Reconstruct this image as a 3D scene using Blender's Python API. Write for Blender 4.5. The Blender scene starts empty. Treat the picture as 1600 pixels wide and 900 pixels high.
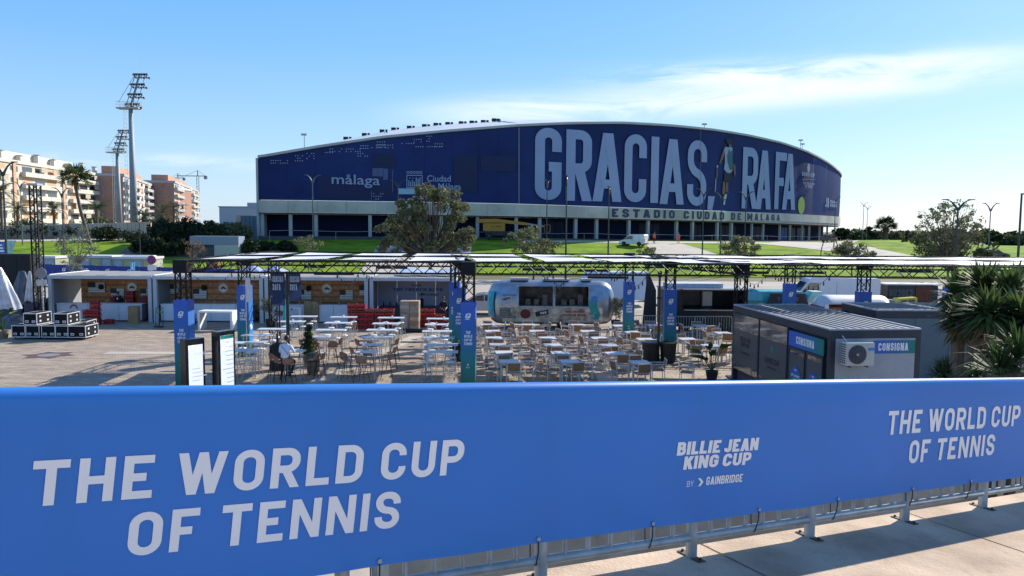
import bpy, bmesh, math, random
from mathutils import Vector, Matrix, noise
R = math.radians
random.seed(7)
SC = bpy.context.scene
COL = SC.collection

# ------------------------------------------------------------------ camera
F = 1200.0; EYE = 6.0
TH = math.atan(95 / 1200.0); RO = R(0.4)
CM = Matrix.Rotation(math.pi / 2 - TH, 3, 'X') @ Matrix.Rotation(RO, 3, 'Z')
cam = bpy.data.cameras.new('camera'); cam.sensor_width = 36; cam.lens = 27.0
cam.clip_start = 0.1; cam.clip_end = 9000
cam_o = bpy.data.objects.new('camera', cam); COL.objects.link(cam_o)
cam_o.matrix_world = Matrix.Translation((0, 0, EYE)) @ CM.to_4x4()
SC.camera = cam_o

# ------------------------------------------------------------------ light
SUN_EL, SUN_AZ = R(31.3), R(43.5)            # azimuth measured from +Y towards +X
SC.view_settings.view_transform = 'Standard'; SC.view_settings.look = 'None'
SC.view_settings.gamma = 1.0; SC.view_settings.exposure = 0.55
SKYK = 5.5
w = bpy.data.worlds.new('World'); SC.world = w; w.use_nodes = True
nt = w.node_tree; N = nt.nodes; L = nt.links; N.clear()
def nd(t, **k):
    n = N.new(t)
    for a, b in k.items(): setattr(n, a, b)
    return n
def mth(op, a, b=None, c=None, clamp=False):
    n = nd('ShaderNodeMath', operation=op); n.use_clamp = clamp
    for i, v in enumerate((a, b, c)):
        if v is None: continue
        if isinstance(v, (int, float)): n.inputs[i].default_value = v
        else: L.new(v, n.inputs[i])
    return n.outputs[0]
sky = nd('ShaderNodeTexSky', sky_type='NISHITA'); sky.sun_disc = False
sky.sun_elevation = SUN_EL; sky.sun_rotation = SUN_AZ
sky.altitude = 0; sky.air_density = 1.0; sky.dust_density = 0.6; sky.ozone_density = 2.0
tc = nd('ShaderNodeTexCoord'); sep = nd('ShaderNodeSeparateXYZ'); L.new(tc.outputs['Generated'], sep.inputs[0])
az = mth('ARCTAN2', sep.outputs[0], sep.outputs[1]); el = mth('ARCSINE', sep.outputs[2])
def cloudband(az0, el0, slope, width, a_lo, a_hi, nscale, thr, seed):
    comb = nd('ShaderNodeCombineXYZ')
    L.new(mth('MULTIPLY', az, nscale), comb.inputs[0])
    L.new(mth('MULTIPLY', mth('SUBTRACT', el, mth('MULTIPLY', az, slope)), nscale * 5.5), comb.inputs[1]); comb.inputs[2].default_value = seed
    nz = nd('ShaderNodeTexNoise'); nz.inputs['Scale'].default_value = 1.0; nz.inputs['Detail'].default_value = 9; nz.inputs['Roughness'].default_value = .62
    nz.inputs['Distortion'].default_value = .6
    L.new(comb.outputs[0], nz.inputs['Vector'])
    line = mth('ADD', mth('MULTIPLY', mth('SUBTRACT', az, az0), slope), el0)
    d = mth('DIVIDE', mth('SUBTRACT', el, line), width)
    g = mth('POWER', 2.718, mth('MULTIPLY', mth('MULTIPLY', d, d), -1.0))
    m1 = nd('ShaderNodeMapRange', interpolation_type='SMOOTHSTEP'); L.new(az, m1.inputs[0]); m1.inputs[1].default_value = a_lo; m1.inputs[2].default_value = a_lo + .25
    m2 = nd('ShaderNodeMapRange', interpolation_type='SMOOTHSTEP'); L.new(az, m2.inputs[0]); m2.inputs[1].default_value = a_hi; m2.inputs[2].default_value = a_hi + .3; m2.inputs[3].default_value = 1; m2.inputs[4].default_value = 0
    env = mth('MULTIPLY', mth('MULTIPLY', g, m1.outputs[0]), m2.outputs[0])
    m = nd('ShaderNodeMapRange', interpolation_type='SMOOTHSTEP'); m.inputs[1].default_value = thr; m.inputs[2].default_value = thr + .3
    L.new(nz.outputs[0], m.inputs[0])
    return mth('MULTIPLY', env, m.outputs[0])
c1 = cloudband(R(12), R(9.0), .045, R(1.0), R(-12), R(24), 4.2, .27, 2.2)
c2 = cloudband(R(19), R(10.7), .0, R(.75), R(2), R(22), 9.0, .34, 5.1)
c3 = cloudband(R(-22), R(4.3), .02, R(.5), R(-40), R(-12), 6.0, .40, 9.3)
cl = mth('MINIMUM', mth('ADD', mth('MULTIPLY', c1, .78), mth('ADD', mth('MULTIPLY', c2, .8), mth('MULTIPLY', c3, .45))), .9)
ramp = nd('ShaderNodeValToRGB'); er = ramp.color_ramp.elements      # clear autumn sky: pale at the horizon, deeper blue overhead
L.new(mth('DIVIDE', el, math.pi / 2, clamp=True), ramp.inputs[0])
er[0].position = 0; er[0].color = (.64, .79, .93, 1); er[1].position = 1; er[1].color = (.13, .22, .46, 1)
for p_, c_ in ((.06, (.42, .68, .96)), (.14, (.20, .52, 1.0)), (.26, (.09, .37, 1.0)), (.55, (.12, .28, .66))):
    e_ = er.new(p_); e_.color = (*c_, 1)
sc_ = nd('ShaderNodeMixRGB', blend_type='MULTIPLY'); sc_.inputs[0].default_value = 1; L.new(ramp.outputs[0], sc_.inputs[1]); sc_.inputs[2].default_value = (SKYK, SKYK, SKYK, 1)
mx0 = nd('ShaderNodeMixRGB', blend_type='ADD'); mx0.inputs[0].default_value = 1; L.new(sc_.outputs[0], mx0.inputs[1])
ns_ = nd('ShaderNodeMixRGB', blend_type='MULTIPLY'); ns_.inputs[0].default_value = 1; L.new(sky.outputs[0], ns_.inputs[1]); ns_.inputs[2].default_value = (.24, .27, .31, 1); L.new(ns_.outputs[0], mx0.inputs[2])
mx = nd('ShaderNodeMixRGB'); L.new(cl, mx.inputs[0]); L.new(mx0.outputs[0], mx.inputs[1]); mx.inputs[2].default_value = (7.6, 8.0, 8.4, 1)
bg = nd('ShaderNodeBackground'); bg.inputs[1].default_value = 0.10
L.new(mx.outputs[0], bg.inputs[0]); wo = nd('ShaderNodeOutputWorld'); L.new(bg.outputs[0], wo.inputs[0])
sl = bpy.data.lights.new('sun', 'SUN'); sl.energy = 5.0; sl.angle = R(.5); sl.color = (1, .94, .84)
so = bpy.data.objects.new('sun', sl); COL.objects.link(so)
sd = Vector((math.sin(SUN_AZ) * math.cos(SUN_EL), math.cos(SUN_AZ) * math.cos(SUN_EL), math.sin(SUN_EL)))
so.rotation_euler = sd.to_track_quat('Z', 'Y').to_euler()

# ------------------------------------------------------------------ measuring helpers (photo pixel -> point in the place)
def ray(px, py): return CM @ Vector((px - 800, 450 - py, -F))
def P(px, py, z=0.0):
    d = ray(px, py); t = (z - EYE) / d.z; return Vector((d.x * t, d.y * t, z))
def PD(px, py, Y):
    d = ray(px, py); t = Y / d.y; return Vector((d.x * t, Y, EYE + d.z * t))
def lerp(a, b, t): return a + (b - a) * t
def interp(tab, x):
    if x <= tab[0][0]: return tab[0][1]
    for (a, va), (b, vb) in zip(tab, tab[1:]):
        if x <= b: return lerp(va, vb, (x - a) / (b - a))
    return tab[-1][1]
def sstep(a, b, x):
    t = min(1, max(0, (x - a) / (b - a))); return t * t * (3 - 2 * t)
PLAT = [(-260, 2.6), (-90, 3.4), (-41, 4.2), (0, 4.15), (20, 3.8), (100, 2.9), (180, 1.6), (300, 0)]
def hgt(X, Y):
    h = interp(PLAT, X) * sstep(84, 134, Y)
    h += .9 * math.exp(-((X - 72) / 13) ** 2 - ((Y - 143) / 16) ** 2)
    return h - 14 * sstep(330, 900, Y) * sstep(-100, 300, X)
def G(px, py, up=0.0):
    d = ray(px, py); d = d / d.y; y = 20.0
    while y < 1500:
        if EYE + d.z * y <= hgt(d.x * y, y) + up:
            lo, hi = y - .5, y
            for _ in range(12):
                m = (lo + hi) / 2
                if EYE + d.z * m <= hgt(d.x * m, m) + up: hi = m
                else: lo = m
            return Vector((d.x * hi, hi, hgt(d.x * hi, hi)))
        y += .5
    return Vector((d.x * 1500, 1500, 0))

# ------------------------------------------------------------------ materials
MC = {}
STAINED = {'walkway_concrete', 'lawn_grass', 'pale_road_surface', 'sandy_paving', 'cabin_end_panel', 'kiosk_roof_sheet', 'blue_grey_wall_sheet', 'weathered_ring_concrete', 'navy_mesh_wrap', 'green_grey_concrete'}
def mat(name, rgb, rough=.6, var=.12, scale=3.0, metal=0.0, bump=0.0, bscale=20.0, trans=0.0, spec=.5, emit=0, rgb2=None, coat=0.0, alpha=1.0):
    if name in MC: return MC[name]
    m = bpy.data.materials.new(name); m.use_nodes = True; t = m.node_tree; b = t.nodes['Principled BSDF']
    b.inputs['Roughness'].default_value = rough; b.inputs['Metallic'].default_value = metal
    b.inputs['Specular IOR Level'].default_value = spec; b.inputs['Coat Weight'].default_value = coat
    b.inputs['Alpha'].default_value = alpha
    g = t.nodes.new('ShaderNodeTexCoord'); n = t.nodes.new('ShaderNodeTexNoise'); n.inputs['Scale'].default_value = scale; n.inputs['Detail'].default_value = 5
    t.links.new(g.outputs['Object'], n.inputs['Vector'])
    mr = t.nodes.new('ShaderNodeMapRange'); mr.inputs[1].default_value = .3; mr.inputs[2].default_value = .7
    t.links.new(n.outputs[0], mr.inputs[0])
    mi = t.nodes.new('ShaderNodeMixRGB'); t.links.new(mr.outputs[0], mi.inputs[0])
    lo = [max(0, c * (1 - var)) for c in rgb]; hi = [min(1, c * (1 + var)) for c in (rgb2 or rgb)]
    mi.inputs[1].default_value = (*lo, 1); mi.inputs[2].default_value = (*hi, 1)
    if name in STAINED:                          # dirt: blotches plus fine grit
        base_out = mi.outputs[0]
        for sc_, lo_, hi_, dk in ((scale * .9 + .05, .50, .72, .80), (scale * 7, .54, .70, .80), (scale * 34, .60, .68, .70)):
            ns = t.nodes.new('ShaderNodeTexNoise'); ns.inputs['Scale'].default_value = sc_; ns.inputs['Detail'].default_value = 10; ns.inputs['Roughness'].default_value = .7; t.links.new(g.outputs['Object'], ns.inputs['Vector'])
            m1 = t.nodes.new('ShaderNodeMapRange'); m1.inputs[1].default_value = lo_; m1.inputs[2].default_value = hi_; m1.inputs[3].default_value = 1.0; m1.inputs[4].default_value = dk; t.links.new(ns.outputs[0], m1.inputs[0])
            mm = t.nodes.new('ShaderNodeMixRGB'); mm.blend_type = 'MULTIPLY'; mm.inputs[0].default_value = 1; t.links.new(base_out, mm.inputs[1]); t.links.new(m1.outputs[0], mm.inputs[2]); base_out = mm.outputs[0]
        mi = type('o', (), {'outputs': [base_out]})()
    t.links.new(mi.outputs[0], b.inputs['Base Color'])
    if bump:
        n2 = t.nodes.new('ShaderNodeTexNoise'); n2.inputs['Scale'].default_value = bscale; t.links.new(g.outputs['Object'], n2.inputs['Vector'])
        bp = t.nodes.new('ShaderNodeBump'); bp.inputs['Strength'].default_value = bump; bp.inputs['Distance'].default_value = .02
        t.links.new(n2.outputs[0], bp.inputs['Height']); t.links.new(bp.outputs[0], b.inputs['Normal'])
    if emit:
        b.inputs['Emission Color'].default_value = (*rgb, 1); b.inputs['Emission Strength'].default_value = emit
    if trans:
        o = t.nodes['Material Output']; tr = t.nodes.new('ShaderNodeBsdfTranslucent'); ms = t.nodes.new('ShaderNodeMixShader'); ms.inputs[0].default_value = trans
        t.links.new(mi.outputs[0], tr.inputs[0]); t.links.new(b.outputs[0], ms.inputs[1]); t.links.new(tr.outputs[0], ms.inputs[2]); t.links.new(ms.outputs[0], o.inputs[0])
    MC[name] = m; return m
def glassmat(name, rgb, rough=.08):
    return mat(name, rgb, rough, .1, 1.0, spec=1.0, coat=.4)
def gradmat(name, stops, z0, z1, rough=.5):
    if name in MC: return MC[name]
    m = mat(name, (1, 1, 1), rough, 0); t = m.node_tree; b = t.nodes['Principled BSDF']
    tcn = t.nodes.new('ShaderNodeTexCoord'); s = t.nodes.new('ShaderNodeSeparateXYZ'); t.links.new(tcn.outputs['Object'], s.inputs[0])
    mr = t.nodes.new('ShaderNodeMapRange'); mr.inputs[1].default_value = z0; mr.inputs[2].default_value = z1; t.links.new(s.outputs[2], mr.inputs[0])
    cr = t.nodes.new('ShaderNodeValToRGB'); e = cr.color_ramp.elements
    e[0].position = stops[0][0]; e[0].color = (*stops[0][1], 1); e[1].position = stops[-1][0]; e[1].color = (*stops[-1][1], 1)
    for p_, c_ in stops[1:-1]:
        x = e.new(p_); x.color = (*c_, 1)
    t.links.new(mr.outputs[0], cr.inputs[0]); t.links.new(cr.outputs[0], b.inputs['Base Color']); return m
WHITE = mat('white_paint', (.78, .78, .76), .45, .05)
LETTER = mat('printed_white', (.95, .91, .86), .5, .03)
BLACK = mat('black_paint', (.012, .012, .014), .5, .2)
DARK = mat('dark_interior', (.02, .02, .024), .8, .3)
STEEL = mat('galvanised_steel', (.42, .43, .41), .5, .25, 6, metal=.35, bump=.1)
ALU = mat('white_aluminium_frame', (.62, .62, .60), .4, .06)
WOODSLAT = mat('tan_wood_slats', (.30, .155, .07), .6, .25, 9)
TRUSS = mat('black_truss_paint', (.010, .010, .011), .6, .2, spec=.25)
CONC = mat('pale_concrete', (.44, .42, .38), .85, .16, .8, bump=.2)
FRAMEGREY = mat('anthracite_frame', (.030, .036, .05), .45, .12)
REDP = mat('red_crate_plastic', (.52, .018, .02), .45, .15)
CARD = mat('brown_cardboard', (.33, .21, .11), .85, .12)
RUBBER = mat('tyre_rubber', (.02, .02, .02), .8, .1)
GREENPOLE = mat('dark_green_pole', (.02, .04, .035), .45, .1)

# ------------------------------------------------------------------ mesh builder
class B:
    def __init__(s): s.v = []; s.f = []
    def quad(s, a, b, c, d):
        n = len(s.v); s.v += [tuple(a), tuple(b), tuple(c), tuple(d)]; s.f.append((n, n+1, n+2, n+3)); return s
    def poly(s, pts):
        n = len(s.v); s.v += [tuple(p) for p in pts]; s.f.append(tuple(range(n, n + len(pts)))); return s
    def box(s, x0, x1, y0, y1, z0, z1, m=None):
        n = len(s.v)
        for z in (z0, z1):
            for x, y in ((x0, y0), (x1, y0), (x1, y1), (x0, y1)):
                p = Vector((x, y, z)); s.v.append(tuple(m @ p if m else p))
        s.f += [(n, n+3, n+2, n+1), (n+4, n+5, n+6, n+7)] + [(n+i, n+(i+1) % 4, n+4+(i+1) % 4, n+4+i) for i in range(4)]
        return s
    def cbox(s, c, sz, m=None):
        return s.box(c[0]-sz[0]/2, c[0]+sz[0]/2, c[1]-sz[1]/2, c[1]+sz[1]/2, c[2]-sz[2]/2, c[2]+sz[2]/2, m)
    def tube(s, p, q, r, n=6, r2=None, caps=True):
        p = Vector(p); q = Vector(q); d = q - p
        if d.length < 1e-6: return s
        a = d.orthogonal().normalized(); b = d.normalized().cross(a); r2 = r if r2 is None else r2; k = len(s.v)
        for c, rr in ((p, r), (q, r2)):
            for i in range(n):
                t = 2 * math.pi * i / n; s.v.append(tuple(c + (a * math.cos(t) + b * math.sin(t)) * rr))
        s.f += [(k+i, k+(i+1) % n, k+n+(i+1) % n, k+n+i) for i in range(n)]
        if caps: s.f += [tuple(range(k+n-1, k-1, -1)), tuple(range(k+n, k+2*n))]
        return s
    def pipe(s, pts, r, n=6):
        for i in range(len(pts) - 1):
            rr = r[i] if isinstance(r, list) else r; r2 = r[i+1] if isinstance(r, list) else r
            s.tube(pts[i], pts[i+1], rr, n, r2)
        return s
    def lathe(s, prof, n=12, o=(0, 0, 0), cap=True):
        k = len(s.v)
        for r, z in prof:
            for i in range(n):
                t = 2 * math.pi * i / n; s.v.append((o[0] + r * math.cos(t), o[1] + r * math.sin(t), o[2] + z))
        for j in range(len(prof) - 1):
            for i in range(n): s.f.append((k+j*n+i, k+j*n+(i+1) % n, k+(j+1)*n+(i+1) % n, k+(j+1)*n+i))
        if cap: s.f += [tuple(range(k+n-1, k-1, -1)), tuple(range(k+(len(prof)-1)*n, k+len(prof)*n))]
        return s
    def disc(s, c, r, ax='Y', n=20, ry=None):
        ry = ry or r; pts = []
        for i in range(n):
            t = 2 * math.pi * i / n; u, v_ = r * math.cos(t), ry * math.sin(t)
            pts.append((c[0]+u, c[1], c[2]+v_) if ax == 'Y' else ((c[0], c[1]+u, c[2]+v_) if ax == 'X' else (c[0]+u, c[1]+v_, c[2])))
        return s.poly(pts)
    def grid(s, nu, nv, fn):
        k = len(s.v)
        for j in range(nv + 1):
            for i in range(nu + 1): s.v.append(tuple(fn(i / nu, j / nv)))
        for j in range(nv):
            for i in range(nu):
                a = k + j * (nu + 1) + i; s.f.append((a, a+1, a+nu+2, a+nu+1))
        return s
    def prism(s, pts, y0, y1):                  # outline in x,z extruded along y
        n = len(pts); k = len(s.v)
        for y in (y0, y1): s.v += [(x, y, z) for x, z in pts]
        s.f += [tuple(range(k, k+n)), tuple(range(k+2*n-1, k+n-1, -1))] + [(k+(i+1) % n, k+i, k+n+i, k+n+(i+1) % n) for i in range(n)]
        return s
    def mesh(s, name, m, smooth=False, off=None):
        me = bpy.data.meshes.new(name)
        vs = s.v if off is None else [(a-off[0], b-off[1], c-off[2]) for a, b, c in s.v]
        me.from_pydata(vs, [], s.f); me.materials.append(m)
        if smooth: me.polygons.foreach_set('use_smooth', [True] * len(me.polygons))
        me.update(); return me
    def build(s, name, m, parent=None, world=False, smooth=False, bevel=0):
        off = parent.location if (world and parent is not None) else None
        o = bpy.data.objects.new(name, s.mesh(name, m, smooth, off)); COL.objects.link(o)
        if parent is not None: o.parent = parent
        if bevel:
            bm_ = bmesh.new(); bm_.from_mesh(o.data)
            bmesh.ops.remove_doubles(bm_, verts=bm_.verts, dist=1e-5)
            bmesh.ops.bevel(bm_, geom=[e for e in bm_.edges if len(e.link_faces) == 2 and e.calc_face_angle(0) > .6], offset=bevel, segments=2, affect='EDGES')
            bm_.to_mesh(o.data); bm_.free()
        return o
def tag(o, label=None, cat=None, group=None, kind=None):
    for k, v in (('label', label), ('category', cat), ('group', group), ('kind', kind)):
        if v: o[k] = v
    return o
def thing(name, label, cat, loc=(0, 0, 0), rz=0.0, group=None):
    o = bpy.data.objects.new(name, None); COL.objects.link(o); o.empty_display_size = .1
    o.location = loc; o.rotation_euler = (0, 0, rz); return tag(o, label, cat, group)
def dup(root, loc, rz=0.0, label=None, scale=1.0, group=None):
    def cp(o, par):
        c = o.copy(); COL.objects.link(c); c.parent = par
        for ch in o.children: cp(ch, c)
        return c
    r = cp(root, None); r.location = loc; r.rotation_euler = (0, 0, rz); r.scale = (scale,) * 3
    if label: r['label'] = label
    if group: r['group'] = group
    return r
class Proto:                                    # the first placement moves the prototype itself, later ones copy it
    def __init__(s, root): s.root = root; s.used = False
    def place(s, loc, rz=0.0, label=None, scale=1.0):
        if not s.used:
            s.used = True; r = s.root; r.location = loc; r.rotation_euler = (0, 0, rz); r.scale = (scale,) * 3; r['label'] = label; return r
        return dup(s.root, loc, rz, label, scale)
def setting(o): o['kind'] = 'structure'; return o

# ------------------------------------------------------------------ lettering: stroke letters
def fillet(pts, closed):
    out = []; n = len(pts)
    for i, p in enumerate(pts):
        r = p[2] if len(p) > 2 else 0
        if r == 0 or (not closed and i in (0, n-1)): out.append(Vector((p[0], p[1]))); continue
        c = Vector(p[:2]); a = Vector(pts[i-1][:2]); b = Vector(pts[(i+1) % n][:2])
        u = (a - c); v = (b - c); r = min(r, u.length * .5 if len(pts[i-1]) > 2 else u.length, v.length * .5 if len(pts[(i+1) % n]) > 2 else v.length)
        if abs(u.length) < 1e-6 or abs(v.length) < 1e-6: out.append(c); continue
        p0 = c + u.normalized() * r; p1 = c + v.normalized() * r
        for k in range(7):
            t = k / 6; # near-circular (conic) corner
            w_ = .72; q = ((1-t)**2 * p0 + 2*t*(1-t)*w_ * c + t*t * p1) / ((1-t)**2 + 2*t*(1-t)*w_ + t*t)
            out.append(q)
    res = [out[0]]
    for q in out[1:]:
        if (q - res[-1]).length > 1e-4: res.append(q)
    if closed and (res[0] - res[-1]).length < 1e-4: res.pop()
    return res
def ribbon(pts, t, closed):
    n = len(pts); Lf = []; Rt = []
    for i in range(n):
        a = pts[i-1] if (i > 0 or closed) else None; b = pts[(i+1) % n] if (i < n-1 or closed) else None; c = pts[i]
        d0 = (c - a).normalized() if a is not None else (b - c).normalized(); d1 = (b - c).normalized() if b is not None else d0
        n0 = Vector((-d0.y, d0.x)); n1 = Vector((-d1.y, d1.x)); m = (n0 + n1)
        m = m.normalized() if m.length > 1e-6 else n0
        k = 1 / max(.35, m.dot(n0)); Lf.append(c + m * (t/2*k)); Rt.append(c - m * (t/2*k))
    q = []; rng = range(n) if closed else range(n-1)
    for i in rng:
        j = (i+1) % n; q.append([Lf[i], Lf[j], Rt[j], Rt[i]])
    return q
GW = dict(I=0, M=1.30, W=1.55, T=.98, E=.88, F=.86, L=.84, J=.85, A=1.08, V=1.08, Y=1.02, N=1.05)
def glyph(ch, w, t):
    """list of quads for one capital in a box w wide and 1 high, stroke t"""
    def X(x): return t/2 + x * (w - t)
    def Y(y): return t/2 + y * (1 - t)
    r = min((w - t) / 2, .5) * .98; Q = []
    def path(pts, closed=False):
        pp = [(X(p[0]), Y(p[1]), r * p[2]) if len(p) > 2 else (X(p[0]), Y(p[1])) for p in pts]
        pl = fillet(pp, closed)
        if not closed:
            for e, nb, src in ((0, 1, pts[0]), (-1, -2, pts[-1])):
                d = (pl[e] - pl[nb]); horiz = abs(d.x) > abs(d.y)
                if (src[0] in (0, 1)) if horiz else (src[1] in (0, 1)): pl[e] = pl[e] + d.normalized() * (t / 2)
        Q.append(ribbon(pl, t, closed))
    def diag(x0, y0, x1, y1, k=1.12):
        a = X(x0); b = X(x1); h = t * k / 2
        Q.append([[Vector((a-h, y0)), Vector((a+h, y0)), Vector((b+h, y1)), Vector((b-h, y1))]])
    c = ch
    if c == 'A': h = .5*t/(w-t) if w > t else 0; diag(.02, 0, .5-.02, 1); diag(.98, 0, .5+.02, 1); path([(.2, .22), (.8, .22)])
    elif c == 'B': path([(0, 0), (0, 1), (.93, 1, .8), (.93, .53, .8), (0, .53)]); path([(0, .53), (1, .53, .8), (1, 0, .8), (0, 0)])
    elif c == 'C': path([(1, .68), (1, 1, 1), (0, 1, 1), (0, 0, 1), (1, 0, 1), (1, .32)])
    elif c == 'D': path([(0, 0), (0, 1), (1, 1, 1), (1, 0, 1)], True)
    elif c == 'E': path([(1, 1), (0, 1), (0, 0), (1, 0)]); path([(.02, .5), (.9, .5)])
    elif c == 'F': path([(1, 1), (0, 1), (0, 0)]); path([(.02, .48), (.9, .48)])
    elif c == 'G': path([(1, .70), (1, 1, 1), (0, 1, 1), (0, 0, 1), (1, 0, 1), (1, .46), (.52, .46)])
    elif c == 'H': path([(0, 0), (0, 1)]); path([(1, 0), (1, 1)]); path([(.02, .5), (.98, .5)])
    elif c == 'I': Q.append([[Vector((0, 0)), Vector((t, 0)), Vector((t, 1)), Vector((0, 1))]])
    elif c == 'J': path([(0, .3), (0, 0, 1), (1, 0, 1), (1, 1)])
    elif c == 'K': path([(0, 0), (0, 1)]); diag(.12, .36, 1, 1, 1.3); diag(1, 0, .38, .62, 1.2)
    elif c == 'L': path([(0, 1), (0, 0), (1, 0)])
    elif c == 'M': path([(0, 0), (0, 1)]); path([(1, 0), (1, 1)]); diag(0, 1, .5, .25, 1.05); diag(1, 1, .5, .25, 1.05)
    elif c == 'N': path([(0, 0), (0, 1)]); path([(1, 0), (1, 1)]); diag(0, 1, 1, 0, 1.05)
    elif c == 'O': path([(.5, 1), (0, 1, 1), (0, 0, 1), (1, 0, 1), (1, 1, 1)], True)
    elif c == 'P': path([(0, 0), (0, 1), (1, 1, .9), (1, .42, .9), (0, .42)])
    elif c == 'R': path([(0, 0), (0, 1), (1, 1, .9), (1, .46, .9), (0, .46)]); diag(.5, .46, 1.0, 0)
    elif c == 'S': path([(1, .70), (1, 1, 1), (0, 1, 1), (0, .56, 1), (1, .44, 1), (1, 0, 1), (0, 0, 1), (0, .30)])
    elif c == 'T': path([(0, 1), (1, 1)]); path([(.5, 0), (.5, .98)])
    elif c == 'U': path([(0, 1), (0, 0, 1), (1, 0, 1), (1, 1)])
    elif c == 'V': diag(.0, 1, .5, 0); diag(1, 1, .5, 0)
    elif c == 'W': diag(0, 1, .27, 0, 1.05); diag(.5, 1, .27, 0, 1.0); diag(.5, 1, .73, 0, 1.0); diag(1, 1, .73, 0, 1.05)
    elif c == 'X': diag(0, 0, 1, 1); diag(1, 0, 0, 1)
    elif c == 'Y': diag(0, 1, .5, .42); diag(1, 1, .5, .42); path([(.5, 0), (.5, .45)])
    elif c == 'Z': path([(0, 1), (1, 1)]); path([(0, 0), (1, 0)]); diag(0.05, .05, .95, .95)
    elif c == '.': Q.append([[Vector((0, 0)), Vector((t, 0)), Vector((t, t)), Vector((0, t))]])
    elif c == ',': Q.append([[Vector((t*.05, -t*.75)), Vector((t*.6, -t*.75)), Vector((t*1.05, t)), Vector((0, t))]])
    elif c == '>': Q.append([[Vector((0, 1)), Vector((.35, 1)), Vector((.8, .5)), Vector((.4, .5))]]); Q.append([[Vector((0, 0)), Vector((.4, .5)), Vector((.8, .5)), Vector((.35, 0))]])
    return Q
def layout(text, w=.62, t=.2, sp=.12, space=.32):
    x = 0; out = []
    for ch in text:
        if ch == ' ': x += space; continue
        gw = t if ch in 'I.,' else (.8 if ch == '>' else w * GW.get(ch, 1.0))
        for prim in glyph(ch, gw, t): out.append([[Vector((p.x + x, p.y)) for p in q] for q in prim])
        x += gw + sp
    return out, x - sp
def write(b, text, fn, width=None, height=1.0, shear=0.0, w=.62, t=.2, sp=.12, space=.32, eps=.0006, anchor='l', sub=None):
    """fn(x, y, lift) -> point; x in 0..width, y in 0..height"""
    prims, W = layout(text, w, t, sp, space)
    kx = (width / W) if width else height; W2 = W * kx; x0 = 0 if anchor == 'l' else (-W2/2 if anchor == 'c' else -W2)
    for k, pr in enumerate(prims):
        lift = (k % 5) * eps
        for q in pr:
            n = 1
            if sub: n = max(1, math.ceil(max((q[0]-q[1]).length * max(kx, height), (q[1]-q[2]).length * 0) / sub))
            for i in range(n):
                a = q[0].lerp(q[1], i/n); b_ = q[0].lerp(q[1], (i+1)/n); c = q[3].lerp(q[2], (i+1)/n); d = q[3].lerp(q[2], i/n)
                b.quad(*[fn(x0 + p.x * kx + shear * p.y * height, p.y * height, lift) for p in (a, b_, c, d)])
    return W2
def font_quads(text, size=1.0, bold=0.0):
    cu = bpy.data.curves.new('t', 'FONT'); cu.body = text; cu.size = size; cu.offset = bold; cu.resolution_u = 3
    o = bpy.data.objects.new('t', cu); COL.objects.link(o); bpy.context.view_layer.update()
    me = o.to_mesh(); vs = [v.co.copy() for v in me.vertices]; fs = [tuple(p.vertices) for p in me.polygons]
    o.to_mesh_clear(); bpy.data.objects.remove(o); bpy.data.curves.remove(cu); return vs, fs
def write_font(b, text, fn, height, width=None, bold=0.0, anchor='l'):
    vs, fs = font_quads(text, 1.0, bold)
    if not vs: return
    x0 = min(v.x for v in vs); x1 = max(v.x for v in vs); ky = height / .73; kx = (width / (x1 - x0)) if width else ky
    a = 0 if anchor == 'l' else -(x1-x0)*kx/2; k = len(b.v)
    b.v += [tuple(fn(a + (v.x - x0) * kx, v.y * ky, 0)) for v in vs]; b.f += [tuple(k + i for i in f) for f in fs]

# ================================================================== SETTING: ground, plaza, lawns, paths
def brickmat(name, c1, c2, cm, sx, sy, msize=.012, patch=.25, pscale=.35, rough=.85):
    m = mat(name, c1, rough, .1); t = m.node_tree; b = t.nodes['Principled BSDF']
    tcn = t.nodes.new('ShaderNodeTexCoord'); br = t.nodes.new('ShaderNodeTexBrick')
    br.inputs['Scale'].default_value = 1.0; br.inputs['Brick Width'].default_value = sx; br.inputs['Row Height'].default_value = sy
    br.inputs['Mortar Size'].default_value = msize; br.inputs['Color1'].default_value = (*c1, 1); br.inputs['Color2'].default_value = (*c2, 1); br.inputs['Mortar'].default_value = (*cm, 1)
    t.links.new(tcn.outputs['Object'], br.inputs[0])
    mp = t.nodes.new('ShaderNodeMapping'); mp.inputs['Scale'].default_value = (.35, 2.2, 1); t.links.new(tcn.outputs['Object'], mp.inputs[0])
    n = t.nodes.new('ShaderNodeTexNoise'); n.inputs['Scale'].default_value = pscale * 3; n.inputs['Detail'].default_value = 8; n.inputs['Roughness'].default_value = .7
    t.links.new(mp.outputs[0], n.inputs['Vector'])
    mr = t.nodes.new('ShaderNodeMapRange'); mr.inputs[1].default_value = .32; mr.inputs[2].default_value = .68; mr.inputs[3].default_value = 1 - patch; mr.inputs[4].default_value = 1 + patch
    t.links.new(n.outputs[0], mr.inputs[0])
    mu = t.nodes.new('ShaderNodeMixRGB'); mu.blend_type = 'MULTIPLY'; mu.inputs[0].default_value = 1
    t.links.new(br.outputs[0], mu.inputs[1]); t.links.new(mr.outputs[0], mu.inputs[2]); t.links.new(mu.outputs[0], b.inputs['Base Color'])
    return m
EARTH = mat('dry_earth', (.16, .115, .075), .95, .3, .5)
LAWN = mat('lawn_grass', (.13, .225, .015), .95, .22, .35, rgb2=(.21, .30, .022), spec=.08, bump=.8, bscale=9)
PATHM = mat('sandy_paving', (.50, .44, .36), .95, .10, .3, bump=.2)
ROADM = mat('pale_road_surface', (.40, .35, .29), .95, .10, .15)
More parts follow.
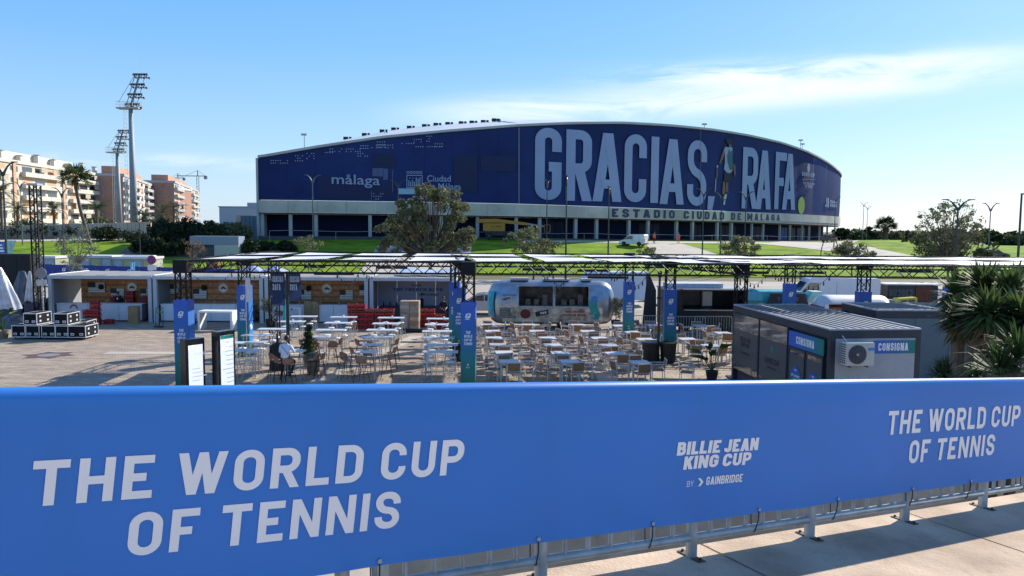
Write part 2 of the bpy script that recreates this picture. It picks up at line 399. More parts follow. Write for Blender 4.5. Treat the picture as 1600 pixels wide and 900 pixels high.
PAVE = brickmat('block_paving', (.45, .35, .25), (.29, .22, .16), (.12, .095, .075), .42, .14, patch=.34, pscale=.5)
def terrain():
    xs = [-2500, -1200, -700, -450, -330] + [-260 + 6 * i for i in range(87)] + [330, 450, 700, 1200, 2500]
    ys = [-60, 0, 40, 70, 80] + [84 + 2.0 * i for i in range(40)] + [170, 180, 200, 230, 260, 300, 350, 420, 520, 700, 1000, 1500, 2500, 4500, 8000]
    b = B()
    for y in ys:
        for x in xs: b.v.append((x, y, hgt(x, y) - .06))
    n = len(xs)
    for j in range(len(ys)-1):
        for i in range(n-1): b.f.append((j*n+i, j*n+i+1, (j+1)*n+i+1, (j+1)*n+i))
    setting(b.build('ground', mat('far_ground_scrub', (.10, .10, .05), .95, .3, .05, rgb2=(.16, .14, .08)), smooth=True))
terrain()
setting(B().box(-60, 60, -12, 56, -.05, 0).build('plaza', PAVE))
setting(B().box(-140, 150, 56.01, 92, -.055, -.004).build('service_road', ROADM))
def patch(name, m, c, lift=.03, nu=24, nv=16, px=True):
    q = [G(*p) if px else Vector((p[0], p[1], 0)) for p in c]
    def fn(u, v):
        p = q[0].lerp(q[1], u).lerp(q[3].lerp(q[2], u), v); return (p.x, p.y, hgt(p.x, p.y) + lift)
    return setting(B().grid(nu, nv, fn).build(name, m, smooth=True))
patch('lawn', LAWN, [(-62, 91.5), (96, 91.5), (112, 176), (-62, 121)], 0.0, 60, 34, px=False)
patch('lawn', LAWN, [(-14, 402), (262, 402), (300, 377), (-14, 377)], 0.0, 40, 20)
patch('bare_soil', EARTH, [(178, 402), (312, 402), (300, 386), (200, 386)], .03)
patch('bare_soil', mat('brown_slope', (.10, .075, .05), .95, .3, .6), [(255, 402), (405, 402), (402, 371), (262, 377)], .035)  # brown soil with the hedge's shade darkened into its colour
patch('footpath', PATHM, [(556, 431), (728, 431), (738, 384), (590, 384)], .03)
patch('footpath', PATHM, [(1022, 402.5), (1142, 405), (1062, 380.5), (1008, 380)], .03)
patch('footpath', PATHM, [(815, 378.6), (1330, 381), (1345, 375.5), (815, 376)], .035, 60, 6)
patch('footpath', PATHM, [(1185, 381.5), (1420, 409), (1452, 404), (1222, 377.5)], .045, 40, 6)
patch('lawn', LAWN, [(1370, 389), (1455, 406), (1440, 398), (1345, 378.5)], .05)
patch('footpath', PATHM, [(1475, 403), (1680, 411), (1680, 405), (1475, 399)], .04)
patch('lawn', LAWN, [(1440, 415), (1680, 420), (1680, 411.5), (1440, 404)], .03)
patch('footpath', PATHM, [(-60, 379.5), (250, 374), (250, 372.5), (-60, 376)], .045)
# red stone star inlay in the plaza
b = B(); c0 = P(76, 555); pts = []
for i in range(12):
    a = 2*math.pi*i/12; r = 1.25 if i % 2 == 0 else .8
    pts.append((c0.x + r*math.cos(a), c0.y + .9*r*math.sin(a), .004))
o = b.poly(pts).build('star_inlay', mat('dark_red_stone', (.10, .06, .055), .8, .2, 4)); setting(o)
b = B().poly([(c0.x + .5*math.cos(2*math.pi*i/8), c0.y + .45*math.sin(2*math.pi*i/8), .008) for i in range(8)]); setting(b.build('star_inlay_centre', mat('grey_stone', (.2, .2, .21), .8, .1)))
# pale bands of paving across the plaza
for k, (a, c, wd) in enumerate([((-9.5, 18), (-5.2, 42), .35), ((3.4, 18), (4.2, 42), .4), ((-19, 35.6), (24, 36.6), .35)]):
    a = Vector((*a, 0)); c = Vector((*c, 0)); n_ = Vector((-(c-a).y, (c-a).x, 0)).normalized() * wd; z = Vector((0, 0, .004 + .003 * k))
    setting(B().quad(a-n_+z, c-n_+z, c+n_+z, a+n_+z).build('paving_band', mat('light_paving_band', (.46, .40, .32), .85, .12, 2)))

# ================================================================== STADIUM
CURVE = [(405, 9.7), (600, 9.5), (810, 9.2), (890, 8.99), (973, 8.66), (1048, 8.28), (1114, 7.84), (1170, 7.4), (1219, 6.98), (1259, 6.56), (1290, 6.12), (1307, 5.77), (1313, 5.4)]
CP = []
for px, s_ in CURVE:
    hy = 355 + (px - 800) * .007; d = ray(px, hy); Y = F / s_; CP.append(Vector((d.x / d.y * Y, Y, 0)))
CP += [Vector((93, 238, 0)), Vector((88, 256, 0)), Vector((76, 275, 0))]
def smooth_curve(pts, it=2):
    for _ in range(it):
        q = [pts[0]]
        for a, b_ in zip(pts, pts[1:]): q += [a.lerp(b_, .25), a.lerp(b_, .75)]
        pts = q + [pts[-1]]
    return pts
CS = [CP[0]] + [CP[1]] + smooth_curve(CP[2:], 3)
ARC = [0]
for a, b_ in zip(CS, CS[1:]): ARC.append(ARC[-1] + (b_ - a).length)
def cat_(s):                                    # point and outward normal on the facade line at arc length s
    s = max(0, min(ARC[-1] - 1e-3, s)); i = max(k for k in range(len(ARC)) if ARC[k] <= s); i = min(i, len(CS) - 2)
    a, b_ = CS[i], CS[i+1]; t = (s - ARC[i]) / (ARC[i+1] - ARC[i]); d = (b_ - a).normalized(); return a.lerp(b_, t), Vector((d.y, -d.x, 0))
def fac(px, py):                                # photo pixel -> (arc length, height) on the facade
    d = ray(px, py); r = d.x / d.y
    for i in range(len(CS) - 1):
        a, b_ = CS[i], CS[i+1]; fa = a.x - r * a.y; fb = b_.x - r * b_.y
        if fa <= 0 <= fb:
            t = fa / (fa - fb) if fa != fb else 0; p = a.lerp(b_, t); return ARC[i] + t * (ARC[i+1] - ARC[i]), EYE + d.z / d.y * p.y
    k = min(range(len(CS)), key=lambda i: abs(CS[i].x - r * CS[i].y)); return ARC[k], EYE + d.z / d.y * CS[k].y
def fw(s, z, off=0.0):
    p, n = cat_(s); q = p + n * off; return Vector((q.x, q.y, z))
def tabz(rows): return sorted(fac(*r) for r in rows)
TOPT = tabz([(405, 247), (500, 230.7), (600, 216), (700, 206.5), (810, 198), (890, 194.5), (973, 193.8), (1048, 198), (1114, 204.5), (1170, 213.5), (1219, 224.5), (1259, 238), (1290, 254), (1307, 267)])
BOTT = tabz([(405, 312), (500, 313.2), (600, 314.7), (700, 316), (810, 318.4), (890, 321), (973, 324), (1048, 326.8), (1114, 329), (1170, 331), (1219, 333), (1259, 335), (1290, 336.8), (1307, 338)])
BNDT = tabz([(405, 331.5), (600, 333.5), (810, 337.3), (890, 339), (973, 341.2), (1048, 343), (1114, 345), (1170, 347), (1219, 349), (1259, 350.7), (1290, 352), (1307, 353)])
BAST = tabz([(405, 370), (600, 371), (810, 372.5), (973, 375), (1114, 376), (1259, 376.2), (1307, 376.4)])
sB = fac(1307, 300)[0]; SEND = ARC[-1] - .1
def ztop(s): return interp(TOPT, s) - max(0, s - sB) * .06
def zbot(s): return interp(BOTT, s)
def zbnd(s): return interp(BNDT, s)
def zbas(s): return interp(BAST, s)
ST = thing('stadium', 'huge curved stadium wrapped in dark blue mesh with giant pale lettering', 'stadium', (0, 150, 0))
def stp(b, name, m, parent=None, **k):
    o = bpy.data.objects.new(name, b.mesh(name, m, k.get('smooth', False), (0, 150, 0))); COL.objects.link(o); o.parent = parent or ST; return o
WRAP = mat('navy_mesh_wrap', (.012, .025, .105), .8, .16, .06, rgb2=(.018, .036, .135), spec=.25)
SLIT = fac(1262, 300)[0]; WRAPT = mat('sunlit_mesh_wrap', (.030, .06, .19), .7, .12, .06, trans=.6)  # paler copy of the wrap, sun shining through put into its colour
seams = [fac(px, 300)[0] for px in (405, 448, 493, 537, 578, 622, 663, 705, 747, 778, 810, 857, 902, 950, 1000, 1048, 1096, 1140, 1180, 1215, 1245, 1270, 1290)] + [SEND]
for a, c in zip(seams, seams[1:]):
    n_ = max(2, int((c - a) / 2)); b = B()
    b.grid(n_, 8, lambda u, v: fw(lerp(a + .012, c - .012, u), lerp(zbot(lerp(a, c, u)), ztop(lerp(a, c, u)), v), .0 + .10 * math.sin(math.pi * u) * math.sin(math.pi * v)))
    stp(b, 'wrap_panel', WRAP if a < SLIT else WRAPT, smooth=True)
b = B(); b.grid(160, 1, lambda u, v: fw(u * SLIT, lerp(zbot(u*SLIT), ztop(u*SLIT), v), -.25)); stp(b, 'facade_backing', mat('dark_blue_backing', (.010, .018, .075), .8, .1))
BAND = mat('weathered_ring_concrete', (.43, .42, .36), .85, .24, .12, rgb2=(.52, .49, .39))
def ring(name, m, z0f, z1f, o0, o1, s0=0, s1=None, n_=150):
    s1 = SEND if s1 is None else s1; b = B()
    def cs(s): return [fw(s, z0f(s), o0), fw(s, z0f(s), o1), fw(s, z1f(s), o1), fw(s, z1f(s), o0)]
    k = 0
    for i in range(n_ + 1): b.v += [tuple(p) for p in cs(lerp(s0, s1, i/n_))]
    for i in range(n_):
        for j in range(4): b.f.append((4*i+j, 4*i+(j+1) % 4, 4*(i+1)+(j+1) % 4, 4*(i+1)+j))
    b.f += [(0, 1, 2, 3), (4*n_+3, 4*n_+2, 4*n_+1, 4*n_)]
    return stp(b, name, m)
bs = [0]
while bs[-1] + 4.6 < SEND: bs.append(bs[-1] + 4.6)
bs.append(SEND)
for a, c in zip(bs, bs[1:]): ring('ring_panel', BAND, zbnd, lambda s: zbot(s) - .06, -.4, .35, a + .02, c - .02, 4)
ring('roof_edge', mat('roof_edge_metal', (.42, .42, .40), .5, .1, .3), lambda s: ztop(s) + .03, lambda s: ztop(s) + .42, -.6, .3)
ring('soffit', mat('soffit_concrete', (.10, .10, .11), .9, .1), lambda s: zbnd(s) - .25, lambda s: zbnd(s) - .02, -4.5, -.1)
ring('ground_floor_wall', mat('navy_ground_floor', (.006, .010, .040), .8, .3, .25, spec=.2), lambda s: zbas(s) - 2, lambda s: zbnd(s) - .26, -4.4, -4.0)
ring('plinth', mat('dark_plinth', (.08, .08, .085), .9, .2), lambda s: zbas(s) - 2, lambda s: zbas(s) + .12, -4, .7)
def roofz(s): return ztop(s)
sR = fac(960, 250)[0]
VIS = [(fac(p_, 250)[0], v_) for p_, v_ in ((405, .12), (500, .35), (600, .75), (700, .8), (810, .5), (900, .2), (960, .05))]
def rise(s): return 13 * (ztop(s) - 6) / cat_(s)[0].y + interp(VIS, s)
for a, c in zip([0, .17, .34, .5, .67, .83], [.166, .336, .496, .666, .826, 1.0]):
    b = B(); b.grid(14, 3, lambda u, v: fw(lerp(a, c, u) * sR, ztop(lerp(a, c, u) * sR) + .44 + v * rise(lerp(a, c, u) * sR), .2 - 13 * v))
    stp(b, 'roof_sheet', mat('white_roof_sheet', (.66, .66, .64), .5, .06, .3))
# ground floor columns
for px in (409, 453.3, 493.3, 578, 640, 690, 746.7, 807.5, 845, 902, 935, 986, 1016, 1061, 1086, 1125, 1147, 1179, 1197, 1223, 1239, 1258, 1269, 1285, 1297):
    s, _ = fac(px, 355); p, n_ = cat_(s); w_ = .27 if px < 1150 else .2
    ax = math.atan2(-n_.x, n_.y); M_ = Matrix.Translation((p.x - n_.x*.7, p.y - n_.y*.7, 0)) @ Matrix.Rotation(ax, 4, 'Z')
    stp(B().box(-w_, w_, -w_, w_, zbas(s) - 1.5, zbnd(s) - .02, M_), 'column', mat('pale_column_concrete', (.42, .42, .40), .8, .1, .5))
# entrance glazing, door panels and the brighter blue doors to the right
for px0, px1, colr in [(1241, 1256, (.03, .11, .30)), (1260, 1268, (.05, .07, .06)), (1271, 1283, (.05, .10, .14)), (1103, 1122, (.015, .02, .05)), (1020, 1055, (.012, .02, .055)), (1150, 1176, (.016, .025, .06)), (850, 898, (.012, .02, .05)), (1200, 1220, (.018, .03, .07))]:
    s0, s1 = fac(px0, 360)[0], fac(px1, 360)[0]; m_ = mat('door_glass_%d' % px0, colr, .45, .25, .6, spec=.15)
    n_ = 3
    for i in range(n_):
        a, c = lerp(s0, s1, i/n_) + .1, lerp(s0, s1, (i+1)/n_) - .1
        b = B(); b.quad(fw(a, zbas(a)+.15, -3.9), fw(c, zbas(c)+.15, -3.9), fw(c, zbnd(c)-.8, -3.9), fw(a, zbnd(a)-.8, -3.9)); stp(b, 'window', m_)
# canopy fins over the entrance on the right
for k in range(17):
    px = 1175 + k * 7.2
    s, z = fac(px, 344 + k*.45); p, n_ = cat_(s); z0 = zbnd(s)
    stp(B().box(-.07, .07, 0, 2.6, z0 + .1, z0 + .45, Matrix.Translation((p.x + n_.x*.36, p.y + n_.y*.36, 0)) @ Matrix.Rotation(math.atan2(-n_.x, n_.y), 4, 'Z')), 'canopy_fin', mat('fin_metal', (.5, .5, .48), .5, .1))
# lettering on the wrap
GL = mat('pale_blue_print', (.26, .33, .50), .7, .05, .2)
words = {'lettering_gracias': [('G', 835.5, 877, 198.7, 311.8), ('R', 884, 924, 202.2, 313.5), ('A', 926, 971, 206.8, 314.4), ('C', 975, 1009.5, 209, 315.3), ('I', 1016.5, 1028.5, 213.4, 317), ('A', 1031, 1068.5, 216.5, 318.8), ('S', 1073.5, 1103.5, 218.4, 321.2)],
         'lettering_rafa': [('R', 1159.5, 1183.5, 229.5, 325.8), ('A', 1181.5, 1205, 234, 326.8), ('F', 1210.5, 1228, 237.2, 326.8), ('A', 1222.8, 1243, 239.3, 327.5)]}
for nm, gs in words.items():
    for ch, x0, x1, y0, y1 in gs:
        b = B()
        s0, zt0 = fac(x0, y0); s1, zt1 = fac(x1, y0 + (x1-x0) * (.07 if x0 < 1110 else .12)); _, zb0 = fac(x0, y1); _, zb1 = fac(x1, y1 + (x1-x0)*.03)
        H_ = (zt0 - zb0); wd = s1 - s0; t_ = (1.78 if nm == 'lettering_gracias' else 1.95)
        if ch == 'I': t_ = wd
        prs = glyph(ch, wd / 13.5, t_ / 13.5 if ch != 'I' else wd/13.5)
        for k, pr in enumerate(prs):
            for q in pr:
                n_ = max(1, int(abs(q[0].x - q[1].x) * 13.5 / 1.5))
                for i in range(n_):
                    pq = [q[0].lerp(q[1], i/n_), q[0].lerp(q[1], (i+1)/n_), q[3].lerp(q[2], (i+1)/n_), q[3].lerp(q[2], i/n_)]
                    b.quad(*[fw(s0 + p.x*13.5, lerp(lerp(zb0, zb1, p.x*13.5/wd), lerp(zt0, zt1, p.x*13.5/wd), p.y), .30 + .02*k) for p in pq])
        stp(b, 'letter', GL)
def fpoly(pts, off): return [fw(*fac(*p), off) for p in pts]
stp(B().poly(fpoly([(1104.5, 306.3), (1115, 307.0), (1110.8, 328.3), (1103.2, 327.6)], .3)), 'letter', GL)
s0, z0 = fac(1250.3, 321); stp(B().poly([fw(s0 + 2.1*math.cos(a*math.pi/12), z0 + 2.0*math.sin(a*math.pi/12), .3) for a in range(24)]), 'tennis_ball_print', mat('yellow_green_print', (.30, .42, .06), .7, .05))
# the printed player seen from behind
SKIN = mat('printed_skin', (.20, .10, .065), .7, .1)
for nm, m_, polys in [
    ('figure_shirt', mat('printed_white_shirt', (.27, .36, .42), .7, .1), [[(1131.5, 229.2), (1134, 230.2), (1138.5, 230.6), (1141.8, 230.2), (1143, 236), (1142.4, 246), (1143.2, 258), (1142.8, 266), (1140, 270), (1136, 270.8), (1132, 268.5), (1129.2, 264), (1130.6, 254), (1130.8, 244), (1129.6, 234)]]),
    ('figure_shirt_panel', mat('printed_teal', (.03, .11, .15), .7, .2), [[(1137, 232.5), (1139, 238), (1142.4, 234), (1142, 246), (1142.9, 258), (1142.4, 264.5), (1139.6, 266.5), (1137, 262), (1134.6, 252), (1134.2, 243)]]),
    ('figure_skin', SKIN, [[(1129.5, 231.5), (1131.3, 232), (1128.6, 246), (1123.8, 256), (1121.8, 255), (1125.5, 243)], [(1137.5, 221), (1140.5, 221.5), (1141, 230.5), (1136.5, 230)], [(1143.4, 256), (1146.6, 258), (1147.4, 270), (1146, 278), (1144.4, 268)], [(1127.8, 284), (1131, 284.2), (1131.6, 299), (1129.5, 305), (1126.4, 302)], [(1132.4, 285), (1135.6, 285), (1135.4, 300), (1132.2, 300)], [(1117.5, 262), (1119.5, 262), (1119, 278), (1117, 279)]]),
    ('figure_shorts', mat('printed_black', (.012, .015, .02), .7, .1), [[(1129.8, 270), (1140, 271), (1139, 283.5), (1128.5, 283)], [(1132.5, 216.8), (1139.5, 216), (1141.5, 221), (1140.2, 226), (1135, 225.5), (1132, 220)]]),
    ('figure_shoes', mat('printed_white_shoe', (.42, .46, .52), .7, .1), [[(1128.5, 304), (1133.8, 303), (1132.6, 311), (1129, 312)], [(1128.8, 313), (1131.8, 313), (1130.2, 320.5), (1128, 319.5)], [(1117.8, 258), (1119.6, 259), (1119, 270), (1117.2, 268)], [(1116.4, 279), (1117.3, 279), (1116, 299), (1115, 299)]])]:
    b = B()
    for k, pl in enumerate(polys): b.poly(fpoly(pl, .30 + .02 * (k % 3) + (.06 if 'panel' in nm or 'shorts' in nm else 0)))
    stp(b, nm, m_)
# place name on the ring
DKT = mat('navy_letter_metal', (.02, .03, .09), .5, .1)
def ftext(b, text, x0, y0, x1, y1, h, off=.38, font=False, t=.2, w=.62, **k):
    """baseline from pixel (x0,y0) to (x1,y1); h in metres"""
    sa, za = fac(x0, y0); sb_, zb_ = fac(x1, y1); Ls = sb_ - sa
    fn = lambda x, y, l=0: fw(sa + x, lerp(za, zb_, x / Ls) + y, off + l * 20)
    if font: write_font(b, text, fn, h, Ls, .01)
    else: write(b, text, fn, Ls, h, w=w, t=t, **k)
b = B(); ftext(b, 'ESTADIO CIUDAD DE MALAGA', 954, 339.2, 1216, 346.2, 1.5, sp=.34, space=.62, t=.24); ftext(b, 'I', 1205.4, 337.4, 1206.4, 337.5, .35)
stp(b, 'ring_lettering', DKT)
PB = mat('pale_print', (.26, .32, .48), .7, .05)
b = B(); ftext(b, 'målaga', 518.5, 287, 594, 289.3, 1.62, .3, True); stp(b, 'lettering', PB)
b = B(); ftext(b, 'Ciudad', 667, 283.5, 704, 284, 1.05, .3, True); ftext(b, 'de Málaga', 667, 295.5, 720, 296.3, 1.05, .3, True); stp(b, 'lettering', PB)
b = B()                                          # square city emblem with towers and a row of rings above
def frect(b, x0, y0, x1, y1, off=.3): b.poly(fpoly([(x0, y1), (x1, y1), (x1, y0), (x0, y0)], off))
for r_ in [(635, 273.5, 660, 274.8), (635, 292.8, 660, 294), (635, 275, 636.2, 292.6), (658.8, 275, 660, 292.6), (638, 281.5, 639.3, 290), (640.5, 284, 642, 290), (643.5, 281.5, 645, 290), (646.3, 284, 648, 290), (649.5, 277.5, 651, 290), (652.3, 279.5, 654, 290), (655.2, 277.5, 656.6, 290), (637.5, 290.2, 657.5, 291.3), (639.5, 278, 641.5, 279), (644, 278, 646, 279)]: frect(b, *r_)
for i in range(5):
    s0, z0 = fac(637 + i * 5.1, 269.6); k = 10
    for j in range(k):
        a0, a1 = 2*math.pi*j/k, 2*math.pi*(j+1)/k
        b.quad(*[fw(s0 + r_*math.cos(a), z0 + r_*math.sin(a), .3) for r_, a in ((.24, a0), (.24, a1), (.14, a1), (.14, a0))][0:4])
stp(b, 'city_emblem', PB)
b = B(); ftext(b, 'DAVIS CUP', 1251, 274.5, 1271, 277.2, .9, .3); ftext(b, 'THE WORLD CUP', 1253, 288.3, 1270, 290.3, .62, .3); ftext(b, 'OF TENNIS', 1256, 293, 1267, 294.4, .62, .3)
frect(b, 1251, 280, 1272, 280.5)
s0, z0 = fac(1261.5, 262.5); b.poly([fw(s0 + (.8 if a % 2 else 1.0)*math.cos(a*math.pi/8), z0 + 1.05*math.sin(a*math.pi/8), .3) for a in range(16)]); stp(b, 'cup_emblem', PB)
b = B(); frect(b, 1289.5, 309, 1290.7, 323.5); frect(b, 1291.6, 309.5, 1293, 324); frect(b, 1287.3, 320, 1288.5, 323); ftext(b, 'MALAGA', 1295, 317, 1305, 318, .8, .3); ftext(b, 'CIUDAD', 1295, 323, 1305, 324, .8, .3); stp(b, 'sponsor_emblem', PB)
# wrap panels of a slightly different blue, window showing through, vertical joint and perforation dots
DK = mat('wrap_panel_dark', (.010, .016, .070), .75, .1, .1)
for r_ in [(582, 239, 617, 262), (497, 276, 616, 311), (709, 243, 745, 300), (751, 243, 806, 268)]:
    s0, z1 = fac(r_[0], r_[1]); s1, z0 = fac(r_[2], r_[3]); stp(B().poly([fw(s0, z0, .14), fw(s1, z0, .14), fw(s1, z1, .14), fw(s0, z1, .14)]), 'wrap_patch', DK)
for r_ in [(582, 263, 590.5, 275.5), (591, 263, 598.5, 276), (599, 264, 606, 281)]: stp(B().poly(fpoly([(r_[0], r_[3]), (r_[2], r_[3]), (r_[2], r_[1]), (r_[0], r_[1])], .18)), 'window', mat('window_behind_mesh', (.05, .085, .19), .4, .1))
stp(B().poly(fpoly([(622, 303.5), (652, 303.5), (652, 294.5), (622, 294.5)], .18)), 'window', mat('see_through_pane', (.25, .42, .52), .3, .1))
b = B(); frect(b, 809.7, 199.5, 811.2, 318, .2); frect(b, 1091.7, 203, 1092.2, 328, .45); frect(b, 613, 266, 613.8, 300, .2); frect(b, 580, 299, 580.8, 312, .2); stp(b, 'vertical_joint', mat('joint_strip', (.15, .17, .25), .6, .1))
b = B(); random.seed(3)
for (x0, y0, nx, ny) in [(424, 251, 8, 2), (462, 243.5, 4, 3), (480, 240, 4, 3), (505, 238.5, 5, 1), (516, 233, 14, 2), (556, 240, 6, 2), (564, 228, 4, 2), (581, 227, 10, 2), (590, 222, 4, 3), (650, 229.5, 12, 1), (680, 225, 4, 2), (628, 224.5, 6, 1), (647, 218, 4, 2), (667, 213, 3, 3), (584, 303, 5, 4)]:
    for i in range(nx):
        for j in range(ny):
            if random.random() < .75:
                s0, z0 = fac(x0 + i*3.6, y0 + j*4.0); q_ = .055; b.poly([fw(s0-q_, z0-q_, .22), fw(s0+q_, z0-q_, .22), fw(s0+q_, z0+q_, .22), fw(s0-q_, z0+q_, .22)])
o = stp(b, 'perforation_dots', mat('dot_white', (.6, .65, .75), .6, .1)); o['kind'] = 'stuff'
# floodlights, masts and rail along the roof edge
fl = [(533, 218), (565, 211.5), (595.5, 206.2), (622, 203.2), (649, 199.8), (675, 196.8), (694.7, 195), (715, 193.3), (738, 192.8), (756.5, 192.6), (776, 192.3), (797, 192.8), (812, 192.9)]
for px, py in fl:
    s, _ = fac(px, py); z = ztop(s) + .10 + rise(s); p, n_ = cat_(s); p = p - n_ * 12.9
    M_ = Matrix.Translation((p.x, p.y, z)) @ Matrix.Rotation(math.atan2(-n_.x, n_.y), 4, 'Z') @ Matrix.Scale(.85, 4)
    o = stp(B().box(-.06, .06, -.3, 0, 0, .55, M_).box(-.75, .75, -.3, -.2, .4, .5, M_), 'floodlight_bracket', STEEL)
    for dx in (-.55, .12, .62): stp(B().box(dx-.25, dx+.25, -.5, .1, .45, .95, M_ @ Matrix.Rotation(.3, 4, 'X')), 'lamp_head', BLACK, o)
for px, h_ in ((475.5, 2.2), (1100, .8), (1251, 2.0), (1254, 1.3)):
    s, _ = fac(px, 220); p, n_ = cat_(s); z = ztop(s) + .3
    stp(B().tube((p.x, p.y, z), (p.x, p.y, z + h_), .06).cbox((p.x, p.y, z + h_), (.9, .4, .3)), 'roof_mast', STEEL)
# side return on the left corner
p0 = CS[0]; stp(B().box(p0.x - .35, p0.x - .02, p0.y - .1, p0.y + 26, 2, ztop(0)), 'side_wall', mat('grey_side_wall', (.40, .42, .42), .8, .1, .3))
# tape barrier in front of the columns
tp = thing('tape_barrier', 'long thin red and white tape strung along the stadium columns', 'barrier tape', tuple(fw(30, zbas(30), 2.4)))
b = B(); pr = None
for i in range(60):
    s = 2 + i / 59 * (sB - 8); q = fw(s, zbas(s) + 1.0 + .08*math.sin(i), 2.4)
    if pr is not None: b.tube(pr, q, .045, 3, caps=False)
    if i % 4 == 0: b.tube(fw(s, zbas(s) - .6, 2.4), q, .03, 4)
    pr = q
b.build('tape', mat('pale_tape', (.5, .42, .42), .6, .1), tp, world=True)

# ================================================================== WALKWAY, RAILING AND BANNER IN FRONT
A3 = Vector((-1.1031, 3.4471, EYE - .7216)); TD = Vector((.85919, .51166, 0)); ND = Vector((.51166, -.85919, 0)); SLP = -.09021   # ND points to the camera side
def rp(u, v, out=0.0): q = A3 + TD * u + ND * out; return Vector((q.x, q.y, A3.z + SLP * u + v))
walk = []
for i in range(-3, 9):
    for j in range(3):
        u0, u1 = -3 + i * 2.31 + .012 + 1.26, -3 + (i + 1) * 2.31 - .012 + 1.26; o0, o1 = [(-.16, 1.05), (1.05, 2.9), (2.9, 6)][j]; o0 += .008; o1 -= .008; k = .0
        b = B(); vs = []
        for z in (-.12, 0.0):
            for (u, o_) in ((u0, o0), (u1, o0), (u1, o1), (u0, o1)): vs.append(tuple(rp(u, -1.15 + z, o_)))
        b.v = vs; b.f = [(0, 3, 2, 1), (4, 5, 6, 7), (0, 1, 5, 4), (1, 2, 6, 5), (2, 3, 7, 6), (3, 0, 4, 7)]
        me_o = b.build('concrete_slab', mat('walkway_concrete', (.45, .325, .225), .92, .2, 1.6, rgb2=(.54, .41, .295), spec=.2, bump=.35, bscale=45)); setting(me_o)
        walk.append(me_o)
b = B(); vs = []
for z in (-.55, -.125):
    for (u, o_) in ((-9, -.20), (20, -.20), (20, 6.2), (-9, 6.2)): vs.append(tuple(rp(u, -1.15 + z, o_)))
b.v = vs; b.f = [(0, 3, 2, 1), (4, 5, 6, 7), (0, 1, 5, 4), (1, 2, 6, 5), (2, 3, 7, 6), (3, 0, 4, 7)]
wk = setting(b.build('walkway_deck', mat('deck_joint_concrete', (.16, .13, .11), .9, .2, 2)))
for s_ in walk: s_.name = 'concrete_slab'; s_.parent = wk
# lower stair landing, side wall and stone floor seen under the rail
setting(B().box(-6, 12, 3.0, 12.6, 0.0, .5, Matrix.Translation((0, 0, 0))).build('lower_landing', mat('landing_stone', (.45, .37, .29), .9, .15, 1.5)))
b = B(); vs = []
for (o0, o1, v0, v1) in ((-2.9, -2.6, -7, -1.78),):
    for v in (v0, v1):
        for (u, o_) in ((1.6, o1), (24, o1), (24, o0), (1.6, o0)): vs.append(tuple(rp(u, v - .0, o_)))
b.v = vs; b.f = [(0, 3, 2, 1), (4, 5, 6, 7), (0, 1, 5, 4), (1, 2, 6, 5), (2, 3, 7, 6), (3, 0, 4, 7)]
tag(b.build('retaining_wall', mat('green_grey_concrete', (.44, .43, .36), .9, .18, 1.2, bump=.2)), 'low grey green concrete wall running below the railing', 'wall')

RAIL = thing('metal_railing', 'galvanised steel handrail with upright bars under the long blue banner', 'railing', tuple(rp(0, -1.15)))
GAL = STEEL
b = B(); b.pipe([rp(u, -.050) for u in (-9, 0, 8, 19)], .028, 12); b.build('top_rail', GAL, RAIL, world=True, smooth=True)
b = B(); b.pipe([rp(u, -1.02) for u in (-9, 0, 8, 19)], .026, 14); b.build('bottom_rail', GAL, RAIL, world=True, smooth=True)
k = -7
while 6.107 + 1.155 * k < 18:
    u = 6.107 + 1.155 * k
    po = B().tube(rp(u, -1.15), rp(u, -.06), .037, 16).build('post', GAL, RAIL, world=True, smooth=False)
    fb = B(); c_ = rp(u, -1.15)
    Mx = Matrix.Translation(c_) @ Matrix(((TD.x, ND.x, 0, 0), (TD.y, ND.y, 0, 0), (SLP, 0, 1, 0), (0, 0, 0, 1)))
    fb.box(-.03, .03, -.10, .10, .002, .008, Mx)
    o = fb.build('foot_plate', mat('rusty_plate', (.10, .075, .06), .8, .3, 20), po, world=False); o.data.transform(Matrix.Translation(-RAIL.location))
    for oo in (-.08, .08):
        bo = B().tube(Mx @ Vector((0, oo, .008)), Mx @ Vector((0, oo, .022)), .009, 6); o2 = bo.build('bolt', BLACK, po); o2.data.transform(Matrix.Translation(-RAIL.location))
    for j in range(1, 7):
        uu = u + 1.155 * j / 7; B().tube(rp(uu, -1.0), rp(uu, -.06), .015, 8).build('baluster', GAL, RAIL, world=True)
    k += 1
BAN = thing('printed_banner', 'long blue vinyl banner with white tennis world cup lettering tied over the railing', 'banner', tuple(rp(0, -.45, .05)))
BLUE = mat('blue_vinyl', (.058, .27, .72), .40, .04, .6, trans=.25, spec=.4)
def bwave(u, v): return .055 + .006 * math.sin(u * 2.1 + 1) * min(1, -v) + .005 * math.sin(u * 5.3 + v * 6) * (-v) * .7 + .012 * noise.noise(Vector((u * .8, v * 2.2, 3))) + .004 * noise.noise(Vector((u * 3.1 + v * 4, v * 1.5 - u, 7)))
def brow(u, j):
    if j == 0: return rp(u, -.87, -.050)
    if j == 1: return rp(u, -.10, -.046)
    if j <= 7:
        a = math.pi * (j - 1) / 6; return rp(u, -.044 + .044 * math.sin(a) , -.046 * math.cos(a))
    v = -.044 - (j - 7) / 26 * .99 * (.862 + .003 * math.sin(u * 7.14 + .9)); k = min(1, (j - 7) / 3)
    return rp(u, v, lerp(.044, bwave(u, v), k))
o = B().grid(640, 33, lambda a, c: brow(-9 + a * 26, round(c * 33))).build('banner_sheet', BLUE, BAN, world=True, smooth=True)
ST_ = .2
